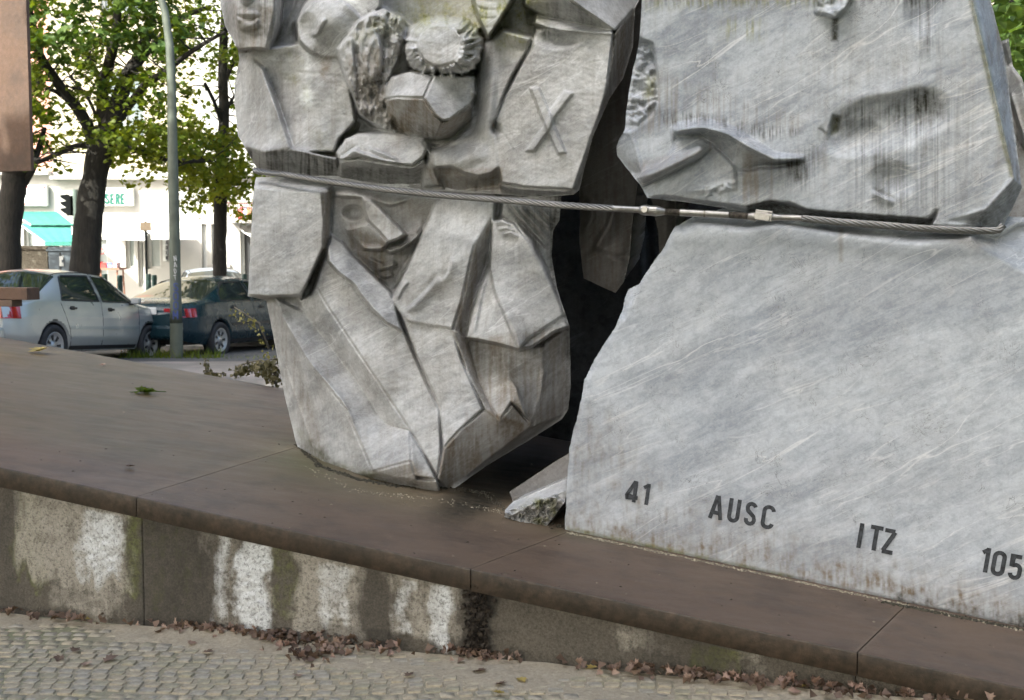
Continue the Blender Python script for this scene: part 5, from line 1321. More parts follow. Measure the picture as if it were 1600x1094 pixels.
tC = pxl(Yt, (342, 520, 22), (343, 440, 21), (344, 360, 20), (345, 290, 19), (347, 240, 18), (350, 180, 16), (348, 100, 14), (352, 0, 11), (352, -100, 8))
lC = [pxl(Yt, (346, 250, 8), (360, 225, 8), (380, 200, 6, .5), (400, 180, 5, 1)), pxl(Yt, (348, 200, 7), (335, 160, 6, -.3), (320, 130, 5, -.6)), pxl(Yt, (350, 130, 8), (380, 60, 7), (410, 0, 5)), pxl(Yt, (345, 200, 6), (355, 170, 5), (366, 150, 4))]
cC = px_cloud(310, 270, 620, -200, 330, 22.5, 27, 26, .45, lambda x, y: low_edge(min(x, 380), y))
cCy = px_cloud(85, 265, 400, 215, 345, 23, 26, 20, .34, lambda x, y: low_edge(min(x, 380), y - 12))
tree('maple_tree', 'slender maple with lower leaves coloured sunlit yellow close to the left edge of the marble', base, tC, lC, [(cC, .115, M_LEAF, False), (cCy, .12, M_LEAFY, False)])
for i, (x, y) in enumerate([(at(343, 440, 24.3).x, 24.3)]):
    pass
# greenery beyond the right edge and the ones that shade the memorial (their crowns hang above and beside the picture)
def shade_tree(label, x, y, h0, cx, cy, cz, rx, ry, rz, n, size=.2, group='maples shading the memorial'):
    root_z = gz(y); tr = [(x, y, root_z - .1, .30), (x + .05, y, 2.5, .24), (x + (cx - x) * .3, y + (cy - y) * .3, h0, .20), (cx, cy, cz, .10)]
    lim = []
    for k in range(7):
        a = k * .9 + random.random() * .5; e = Vector((cx + math.cos(a) * rx * .7, cy + math.sin(a) * ry * .7, cz + random.uniform(-.3, .5) * rz))
        s_ = Vector(tr[2][:3]); md = s_.lerp(e, .5) + Vector((0, 0, .3)); lim.append([(*s_, .11), (*md, .07), (*e, .025)])
    d = rng.normal(size=(n // 30, 3)); d /= np.linalg.norm(d, axis=1, keepdims=True); d *= (rng.random(len(d)) ** .4)[:, None]
    cs = d * np.array([rx, ry, rz]) + np.array([cx, cy, cz]); pts = np.concatenate([clump(c, .75, 30, .6) for c in cs])
    return tree('maple_tree', label, (x, y, root_z), tr, lim, [(pts, size, M_LEAFD, True)], group)
shade_tree('maple behind the viewer on the left whose crown shades the marble blocks', -8.2, -3.0, 4.2, -7.0, -1.6, 8.0, 4.4, 4.4, 2.8, 21000, .26)
shade_tree('maple behind the viewer on the right whose crown shades the lower slab', -1.0, -5.6, 4.2, -3.0, -4.0, 8.2, 4.6, 3.6, 2.8, 21000, .26)
shade_tree('maple at the left of the ramp whose crown shades the parked cars', -13.0, 8.0, 4.6, -12.0, 10.0, 8.4, 5.4, 5.0, 3.0, 22000, .26)
shade_tree('maple on the right side beyond the marble with low green branches', 13.5, 16.5, 3.0, 9.6, 16.5, 4.6, 4.2, 3.5, 3.4, 12000, .2, None)

for i_, (x_, y_) in enumerate([(-1.5, 25.5), (4.5, 26.0), (11.0, 26.5), (19, 27)]):  # hidden trees added to darken reflections in the cars
    shade_tree(['added street maple first behind the marble group', 'added street maple second behind the marble group', 'added street maple third behind the marble group', 'added street maple far right behind the marble group'][i_], x_, y_, 2.6, x_, y_, 5.2, 3.4, 3.0, 3.4, 6000, .28, 'street trees added to darken the car reflections')
shade_tree('maple added right of the memorial, outside the picture, to block side sky', 8.5, 2.0, 3.0, 7.6, 2.2, 6.0, 3.8, 4.6, 4.6, 20000, .26, 'maples beside the memorial')  # added to make right-facing surfaces darker
shade_tree('tall maple added straight behind the viewer, right of the sun trees', 4.5, -7.5, 3.4, 4.5, -7.0, 7.2, 5.0, 3.2, 4.8, 20000, .28, 'tall maples added to block the frontal sky')  # this and the next one added to cut light from the front sky
shade_tree('tall maple added well to the left of the viewer', -14.5, .5, 3.4, -14.0, .5, 7.0, 3.6, 5.2, 4.6, 18000, .28, 'tall maples added to block the frontal sky')
# hedge and trees added behind the viewer to block the low sky
def hedge(label, x0, x1, y, h):
    root = empty('hedge', ((x0 + x1) / 2, y, 0)); tag(root, label, 'hedge')
    n = int((x1 - x0) * 26); c = np.stack([rng.uniform(x0, x1, n), y + rng.normal(0, .45, n), rng.uniform(.1, h, n) + 0], -1)
    pts = np.concatenate([clump(q, .4, 12, .9) for q in c]); o = leaves('foliage', pts, .22, M_LEAFD, root, True, .2); o['kind'] = 'stuff'
    mb = MB()
    for i in range(int((x1 - x0) / 1.2)): x = x0 + .6 + i * 1.2 - root.location.x; mb.tube([(x, 0, 0), (x + .1, .1, h * .5), (x, -.1, h * .85)], [.05, .035, .01], 6)
    q = mb.build('stems', M_BARK, root); q['kind'] = 'stuff'
hedge('tall clipped hedge added behind the viewer to block the low sky', -16, 16, -9.5, 3.6)
shade_tree('maple added in the hedge line behind the viewer, to the left', -11, -9.5, 4, -11, -9.5, 7.5, 4.6, 3.2, 3.2, 9000, .26)
shade_tree('maple added in the hedge line behind the viewer, to the right', 9.5, -9.5, 4, 9.5, -9.5, 7.5, 4.6, 3.2, 3.2, 9000, .26)

# ------------------------------------------------------------------ houses across the street
M_PL_W = flat('white_plaster', (.40, .385, .35), .85, var=.06, scale=2)
M_PL_C = flat('cream_plaster', (.42, .37, .27), .85, var=.08, scale=2)
M_PL_S = flat('salmon_plaster', (.62, .30, .22), .85, var=.1, scale=2)
M_FRAME = flat('white_window_frame', (.60, .60, .57), .5, var=.05)
M_GLASS = flat('window_glass', (.16, .19, .19), .06, var=.35, scale=1.2, spec=.9)
M_GLASSP = flat('pale_shop_window', (.42, .46, .45), .12, var=.2, scale=1.0, spec=.8)
M_DARK = flat('dark_doorway', (.03, .03, .03), .5)
M_STONE = flat('plinth_stone', (.35, .33, .30), .8)
YF = 33.4
def fx(px): return (px - 800) / FPX * YF
def fz(py): return at(400, py, YF).z
def house(label, x0, x1, h, mat, openings, upper=True, zsplit=None, matg=None, storeys=4):
    root = empty('town_house', ((x0 + x1) / 2, YF, 0)); tag(root, label, 'house'); O = root.location
    zg = gz(YF) - .3
    # front wall with real openings: cells of a grid
    ops = list(openings)
    if upper:
        nw = max(1, int((x1 - x0) / 2.6)); wd = (x1 - x0) / nw
        for s_ in range(storeys - 1):
            for k in range(nw):
                cx = x0 + wd * (k + .5); z0 = 4.55 + s_ * 3.5; ops.append((cx - .55, cx + .55, z0, z0 + 1.95, 'window'))
    xs = sorted({x0, x1} | {v for o_ in ops for v in o_[:2]}); zs = sorted({zg, h} | {v for o_ in ops for v in o_[2:4]} | ({zsplit} if zsplit else set()))
    mb = MB(); mg = MB()
    for i in range(len(xs) - 1):
        for j in range(len(zs) - 1):
            cx, cz = (xs[i] + xs[i + 1]) / 2, (zs[j] + zs[j + 1]) / 2
            if any(o_[0] < cx < o_[1] and o_[2] < cz < o_[3] for o_ in ops): continue
            t_ = mg if (matg and zsplit and cz < zsplit) else mb
            t_.add([(xs[i] - O.x, 0, zs[j]), (xs[i + 1] - O.x, 0, zs[j]), (xs[i + 1] - O.x, 0, zs[j + 1]), (xs[i] - O.x, 0, zs[j + 1])], [[0, 1, 2, 3]])
    for a in ops:     # reveals
        X0, X1, Z0, Z1 = a[0] - O.x, a[1] - O.x, a[2], a[3]; d = .22
        (mg if (matg and zsplit and Z1 < zsplit) else mb).add([(X0, 0, Z0), (X1, 0, Z0), (X1, 0, Z1), (X0, 0, Z1), (X0, d, Z0), (X1, d, Z0), (X1, d, Z1), (X0, d, Z1)], [[0, 1, 5, 4], [1, 2, 6, 5], [2, 3, 7, 6], [3, 0, 4, 7]])
    # sides, back
    W = (x1 - x0) / 2; mb.add([(-W, 0, zg), (-W, 10, zg), (-W, 10, h), (-W, 0, h), (W, 0, zg), (W, 10, zg), (W, 10, h), (W, 0, h)], [[0, 1, 2, 3], [4, 7, 6, 5], [1, 5, 6, 2]])
    o = meshobj('wall', mb.v, mb.f, mat, root)
    if mg.v: meshobj('ground_floor_wall', mg.v, mg.f, matg, root)
    MB().add([(-W - .2, -.4, h), (W + .2, -.4, h), (W + .2, 5, h + 2.6), (-W - .2, 5, h + 2.6), (W + .2, 10, h), (-W - .2, 10, h)], [[0, 1, 2, 3], [3, 2, 4, 5]]).build('roof', flat('roof_tile', (.22, .09, .06), .8), root)
    for a in ops:
        X0, X1, Z0, Z1 = a[0] - O.x, a[1] - O.x, a[2], a[3]; kind = a[4]; w_, h_ = X1 - X0, Z1 - Z0; cx, cz = (X0 + X1) / 2, (Z0 + Z1) / 2
        f = MB(); t_ = .07
        f.box((X0 + t_ / 2, .17, cz), (t_, .06, h_)); f.box((X1 - t_ / 2, .17, cz), (t_, .06, h_)); f.box((cx, .17, Z1 - t_ / 2), (w_ - 2 * t_, .06, t_)); f.box((cx, .17, Z0 + t_ / 2), (w_ - 2 * t_, .06, t_))
        if kind == 'window': f.box((cx, .165, cz), (.06, .05, h_ - 2 * t_)); f.box((cx, .16, Z0 + h_ * .68), (w_ - 2 * t_, .045, .05))
        nm = 'door' if kind in ('door', 'dark_door') else 'window'
        fo = f.build(nm, M_FRAME, root)
        g = M_GLASS if kind == 'window' else (M_DARK if kind == 'dark_door' else M_GLASSP)
        MB().add([(X0, .21, Z0), (X1, .21, Z0), (X1, .21, Z1), (X0, .21, Z1)], [[0, 1, 2, 3]]).build('pane', g, fo)
        if kind == 'window': MB().box((cx, -.03, Z0 - .05), (w_ + .2, .14, .08)).build('sill', M_STONE, fo)
    return root
zb = fz(448); 
hA = house('salmon house with a white ground floor behind the green awning', fx(-420), fx(88), 15, M_PL_S, [(fx(-20), fx(30), zb + .5, fz(350), 'shop'), (fx(40), fx(76), zb + .1, fz(352), 'shop'), (fx(-300), fx(-200), zb + .5, fz(345), 'shop')], zsplit=fz(272), matg=M_PL_W)
hB = house('cream house with a white shop front and white awnings across the street', fx(88), fx(312), 15.5, M_PL_C, [(fx(150), fx(170), zb + .05, fz(370), 'door'), (fx(198), fx(213), fz(420), fz(348), 'shop'), (fx(217), fx(227), zb, fz(376), 'door'), (fx(232), fx(253), fz(420), fz(360), 'shop'), (fx(100), fx(120), zb + .1, fz(352), 'shop')], zsplit=fz(268), matg=M_PL_W)
hC = house('white house with narrow glazed door and a dark entrance nearest the marble', fx(312), fx(760), 14.5, M_PL_W, [(fx(317), fx(325), zb, fz(350), 'door'), (fx(332), fx(356), zb + .6, fz(350), 'window'), (fx(377), fx(395), zb, fz(350), 'dark_door'), (fx(420), fx(520), zb + .5, fz(340), 'shop'), (fx(560), fx(700), zb + .5, fz(340), 'shop')], zsplit=fz(268), matg=M_PL_W)
hD = house('long pale house row continuing behind the marble to the right', fx(760), fx(2300), 15, M_PL_C, [(fx(800 + i * 120), fx(870 + i * 120), zb + .5, fz(340), 'shop') for i in range(12)], zsplit=fz(268), matg=M_PL_W)
hE = house('pale house row continuing to the left behind the trees', fx(-1600), fx(-420), 15, M_PL_C, [(fx(-1500 + i * 120), fx(-1430 + i * 120), zb + .5, fz(340), 'shop') for i in range(8)], zsplit=fz(268), matg=M_PL_W)
def child_box(name, root, px0, px1, py0, py1, mat, y0=-.12, y1=0.0, bevel=0):
    x0, x1 = fx(px0) - root.location.x, fx(px1) - root.location.x; z0, z1 = fz(py1), fz(py0)
    return MB().box(((x0 + x1) / 2, (y0 + y1) / 2, (z0 + z1) / 2), (x1 - x0, y1 - y0, z1 - z0)).build(name, mat, root, bevel=bevel)
M_RED = flat('red_paint', (.55, .04, .035), .5, var=.1)
M_GRN_T = flat('green_lettering', (.0, .085, .055), .5, var=.05)
child_box('cornice', hA, -420, 87, 268, 274, M_PL_W, -.3, -.002); child_box('cornice', hB, 89, 311, 276, 281, M_PL_W, -.3, -.002); child_box('cornice', hC, 313, 760, 270, 275, M_PL_W, -.3, -.002)
sb = child_box('sign_board', hA, 26, 82, 290, 322, M_FRAME, -.20, -.05)
for (a, b2, c, d) in ((28, 80, 292, 293.5), (28, 80, 318.5, 320), (28, 29.2, 293.5, 318.5), (78.8, 80, 293.5, 318.5)):
    q = child_box('border', hA, a, b2, c, d, M_RED, -.215, -.2); q.parent = sb
sb = child_box('sign_board', hB, 140, 215, 294, 322, flat('sign_cream', (.60, .60, .54), .6, var=.04), -.20, -.05)
def sign_text(txt, parent, px, py, hpx, Y, mat, xs=1.0, wd=.18, adv=.60, name='lettering'):
    mb = MB(); h = hpx / FPX * Y; z = at(px, py, Y).z; x = at(px, py, Y).x
    for ch in txt:
        if ch == ' ': x += adv * h * .7; continue
        M = Matrix(((1, 0, 0, x), (0, 0, -1, Y), (0, 1, 0, z), (0, 0, 0, 1))); glyph(mb, ch, h, h * wd, M, 0, .006, xs); x += h * adv * xs * (.7 if ch in '1I' else 1.1)
    w_ = Vector((0, 0, 0)); q = parent
    while q: w_ += Vector(q.location); q = q.parent
    mb.v = [v - w_ for v in mb.v]; return mb.build(name, mat, parent)
sign_text('ASERE', sb, 156, 319, 16, YF - .215, M_GRN_T, .82, .18, .56)
# red round emblem on the shop window and a vertical lettered board
M_TC = flat('pale_board', (.62, .63, .60), .6)
for cx in (153.5, 159):
    mb = MB(); ang = [2 * math.pi * i / 14 for i in range(15)]; r_ = 4.0 / FPX * YF; c = at(cx, 393, YF - .05)
    mb.tube([c + Vector((math.cos(a) * r_, 0, math.sin(a) * r_)) - hB.location for a in ang], .012, 5, False); mb.build('emblem', M_RED, hB)
bd = child_box('lettered_board', hB, 258, 264, 372, 408, M_TC, -.12, -.02)
for i, ch in enumerate('ADEN'): sign_text(ch, bd, 259.2, 382 + i * 8, 6, YF - .13, M_DARK, 1.0, .2)
# balcony with red rail at the right house
bl = child_box('balcony_slab', hC, 366, 412, 346, 350, M_STONE, -1.1, -.002)
mb = MB()
for i in range(14): x = fx(367 + i * 3.4) - hC.location.x; mb.box((x, -1.05, (fz(346) + fz(320)) / 2), (.02, .02, fz(320) - fz(346)))
mb.box((fx(389) - hC.location.x, -1.05, fz(320)), (fx(412) - fx(366), .04, .04)); mb.build('balcony_rail', flat('dark_rail', (.12, .05, .045), .6), hC)
for i, c in enumerate([(.5, .08, .06), (.30, .30, .45), (.4, .2, .1)]):
    q = at(379 + i * 5, 334, YF - .95); mb = MB(); mb.lathe([(0, -.16), (.10, -.16), (.14, 0), (.13, .10), (.06, .17), (0, .18)], 8, Matrix.Translation(q - hC.location)); mb.build('flower_pot', flat('pot_%d' % i if False else 'balcony_pot_' + 'abc'[i], c, .7), hC)

# awnings
M_AWG = flat('green_awning_cloth', (.03, .17, .125), .75, var=.06)
M_AWW = flat('white_awning_cloth', (.66, .64, .60), .8, var=.05)
def awning(label, tl, tr, br, bl, yt, yb, mat, val=9):
    root = empty('awning', at((tl[0] + tr[0]) / 2, tl[1], yt)); tag(root, label, 'awning', 'awnings over the shop fronts'); O = root.location
    P = [at(*tl, yt), at(*tr, yt), at(*br, yb), at(*bl, yb)]; n = 8
    mb = MB(); V = []; 
    for j in range(4):
        for i in range(n + 1):
            a = P[0].lerp(P[1], i / n); b2 = P[3].lerp(P[2], i / n); q = a.lerp(b2, j / 3); V.append(q + Vector((0, 0, -.03 * math.sin(math.pi * j / 3) + .008 * (i % 2))) - O)
    V2 = [v - Vector((0, 0, .012)) for v in V]; m = n + 1; F = []
    for j in range(3):
        for i in range(n): F.append([j * m + i, j * m + i + 1, (j + 1) * m + i + 1, (j + 1) * m + i])
    mb.add(V, F); mb.add(V2, [f[::-1] for f in F]); mb.build('canopy', mat, root)
    mv = MB(); d = (P[2] - P[3]); k = 16; h = val / FPX * yb
    for i in range(k):
        a = P[3] + d * (i / k); b2 = P[3] + d * ((i + .96) / k); c = (a + b2) / 2
        mv.add([a - O, b2 - O, b2 - O - Vector((0, 0, h * .8)), c - O - Vector((0, 0, h)), a - O - Vector((0, 0, h * .8))], [[0, 1, 2, 3, 4]])
    vo = mv.build('valance', mat, root); so_ = vo.modifiers.new('s', 'SOLIDIFY'); so_.thickness = .008
    for p, q in ((P[0], P[3]), (P[1], P[2])):
        MB().tube([p - O, q - O], .02, 6).build('arm', M_FRAME, root)
awning('green cloth awning over the shop beside the left tree trunk', (16, 331), (91, 331), (118, 352), (48, 352), YF - .1, YF - 2.3, M_AWG, 0.1)
awning('green lower awning flap hanging beyond the left tree trunk', (30, 350), (112, 352), (115, 378), (70, 379), YF - 2.2, YF - 2.6, M_AWG, 6)
awning('white awning over the shop door, left of the sign post', (150, 333), (190, 333), (230, 368), (160, 366), YF - .1, YF - 2.0, M_AWW)
awning('wide white awning between the sign post and the lamp post', (192, 334), (262, 333), (306, 366), (236, 366), YF - .1, YF - 2.0, M_AWW)
awning('small white awning in the dark entrance nearest the marble', (374, 356), (392, 352), (398, 372), (380, 362), YF - .1, YF - 1.2, M_AWW, 2)

# ------------------------------------------------------------------ street furniture
def place(name, px, Y): p = at(px, 400, Y); return (p.x, Y, gz(Y))
M_POST = flat('grey_green_post', (.085, .095, .068), .6, 0, var=.18, scale=6, bump=.1)
YL = 19.4
lp = empty('lamp_post', (at(276, 560, YL).x, YL, gz(YL))); tag(lp, 'grey green steel lamp post with blue and white scrawls in front of the parked cars', 'lamp post'); O = lp.location
pts = [(276, 563), (275.5, 505), (275, 480), (273, 380), (270, 250), (268, 130), (265, 70), (258, 20), (247, -20), (225, -70), (190, -120), (140, -150)]
P = [at(a, b2, YL) - O for a, b2 in pts]; P[0].z = -.05
wpx = [19.5, 19.5, 17.5, 17, 15.5, 13.5, 12.6, 11.5, 10.5, 9.5, 8.5, 8]
MB().tube(P[:2], [.098, .098], 20).build('base_sleeve', M_POST, lp, smooth=False)
MB().tube(P[1:], [w_ / 2 / FPX * YL for w_ in wpx[1:]], 18).build('pole', M_POST, lp, smooth=True)
e = P[-1]; MB().box(e + Vector((-.35, 0, -.02)), (.8, .26, .13), bevel=0).build('lamp_head', M_POST, lp, bevel=.04)
MB().box(e + Vector((-.38, 0, -.095)), (.6, .2, .03)).build('lamp_lens', M_FRAME, lp)
M_BLU = flat('blue_spray', (.04, .06, .20), .6); M_WHT = flat('white_spray', (.42, .42, .40), .6)
def scrawl(px, py, hpx, ch, mat, Y, par, rotd=0, xs=1):
    mb = MB(); h = hpx / FPX * Y; p = at(px, py, Y); M = Matrix.Translation(p - par.location) @ Matrix.Rotation(math.radians(rotd), 4, 'Y') @ Matrix(((1, 0, 0, 0), (0, 0, -1, 0), (0, 1, 0, 0), (0, 0, 0, 1)))
    glyph(mb, ch, h, h * .13, M, 0, .002, xs); mb.build('graffiti_letter', mat, par)
for i, ch in enumerate('SOOM'): scrawl(270, 455 + i * 14.5, 13, ch, M_BLU, YL - .094, lp, 0, 1.5 if ch != 'M' else 1.2)
for i, ch in enumerate('NADT'): scrawl(272, 408 + i * 10, 8, ch, M_WHT, YL - .092, lp, -8, 1.2)

M_BOL = flat('dark_green_bollard', (.025, .055, .045), .45, var=.15)
def bollard(label, px, top, Y):
    x = at(px, top, Y); root = empty('bollard', (x.x, Y, gz(Y) + (.12 if Y > 23.6 else 0))); tag(root, label, 'bollard', 'dark bollards along the far pavement'); h = x.z - root.location.z
    MB().lathe([(0, -.05), (.055, -.05), (.055, h - .16), (.050, h - .155), (.050, h - .13), (.057, h - .125), (.057, h - .02), (.045, h), (0, h)], 14).build('post', M_BOL, root, smooth=False)
    MB().lathe([(.0, 0.0), (.085, 0), (.085, .03), (.06, .05), (0, .05)], 14).build('foot_collar', M_BOL, root)
bollard('dark bollard rising above the hood of the silver car, beside its mirror', 187, 430, 24.2)
bollard('dark bollard in front of the red display table', 163.5, 428, 25.5); bollard('dark bollard just left of its twin behind the dark car roof', 232, 428, 26); bollard('dark bollard just right of its twin behind the dark car roof', 241, 429.5, 26.2)
bollard('dark bollard beside the slender maple at the marble edge', 382, 428, 26)

# cabinets beside the tree
M_CAB = flat('pebble_concrete_cabinet', (.17, .145, .105), .9, var=.3, scale=40, bump=.4); M_CABG = flat('blue_grey_cabinet', (.10, .12, .135), .55, var=.1)
Yc = 22.6
def cabinet(name, label, x0, x1, ytop, mat, capm):
    a, b2 = at(x0, ytop, Yc), at(x1, ytop, Yc); root = empty(name, ((a.x + b2.x) / 2, Yc + .25, gz(Yc))); tag(root, label, 'cabinet'); w_ = b2.x - a.x; h = a.z - root.location.z
    MB().box((0, 0, (h - .08) / 2), (w_, .5, h - .08)).build('body', mat, root, bevel=.01); MB().box((0, 0, h - .04), (w_ + .06, .56, .08)).build('lid', capm, root, bevel=.01)
    return root, w_, h
cb, w_, h = cabinet('power_cabinet', 'brown pebble concrete cabinet with louvred panel behind the silver car', -60, 74, 384, M_CAB, flat('brown_lid', (.10, .08, .055), .8))
for k in range(9): MB().box((-w_ / 2 + (45 / FPX * Yc), -.262, h - .14 - k * .045), (.9, .018, .028), Matrix.Rotation(math.radians(25), 3, 'X')).build('louvre', flat('louvre_brown', (.10, .085, .06), .7) if k == 0 else bpy.data.materials['louvre_brown'], cb)
cb, w_, h = cabinet('power_cabinet', 'blue grey metal cabinet with white notice beside the forked maple', 75, 112, 386, M_CABG, M_CABG)
MB().box((0, -.256, h - .40), (.02, .01, .6)).build('door_gap', M_DARK, cb); nt_ = at(96, 408, Yc - .01) - cb.location
MB().box((nt_.x, -.257, nt_.z), (.075, .012, .19)).build('notice', M_FRAME, cb); MB().box((nt_.x + .02, -.265, nt_.z + .0), (.03, .004, .05)).build('notice_print', M_CABG, cb)

# traffic light seen from the side
Yv = 27.0; p = at(118, 330, Yv); tl = empty('traffic_light', (p.x, Yv, gz(Yv) + .12)); tag(tl, 'black traffic light with hooded lamps, seen from the side left of the forked maple', 'traffic light'); O = tl.location
M_TL = flat('traffic_light_black', (.006, .007, .007), .9, spec=.1)
MB().tube([(0, 0, 0), (0, 0, at(118, 296, Yv).z - O.z)], .06, 12).build('pole', flat('pole_green_grey', (.10, .13, .11), .5), tl)
a, b2 = at(106, 306, Yv) - O, at(114, 337, Yv) - O
MB().box(((a.x + b2.x) / 2, 0, (a.z + b2.z) / 2), (b2.x - a.x, .22, a.z - b2.z)).build('housing', M_TL, tl, bevel=.02)
for k in range(3):
    z = a.z - (a.z - b2.z) * (k + .5) / 3
    MB().add([(a.x - .15, -.09, z + .075), (a.x, -.09, z + .1), (a.x, .09, z + .1), (a.x - .15, .09, z + .075), (a.x - .11, -.1, z + .02), (a.x, -.1, z - .05), (a.x, .1, z - .05), (a.x - .11, .1, z + .02)], [[0, 1, 2, 3], [0, 4, 5, 1], [3, 2, 6, 7], [0, 3, 7, 4]]).build('visor', M_TL, tl)
    MB().lathe([(0, 0), (.08, 0), (.08, .02), (0, .03)], 14, Matrix.Translation((a.x, 0, z)) @ Matrix.Rotation(-math.pi / 2, 4, 'Y')).build('lens', flat('lens_dark', (.05, .05, .03), .2), tl)
MB().box((p.x - O.x - .03, 0, (a.z + b2.z) / 2), (.12, .03, .04)).build('bracket', M_TL, tl)
# street sign seen on its post
Ys = 27.5; p = at(229.5, 440, Ys); sg = empty('sign_post', (p.x, Ys, gz(Ys) + .12)); tag(sg, 'thin dark post with a small beige sign board under the white awnings', 'sign'); O = sg.location
MB().tube([(0, 0, 0), (0, 0, at(229, 346, Ys).z - O.z)], .028, 8).build('post', M_TL, sg)
q = at(227.5, 354, Ys - .05) - O; MB().box((q.x, -.045, q.z), (17 / FPX * Ys, .02, 13 / FPX * Ys)).build('board', flat('beige_sign', (.13, .095, .06), .8), sg, bevel=.004)
# display table
Yd = 29.5; a, b2 = at(148, 420, Yd), at(192, 420, Yd); tb = empty('display_table', ((a.x + b2.x) / 2, Yd, gz(Yd) + .12)); tag(tb, 'wooden trestle table with red boxes in front of the shop', 'table')
M_WOOD = flat('worn_wood', (.27, .13, .08), .7, var=.2); w_ = b2.x - a.x; zt = a.z - tb.location.z
MB().box((0, 0, zt), (w_, .6, .05)).build('tabletop', M_WOOD, tb)
for sx_ in (-.4, .4):
    for sy_ in (-.22, .22): MB().tube([(sx_ * w_, sy_, zt - .03), (sx_ * w_ * 1.08, sy_ * 1.4, 0)], .022, 6).build('leg', M_WOOD, tb)
for i, (px, wx, c) in enumerate([(154, 12, (.55, .03, .03)), (166, 9, (.6, .05, .04)), (176, 8, (.16, .2, .35)), (184, 7, (.5, .3, .3))]):
    q = at(px, 416, Yd); w2 = wx / FPX * Yd; z0 = tb.location.z + zt + .025
    bx_ = empty('goods_box', (q.x, Yd - .1, z0)); tag(bx_, ['large red box at the left end of the display table', 'smaller red box next to the large one on the display table', 'blue box on the display table', 'pinkish box at the right end of the display table'][i], 'box', 'boxes on the display table')
    m_ = flat('box_%s' % ['red', 'scarlet', 'blue', 'pink'][i], c, .6); h = .10 + .03 * (i == 0)
    MB().box((0, 0, h / 2), (w2, .25, h)).build('body', m_, bx_, bevel=.006); MB().box((0, 0, h + .008), (w2 + .02, .27, .016)).build('lid', m_, bx_)

# ------------------------------------------------------------------ cars
M_TYRE = flat('tyre_rubber', (.018, .018, .018), .85, var=.3, scale=20); M_RIM = flat('wheel_cover', (.40, .40, .39), .35, .6, var=.1)
M_CGL = flat('car_window_glass', (.018, .024, .022), .04, var=.3, scale=3, spec=.9); M_TRIM = flat('black_trim', (.015, .015, .015), .5)
M_TAIL = flat('tail_light_red', (.32, .008, .012), .12, var=.2, scale=12, spec=.8, coat=.6); M_CHR = flat('car_lamp_glass', (.55, .55, .52), .12, .3)
def paint_mat(name, col, metal=.55, rough=.30):
    m, t, b = new_mat(name); nb = NB(t); v = nb.coord()
    t.links.new(nb.mix(nb.math('MULTIPLY', nb.ramp(nb.noise(v, 3, 6, .6), [(.4, 0), (.75, 1)]), .25), col, tuple(c * .6 + .04 for c in col)), b.inputs['Base Color'])
    b.inputs['Metallic'].default_value = metal; b.inputs['Specular IOR Level'].default_value = .3; b.inputs['Coat Weight'].default_value = .4 if metal else .12; b.inputs['Coat Roughness'].default_value = .12
    t.links.new(nb.ramp(nb.noise(v, 6, 4), [(.3, rough - .04), (.7, rough + .12)]), b.inputs['Roughness']); return m
def lin(tab, x): return np.interp(x, [p[0] for p in tab], [p[1] for p in tab])
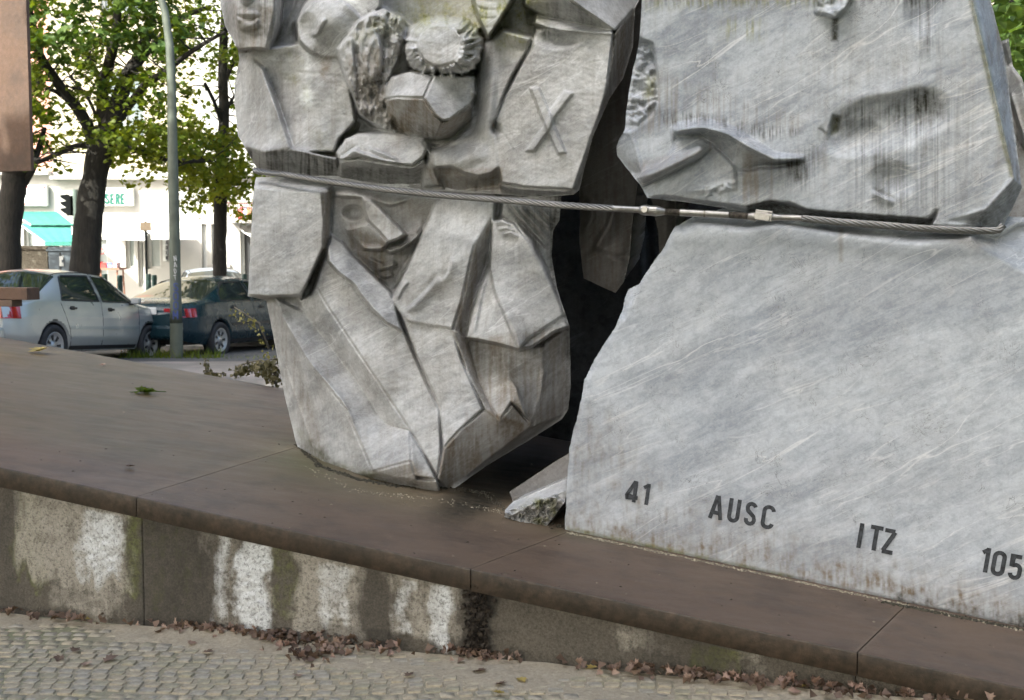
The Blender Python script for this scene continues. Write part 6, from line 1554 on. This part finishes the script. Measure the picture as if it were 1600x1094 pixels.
def car(label, paint, origin, heading, pitch, p, group=None, detail=True):
    root = empty('parked_car', origin); tag(root, label, 'car', 'parked cars in the street'); root.rotation_mode = 'XYZ'
    root.rotation_euler = Matrix.Rotation(0, 3, 'X').to_euler()
    Rm = Matrix.Rotation(heading, 3, 'Z') @ Matrix.Rotation(pitch, 3, 'Y'); root.rotation_euler = Rm.to_euler()
    xr, xf = p['rear'], p['front']; W = p['w'] / 2
    xs = np.unique(np.concatenate([np.linspace(xr, xf, 300), xr + (xf - xr) * (1 - np.cos(np.linspace(0, .35, 12))), xf - (xf - xr) * (1 - np.cos(np.linspace(0, .35, 12)))]))
    top = lin(p['top'], xs); belt = np.minimum(lin(p['belt'], xs), top - .015); sill = lin(p['sill'], xs)
    k_ = np.ones(9) / 9; tp = np.pad(top, 4, mode='edge'); top = np.convolve(tp, k_, 'valid')
    e = np.clip((xs - xr) / .55, 0, 1); f = np.clip((xf - xs) / .65, 0, 1)
    plan = W * (1 - .17 * (1 - e) ** 2.4 - .22 * (1 - f) ** 2.2)
    gh = np.clip((top - belt) / .45, 0, 1)                # how much greenhouse there is
    rows = []
    NL, NU, NT = 26, 24, 14
    for i in range(NL):                                   # sill to belt
        t = i / (NL - 1); z = sill + (belt - sill) * t
        y = plan * (1 - .085 * np.clip((.30 - t) / .30, 0, 1) ** 1.5 - .05 * np.clip((t - .45) / .55, 0, 1) ** 2 + .006 * math.exp(-((t - .70) / .03) ** 2)); rows.append((y, z))
    yb, zb_ = rows[-1]
    sh = .05 + 0 * gh; yroof = plan * (.95 - .26 * gh - .10 * (1 - gh))
    for i in range(1, NU):                                # belt to roof edge
        t = i / (NU - 1); z = zb_ + (top - .05 * gh - .02 - zb_) * t; y = yb + (yroof - yb) * (t ** 1.25) ; rows.append((y, z))
    yb2, zb2 = rows[-1]
    for i in range(1, NT + 1):                            # round over to the centre line
        t = i / NT; a = t * math.pi / 2; y = yb2 * (1 - t) ; z = zb2 + (top - zb2) * math.sin(a) ** .8; rows.append((y, z))
    Yg = np.array([r_[0] for r_ in rows]); Zg = np.array([r_[1] for r_ in rows]); Xg = np.tile(xs, (len(rows), 1))
    nr, nc = Yg.shape
    def inpoly(poly, X, Z): return inside(X, Z, poly)
    Xc = (Xg[:-1, :-1] + Xg[1:, 1:]) / 2; Zc = (Zg[:-1, :-1] + Zg[1:, 1:]) / 2; R_ = np.arange(nr - 1)[:, None] + 0 * Xc
    side_ = R_ < NL + NU - 2
    win = np.zeros(Xc.shape, int)
    for wi, poly in enumerate(p['windows']): win[inpoly(poly, Xc, Zc) & side_ & (R_ >= NL - 2)] = wi + 1
    tf = (Zc - lin(p['belt'], Xc)); 
    topp = R_ >= NL + NU - 3
    for (x0, x1, nm) in p['screens']:
        m_ = topp & (Xc > x0) & (Xc < x1); win[m_] = 20 if nm == 'rear' else 21
    hole = np.zeros(Xc.shape, bool)
    for wx in p['wheels']: hole |= ((Xc - wx) ** 2 + (Zc - .31) ** 2 < .355 ** 2) & (R_ < NL)
    I = np.arange(nr * nc).reshape(nr, nc)
    V1 = np.stack([Xg, -Yg, Zg], -1).reshape(-1, 3); V2 = V1 * np.array([1, -1, 1]); VV = np.concatenate([V1, V2])
    def cells(mask):
        a, b2, c, d = I[:-1, :-1][mask], I[:-1, 1:][mask], I[1:, 1:][mask], I[1:, :-1][mask]
        F = np.stack([a, b2, c, d], -1); return np.concatenate([F, (F + nr * nc)[:, ::-1]])
    def sub(name, mask, mat, off=0.0):
        F = cells(mask); 
        if not len(F): return
        u, inv = np.unique(F, return_inverse=True); v = VV[u].copy()
        if off: v[:, 1] *= (1 - off); v[:, 2] -= off * .3
        fr = inv.reshape(F.shape)
        if name != 'window': return npmesh(name, v, fr, mat, root, True)
        for sg_ in (-1, 1):
            fk = fr[(v[fr].mean(1)[:, 1] * sg_) > 0]; u2, i2 = np.unique(fk, return_inverse=True); npmesh(name, v[u2], i2.reshape(fk.shape), mat, root, True)
    sub('body', (win == 0) & ~hole, paint)
    for wi in range(len(p['windows'])): sub('window', win == wi + 1, M_CGL, .008)
    sub('rear_window', win == 20, M_CGL, .006); sub('windscreen', win == 21, M_CGL, .006)
    # ends
    def endcap(ci, nm):
        prof = VV[I[:, ci]]; m = nr; q = np.concatenate([prof, prof[::-1][1:] * np.array([1, -1, 1])]); c = q.mean(0); dx = -.05 if ci == 0 else .05
        inner = c + (q - c) * .88 + np.array([dx, 0, 0]); n = len(q); V = np.concatenate([q, inner, (c + np.array([dx * 1.3, 0, 0]))[None]])
        F = [[i, (i + 1) % n, n + (i + 1) % n, n + i] for i in range(n)] + [[n + i, n + (i + 1) % n, 2 * n] for i in range(n)]
        o = meshobj(nm, V, F, paint, root, True); return o
    endcap(0, 'rear_panel'); endcap(nc - 1, 'front_panel')
    # dark inner shell so that openings are not see-through
    MB().box(((xr + xf) / 2, 0, .52), (xf - xr - .35, W * 2 * .80, .55)).build('inner_body', M_TRIM, root)
    def surf(x, z, s=-1):
        i = int(np.argmin(np.abs(xs - x))); j = int(np.argmin(np.abs(Zg[:NL + NU - 1, i] - z))); return Vector((x, s * Yg[j, i], z))
    def stripe(name, pts, w_, mat, par=root, out=.004, s=-1):
        mb = MB(); P = []
        for a, b2 in zip(pts[:-1], pts[1:]):
            n = max(2, int(math.hypot(b2[0] - a[0], b2[1] - a[1]) / .04))
            for k in range(n): P.append((a[0] + (b2[0] - a[0]) * k / n, a[1] + (b2[1] - a[1]) * k / n))
        P.append(pts[-1]); V = []; n = len(P)
        for i, (x, z) in enumerate(P):
            a = P[max(0, i - 1)]; b2 = P[min(n - 1, i + 1)]; l_ = math.hypot(b2[0] - a[0], b2[1] - a[1]) + 1e-9; nx_, nz_ = -(b2[1] - a[1]) / l_, (b2[0] - a[0]) / l_
            for sg_ in (-1, 1):
                q = surf(x + nx_ * w_ / 2 * sg_, z + nz_ * w_ / 2 * sg_, s); q.y += s * out; V.append(q); V.append(q + Vector((0, -s * .02, 0)))
        F = []
        for i in range(n - 1):
            a = i * 4; b2 = a + 4; F += [[a, b2, b2 + 2, a + 2], [a, a + 1, b2 + 1, b2], [a + 2, b2 + 2, b2 + 3, a + 3]]
        return mb.add(V, F).build(name, mat, par)
    for s in (-1, 1):
        for sm in p['seams']: stripe('door_seam', sm, .009, M_TRIM, out=.0015, s=s)
        for wpoly in p['windows']: stripe('window_seal', list(wpoly) + [wpoly[0]], .022, p.get('seal', M_TRIM), out=.003, s=s)
        zc = p['trim'][2]; stripe('side_moulding', [(p['trim'][0], zc), (p['trim'][1], zc)], .045, p.get('trimm', M_TRIM), out=.008, s=s)
        stripe('sill_trim', [(p['wheels'][0] + .38, lin(p['sill'], 0) + .04), (p['wheels'][1] - .38, lin(p['sill'], 0) + .04)], .07, M_TRIM, out=.002, s=s)
        for hx, hz in p['handles']:
            q = surf(hx, hz, s); MB().box(q + Vector((0, s * .012, 0)), (.15, .03, .028)).build('door_handle', M_TRIM, root, bevel=.006); MB().box(q + Vector((-.01, s * .001, .0)), (.10, .01, .06)).build('handle_recess', M_TRIM, root, bevel=.006)
        # lamps wrapped round the corners
        z0, z1, ln = p['tail']
        n = 8; V = []; F = []
        X_ = [xr + ln * (1 - i / n) for i in range(n + 1)]
        for x in X_:
            for z in (z0, z1): q = surf(x, z, s); V += [q + Vector((0, s * .006, 0))]
        for yy in (.9, .75, .6, .5):
            for z in (z0, z1): V += [Vector((xr - .045, s * W * yy * .92, z))]
        for i in range(len(V) // 2 - 1): F.append([2 * i, 2 * i + 1, 2 * i + 3, 2 * i + 2])
        MB().add(V, F).build('tail_light', M_TAIL, root)
        z0, z1, ln = p['head']; V = []; F = []
        for x in [xf - ln * (1 - i / n) for i in range(n + 1)]:
            for z in (z0, z1): V += [surf(x, z, s) + Vector((0, s * .005, 0))]
        for yy in (.85, .6, .45):
            for z in (z0, z1): V += [Vector((xf + .045, s * W * yy * .9, z))]
        for i in range(len(V) // 2 - 1): F.append([2 * i, 2 * i + 1, 2 * i + 3, 2 * i + 2])
        MB().add(V, F).build('headlight', M_CHR, root)
        # mirror
        mx_ = p['mirror']; q = surf(mx_, lin(p['belt'], mx_) + .03, s)
        mr = MB().box(q + Vector((.02, s * .12, .04)), (.08, .15, .10)).build('mirror', paint, root, bevel=.03)
        MB().box(q + Vector((-.034, s * .12, .04)), (.012, .12, .075)).build('mirror_glass', M_CHR, mr); MB().box(q + Vector((.03, s * .02, .0)), (.08, .06, .04)).build('mirror_foot', M_TRIM, mr)
        for wx in p['wheels']:
            wo = MB(); M = Matrix.Translation((wx, s * (W - .085), .30)) @ Matrix.Rotation(math.pi / 2 * s * -1, 4, 'X')
            wo.lathe([(.19, -.09), (.28, -.095), (.298, -.07), (.302, 0), (.298, .07), (.28, .095), (.20, .085), (.195, .05)], 40, M); t_ = wo.build('wheel', M_TYRE, root, smooth=True)
            r_ = MB(); r_.lathe([(.0, .066), (.05, .072), (.06, .05), (.165, .060), (.185, .082), (.198, .085), (.2, .06), (.2, -.08), (0, -.08)], 36, M); r_.build('rim', M_RIM, t_, smooth=True)
            for k in range(7):
                a = k * 2 * math.pi / 7; M3 = M @ Matrix.Rotation(a, 4, 'Z') @ Matrix.Translation((.115, 0, .0565)); MB().prism([(-.035, -.012), (.040, -.022), (.040, .022), (-.035, .012)], 0, .012, M3).build('rim_slot', M_TRIM, t_)
            ar = MB(); n = 22; V = []
            for k in range(n + 1):                         # arch lip
                a = math.radians(-12 + 204 * k / n); x, z = wx + .352 * math.cos(a), .31 + .352 * math.sin(a); z = max(z, .2); q = surf(x, z, s)
                V += [q + Vector((0, s * .003, 0)), Vector((wx + .325 * math.cos(a), q.y - s * .02, .31 + .325 * math.sin(a)))]
            ar.add(V, [[2 * k, 2 * k + 1, 2 * k + 3, 2 * k + 2] for k in range(n)]); ar.build('wheel_arch', paint, root)
    # rear: bumper, plate, emblem
    zb0 = p['bumper']; MB().box((xr - .05, 0, zb0), (.16, W * 1.72, .22)).build('rear_bumper', p.get('bumperm', paint), root, bevel=.05)
    MB().box((xf + .05, 0, zb0 - .02), (.16, W * 1.66, .24)).build('front_bumper', p.get('bumperm', paint), root, bevel=.05)
    MB().box((xf + .045, 0, .66), (.03, .8, .12)).build('grille', M_TRIM, root, bevel=.01)
    pz = p['plate']; pt_ = MB().box((xr - .062, 0, pz), (.012, .52, .115)).build('number_plate', flat('plate_white', (.62, .62, .60), .5, var=.03) if 'plate_white' not in bpy.data.materials else bpy.data.materials['plate_white'], root, bevel=.003)
    if p.get('ptext'):
        mb = MB(); h = .075; yy = .21
        for ch in p['ptext']:
            if ch != ' ':
                M = Matrix(((0, 0, -1, xr - .069), (-1, 0, 0, yy), (0, 1, 0, pz - h / 2), (0, 0, 0, 1))); glyph(mb, ch, h, h * .15, M, 0, .002, .95)
            yy -= .052
        mb.build('plate_lettering', M_TRIM, pt_)
    MB().lathe([(.028, 0), (.036, .004), (.028, .008), (.022, .004), (.028, 0)], 16, Matrix.Translation((xr - .052, 0, pz + .17)) @ Matrix.Rotation(-math.pi / 2, 4, 'Y')).build('emblem', M_CHR, root)
    # aerial-free roof seams
    for s in (-1, 1):
        pts = []
        for x in np.linspace(p['screens'][0][1] - .1, p['screens'][1][0] + .1, 14):
            i = int(np.argmin(np.abs(xs - x))); pts.append(Vector((x, s * Yg[NL + NU - 1, i], Zg[NL + NU - 1, i] + .004)))
        MB().tube(pts, .008, 5).build('roof_gutter', M_TRIM, root)
    return root
SED = dict(w=1.68, rear=-2.15, front=2.15, wheels=(-1.22, 1.25),
    top=[(-2.15, .86), (-2.10, .93), (-1.98, .985), (-1.62, 1.01), (-1.45, 1.04), (-.92, 1.375), (-.75, 1.405), (-.2, 1.425), (.25, 1.40), (.42, 1.36), (1.02, .985), (1.10, .955), (1.6, .90), (2.0, .82), (2.12, .74), (2.15, .70)],
    belt=[(-2.15, .84), (-1.6, .93), (-.8, .93), (.9, .90), (1.4, .84), (2.15, .66)], sill=[(-2.15, .33), (-1.7, .24), (-1.2, .22), (1.3, .22), (1.7, .24), (2.15, .30)],
    windows=[[(-1.02, .95), (-.84, 1.28), (-.78, 1.31), (-.14, 1.33), (-.10, .95)], [(-.02, .95), (-.05, 1.33), (.28, 1.315), (.40, 1.27), (.84, .945)]],
    screens=[(-1.46, -.93, 'rear'), (.42, 1.02, 'front')],
    seams=[[(-.06, .28), (-.06, .92), (-.08, 1.36)], [(-1.05, .92), (-1.0, .80), (-.88, .55), (-.82, .28)], [(.90, .28), (.93, .92)]],
    trim=(-.86, .88, .555), handles=[(-.78, .84), (.16, .83)], tail=(.68, .86, .24), head=(.60, .68, .12), mirror=.70, bumper=.46, plate=.60)
def P3(px, py, Y): return at(px, py, Y)
def place_car(label, paint, hx, hY, heading_deg, pitch, p, **k):
    """put the right rear wheel hub at column hx, depth hY"""
    h = math.radians(heading_deg); hub = Vector((p['wheels'][0], -p['w'] / 2 + .03, 0)); Rz = Matrix.Rotation(h, 3, 'Z'); q = at(hx, 537, hY)
    o = Vector((q.x, q.y, 0)) - Rz @ hub; z = gz(hY + 1.2); o.z = k.pop('z', z); return car(label, paint, o, h, pitch, p, **k)
P_SIL = dict(SED); P_SIL['trimm'] = paint_mat('silver_trim', (.34, .375, .37)); 
place_car('silver sedan with a big red tail light, parked behind the left end of the ramp', paint_mat('silver_paint', (.46, .475, .45), .6), 82, 17.4, 74.5, math.radians(3.2), P_SIL, z=-.035)
P_DRK = dict(SED); P_DRK.update(ptext='LI 305', plate=.80, tail=(.70, .84, .26))
P_DRK['top'] = [(-2.15, .80), (-2.10, .90), (-1.98, .945), (-1.70, .975), (-1.55, 1.0), (-.85, 1.30), (-.60, 1.355), (-.2, 1.375), (.22, 1.35), (.40, 1.31), (1.06, .96), (1.14, .93), (1.6, .86), (2.0, .76), (2.15, .62)]
P_DRK['windows'] = [[(-1.14, .96), (-1.10, 1.06), (-.92, 1.20), (-.78, 1.26), (-.20, 1.275), (-.14, .94)], [(-.06, .94), (-.11, 1.275), (.22, 1.265), (.36, 1.21), (.84, .93)]]; P_DRK['screens'] = [(-1.56, -.78, 'rear'), (.40, 1.06, 'front')]
P_DRK['seams'] = [[(-.10, .28), (-.10, .92)], [(-1.02, .88), (-.90, .60), (-.84, .28)], [(.90, .28), (.93, .88)]]
place_car('dark teal sedan parked behind the lamp post, its plate reading LI 305', paint_mat('dark_teal_paint', (.006, .022, .030), 0, .22), 343, 20.6, 72, math.radians(1.0), P_DRK, z=-.12)
c3 = dict(SED); place_car('pale blue grey car showing beyond the dark car beside the slender maple', paint_mat('pale_blue_paint', (.30, .36, .44), .4), 395, 28.6, 110, 0, c3, z=-.10)

# ------------------------------------------------------------------ rusted wagon parts at the left edge
Yw = 8.6
wg = empty('steel_wagon', tuple(at(-60, 450, Yw))); tag(wg, 'rusted brown steel wagon side with hanging panel and ledge at the left edge', 'steel structure'); O = wg.location
a = at(47, 0, Yw); bq = at(48.5, 267, Yw); t_ = at(-420, 267, Yw + 1.2)
dirw = Vector((t_.x - bq.x, t_.y - bq.y, 0)).normalized(); nrmw = Vector((-dirw.y, dirw.x, 0)); nrmw = nrmw if nrmw.y > 0 else -nrmw
def slabw(name, p0, L_, z0, z1, th, mat):
    V = [p0, p0 + dirw * L_, p0 + dirw * L_ + nrmw * th, p0 + nrmw * th]; V = [Vector((v.x, v.y, z)) - O for z in (z0, z1) for v in V]
    return MB().add(V, [[0, 3, 2, 1], [4, 5, 6, 7], [0, 1, 5, 4], [1, 2, 6, 5], [2, 3, 7, 6], [3, 0, 4, 7]]).build(name, mat, wg, bevel=.004)
slabw('side_panel', Vector((bq.x, bq.y, 0)), 3.2, bq.z, bq.z + 2.6, .03, M_RUST2)
q1 = at(42, 450, Yw); q2 = at(42, 469, Yw); slabw('floor_beam', Vector((q1.x, q1.y, 0)), 3.2, q2.z, q1.z, .12, M_RUST2)
q3 = at(14, 480, Yw); slabw('bearer', Vector((q3.x, q3.y + .05, 0)), 3.0, q3.z, q2.z - .002, .10, M_RUST)
pz = on_ramp(-160, 560); slabw('corner_post', Vector((bq.x, bq.y, 0)) + dirw * 1.2, .14, E0.z + slope_per_m * wall_s(Vector((bq.x, bq.y, 0)) + dirw * 1.2) - .02, bq.z + 2.5, .14, M_RUST2)

# ------------------------------------------------------------------ leaf litter, weeds and twigs
M_DRY = leaf_mat('dry_leaf_brown', (.075, .048, .034), (.20, .135, .095), .1); M_DRY2 = leaf_mat('dry_leaf_pink', (.24, .145, .105), (.36, .26, .20), .1); M_YEL = leaf_mat('yellow_leaf', (.34, .25, .06), (.42, .33, .12), .2)
def litter(name, spots, size, mat, label):
    pts = []
    for (px, py, n, spx, spz) in spots:
        c = ground_at(px, py)
        for _ in range(n):
            q = c + WD * random.gauss(0, spx) + WN * random.gauss(0, spz * .5)
            lim = wall_y(q.x) + .02
            if q.y > lim: q.y = lim - abs(random.gauss(0, .03))
            d = lim - q.y; pts.append((q.x, q.y, .012 + abs(random.gauss(0, .008)) + .02 * max(0, 1 - d / .10)))
    o = leaves(name, pts, size, mat, None, mat is M_DRY, .5, 1.0 if mat is not M_DRY else .3); tag(o, label, None, None, 'stuff'); return o
row = [(x, 962 + x * .0946 + 4, random.choice([0, 1, 2, 7]), .16, .03) for x in range(10, 1560, 42)]
litter('leaf_litter', row + [(330, 992, 42, .12, .04), (460, 1008, 55, .09, .06), (480, 1030, 45, .07, .09), (420, 1000, 34, .12, .04), (90, 970, 30, .2, .04), (1090, 1058, 60, .14, .05), (1010, 1058, 30, .14, .05), (1330, 1092, 50, .2, .06), (560, 1016, 30, .1, .04), (740, 1032, 50, .07, .03)], .034, M_DRY, 'brown dead leaves heaped along the foot of the wall')
litter('leaf_litter', [(x, 962 + x * .0946 + 5, 2, .16, .05) for x in range(10, 1560, 60)] + [(480, 1025, 16, .12, .10), (330, 995, 10, .14, .05), (1080, 1062, 14, .2, .05), (1340, 1088, 14, .2, .05)], .034, M_DRY2, 'pale pinkish dead leaves scattered in the litter')
def lone(px, py, size, mat, label, z=.012, ramp=False, cat='leaf', grp=None, rz=None):
    c = on_ramp(px, py) if ramp else ground_at(px, py)
    V = [(x * size, (y - .4) * size, size * (.30 * abs(x) + .15 * (y - .4) ** 2 + random.uniform(0, .05))) for x, y in MAPLE] + [(0, 0, .0)]; k = len(MAPLE)
    o = meshobj('fallen_leaf', V, [[i, (i + 1) % k, k] for i in range(k)], mat); o.location = c + Vector((0, 0, z)); o.rotation_euler = (random.uniform(-.25, .25), random.uniform(-.25, .25), random.uniform(0, 6) if rz is None else rz)
    tag(o, label, cat, grp or 'single fallen leaves'); return o
lone(62, 553, .15, M_YEL, 'curled yellowish leaf near the top left of the steel ramp', ramp=True, z=.02)
lone(161, 573, .05, M_DRY2, 'small pale leaf on the ramp below the silver car', ramp=True); lone(203, 733, .05, M_DRY, 'small brown leaf on the ramp above the first plate joint', ramp=True)
lone(127, 967, .055, M_YEL, 'bright yellow leaf at the wall foot under the left white stain'); lone(140, 972, .045, M_YEL, 'second yellow leaf just right of the brighter one at the wall foot')
for (px, py, s_, m_, l_) in [(135, 1043, .05, M_DRY2, 'pale pink leaf on the cobbles at the lower left'), (92, 1034, .05, M_DRY, 'brown curled leaf left of the pale pink leaf on the cobbles'), (118, 1021, .05, M_DRY, 'dark thin leaf on the cobbles at the left, above the others'), (172, 1035, .06, M_DRY, 'flat brown leaf pair right of the pale pink leaf'), (325, 1024, .05, M_DRY, 'dark leaf lying on the sand patch'), (464, 1061, .045, M_DRY2, 'pinkish leaf below the main leaf heap'), (765, 1033, .075, M_DRY2, 'large salmon leaf beside the black joint growth'), (820, 1031, .055, M_DRY2, 'beige curled leaf right of the large salmon leaf'), (750, 1054, .06, M_DRY, 'long brown leaf on cobbles below the salmon leaf'), (782, 1074, .05, M_DRY, 'dark leaf on cobbles near the bottom edge centre'), (815, 1068, .045, M_YEL, 'ochre leaf near the bottom edge centre'), (780, 1088, .05, M_YEL, 'pale yellow leaf lowest at the bottom edge centre'), (640, 1060, .045, M_DRY, 'brown leaf on cobbles left of centre'), (1105, 1062, .06, M_DRY2, 'salmon leaf upright in the litter right of the moss'), (1258, 1078, .05, M_YEL, 'orange leaf at the wall foot on the right'), (925, 1049, .05, M_YEL, 'yellowish leaf on the sand right of centre'), (1240, 1086, .05, M_DRY2, 'pinkish leaf beside the orange one on the right'), (880, 1040, .055, M_DRY, 'dark curled leaf at the wall right of the black joint'), (545, 1012, .05, M_DRY2, 'pale leaf at the right end of the main leaf heap'), (300, 1010, .045, M_DRY2, 'salmon leaf on sand left of the leaf heap')]:
    lone(px, py, s_, m_, l_)
# green sprig lying on the ramp
sp_o = on_ramp(227, 616); sr = empty('green_sprig', sp_o); tag(sr, 'fresh green leaf sprig lying on the steel ramp', 'sprig')
for k in range(5):
    a = k * 1.3; V = [(x * .08, y * .08, .03 * abs(x) + .012) for x, y in MAPLE] + [(0, .045, .03)]; n = len(MAPLE)
    o = meshobj('leaf', V, [[i, (i + 1) % n, n] for i in range(n)], M_LEAF, sr); o.rotation_euler = (random.uniform(-.2, .4), random.uniform(-.3, .3), a)
MB().tube([(-.10, 0, .012), (0, .0, .02), (.12, .03, .012)], .003, 5).build('stalk', M_LEAFD, sr)
# little weed at the wall
wc = ground_at(152, 968) ; wd_ = empty('weed', wc); tag(wd_, 'tiny green weed growing at the wall foot under the white stain', 'weed')
for k in range(6):
    a = k; e = Vector((math.cos(a) * .02, -.01 + math.sin(a) * .01, .025 + .008 * (k % 3))); MB().tube([(0, 0, 0), tuple(e * .6), tuple(e)], .0012, 4).build('stem', M_LEAF, wd_)
    V = [(x * .016, y * .016, .004 * abs(x)) for x, y in MAPLE] + [(0, .006, .0)]; n = len(MAPLE); o = meshobj('leaf', V, [[i, (i + 1) % n, n] for i in range(n)], M_LEAF, wd_); o.location = e; o.rotation_euler = (.7, 0, a)
# withered branches beyond the ramp edge
M_WITH = leaf_mat('withered_leaf', (.07, .065, .03), (.16, .14, .075), .2)
def branch(label, pts, Y, n, drop, mat, size):
    P = [at(a, b2, Y) for a, b2 in pts]; root = empty('withered_branch', P[0]); tag(root, label, 'branch', 'withered branches beside the marble block')
    MB().tube([p_ - P[0] for p_ in P], [.009 - .006 * i / len(P) for i in range(len(P))], 6).build('stem', M_BARKG, root, smooth=True)
    c = []
    for i in range(n):
        t = random.random() * (len(P) - 1); k = int(t); q = P[k].lerp(P[k + 1], t - k); c.append(q + Vector((random.gauss(0, .03), random.gauss(0, .05), -random.random() * drop)))
    leaves('leaf_cluster', c, size, mat, root, True, -.2, .3)['kind'] = 'stuff'
branch('withered leafy branch lying left beyond the ramp edge', [(320, 562), (322, 580), (335, 583), (352, 584)], 9.4, 50, .03, M_WITH, .035)
branch('withered leafy branch with drooping leaves in the middle beyond the ramp edge', [(372, 572), (390, 566), (405, 563), (414, 575)], 9.2, 110, .09, M_WITH, .04)
branch('withered branch reaching up against the marble block', [(430, 600), (428, 575), (415, 563), (434, 560)], 8.6, 110, .10, M_WITH, .04)
branch('thin hanging branch with yellowish leaves before the dark car', [(420, 545), (405, 505), (385, 492), (366, 480)], 9.5, 60, .07, leaf_mat('pale_withered_leaf', (.16, .15, .05), (.28, .25, .10), .3), .03)
# grass in the kerb strip behind the ramp, by the lamp post
def grass(name, x0, x1, y0, y1, n, h, label):
    x = rng.uniform(x0, x1, n); y = rng.uniform(y0, y1, n); z = np.array([gz(v) for v in y]); a = rng.uniform(0, 6.28, n); hh = h * rng.uniform(.4, 1.2, n); wv = hh * .06
    B = np.stack([x, y, z], -1); s_ = np.stack([np.cos(a), np.sin(a), 0 * a], -1) * wv[:, None]; tip = B + np.stack([np.cos(a + 1) * hh * .5, np.sin(a + 1) * hh * .5, hh], -1)
    V = np.stack([B - s_, B + s_, tip], 1).reshape(-1, 3); F = np.arange(3 * n).reshape(n, 3); o = npmesh(name, V, F, M_LEAF, None, False); tag(o, label, None, None, 'stuff')
lx = at(275, 562, YL).x
grass('grass', lx - .9, lx + .7, YL - .15, YL + .25, 420, .16, 'grass tufts at the foot of the lamp post'); grass('grass', lx - 1.6, lx + 2.4, YL - .5, YL + .1, 260, .07, 'low grass along the verge')
# crumbs of mortar, moss and debris where blocks meet the ramp
def crumbs(name, line, n, spread, size, mat, label):
    V = []; F = []
    for _ in range(n):
        i = random.randrange(len(line) - 1); t = random.random(); px, py = [line[i][k] + (line[i + 1][k] - line[i][k]) * t for k in (0, 1)]
        c = on_ramp(px + random.gauss(0, spread), py + abs(random.gauss(0, spread * .5))); s_ = size * random.uniform(.4, 1.5); b0_ = len(V)
        for k in range(6):
            d = [(1, 0, 0), (-1, 0, 0), (0, 1, 0), (0, -1, 0), (0, 0, .7), (0, 0, -.4)][k]; V.append(tuple(c[m] + d[m] * s_ * random.uniform(.6, 1.2) for m in range(3)))
        F += [[b0_ + a for a in f] for f in ((0, 2, 4), (2, 1, 4), (1, 3, 4), (3, 0, 4), (2, 0, 5), (1, 2, 5), (3, 1, 5), (0, 3, 5))]
    o = meshobj(name, V, F, mat); tag(o, label, None, None, 'stuff')
M_DEB = flat('dark_debris', (.05, .045, .03), .95, var=.6, scale=50); M_DEBL = flat('pale_grit', (.34, .30, .22), .95, var=.4, scale=50)
crumbs('debris', [(464, 694), (500, 728), (560, 748), (620, 759), (700, 762)], 900, 2.5, .007, M_DEB, 'dark soil and moss crumbs under the left marble block')
crumbs('debris', [(470, 722), (560, 766), (700, 780), (790, 800)], 220, 6, .004, M_DEBL, 'pale grit scattered at the foot of the left marble block')
crumbs('debris', [(720, 762), (760, 770), (800, 806), (880, 822)], 300, 5, .006, M_DEB, 'dark soil crumbs in the gap by the broken slabs')
crumbs('mortar_line', [(884, 831), (1240, 907), (1600, 985)], 700, 2.2, .0055, M_DEBL, 'pale mortar crumbs along the foot of the inscribed slab')
crumbs('debris', [(1380, 940), (1600, 984)], 500, 2.0, .008, M_DEB, 'black moss crumbs at the right foot of the inscribed slab')
def specks(name, n, size, mat, label, x0, x1, y0, y1):
    V = []; F = []
    for _ in range(n):
        c = on_ramp(random.uniform(x0, x1), random.uniform(y0, y1)); t_ = (c - E0).dot(WN)
        if t_ < .01 or t_ > DEPTH_P - .05: continue
        s_ = size * random.uniform(.4, 1.6); a = random.random() * 3; k = len(V); e = Vector((math.cos(a), math.sin(a), 0)) * s_; f = Vector((-e.y, e.x, 0)) * random.uniform(.15, .7)
        V += [c - e, c + f, c + e, c - f, c + Vector((0, 0, s_ * .4))]; F += [[k, k + 1, k + 4], [k + 1, k + 2, k + 4], [k + 2, k + 3, k + 4], [k + 3, k, k + 4]]
    o = meshobj(name, V, F, mat); tag(o, label, None, None, 'stuff')
specks('grit', 260, .005, M_DEBL, 'pale bits of grit and seed scattered over the steel ramp', -100, 1700, 540, 1100)
specks('grit', 380, .007, M_DEB, 'dark bits of dirt scattered over the steel ramp', -100, 1700, 540, 1100)
# black plant growth in the wall joint
jp = []
for _ in range(420):
    px = 746 + random.gauss(0, 9); t = random.random(); py = 912 + t * 118; q = hit(px, py, G0 + WN * .02, WN); jp.append(tuple(q - WN * abs(random.gauss(0, .012))))
o = leaves('dead_growth', jp, .020, flat('black_growth', (.03, .022, .014), .9, var=.5, scale=60), None, False, -.3, .5); tag(o, 'dark dead growth hanging in the wall joint below the plates', None, None, 'stuff')
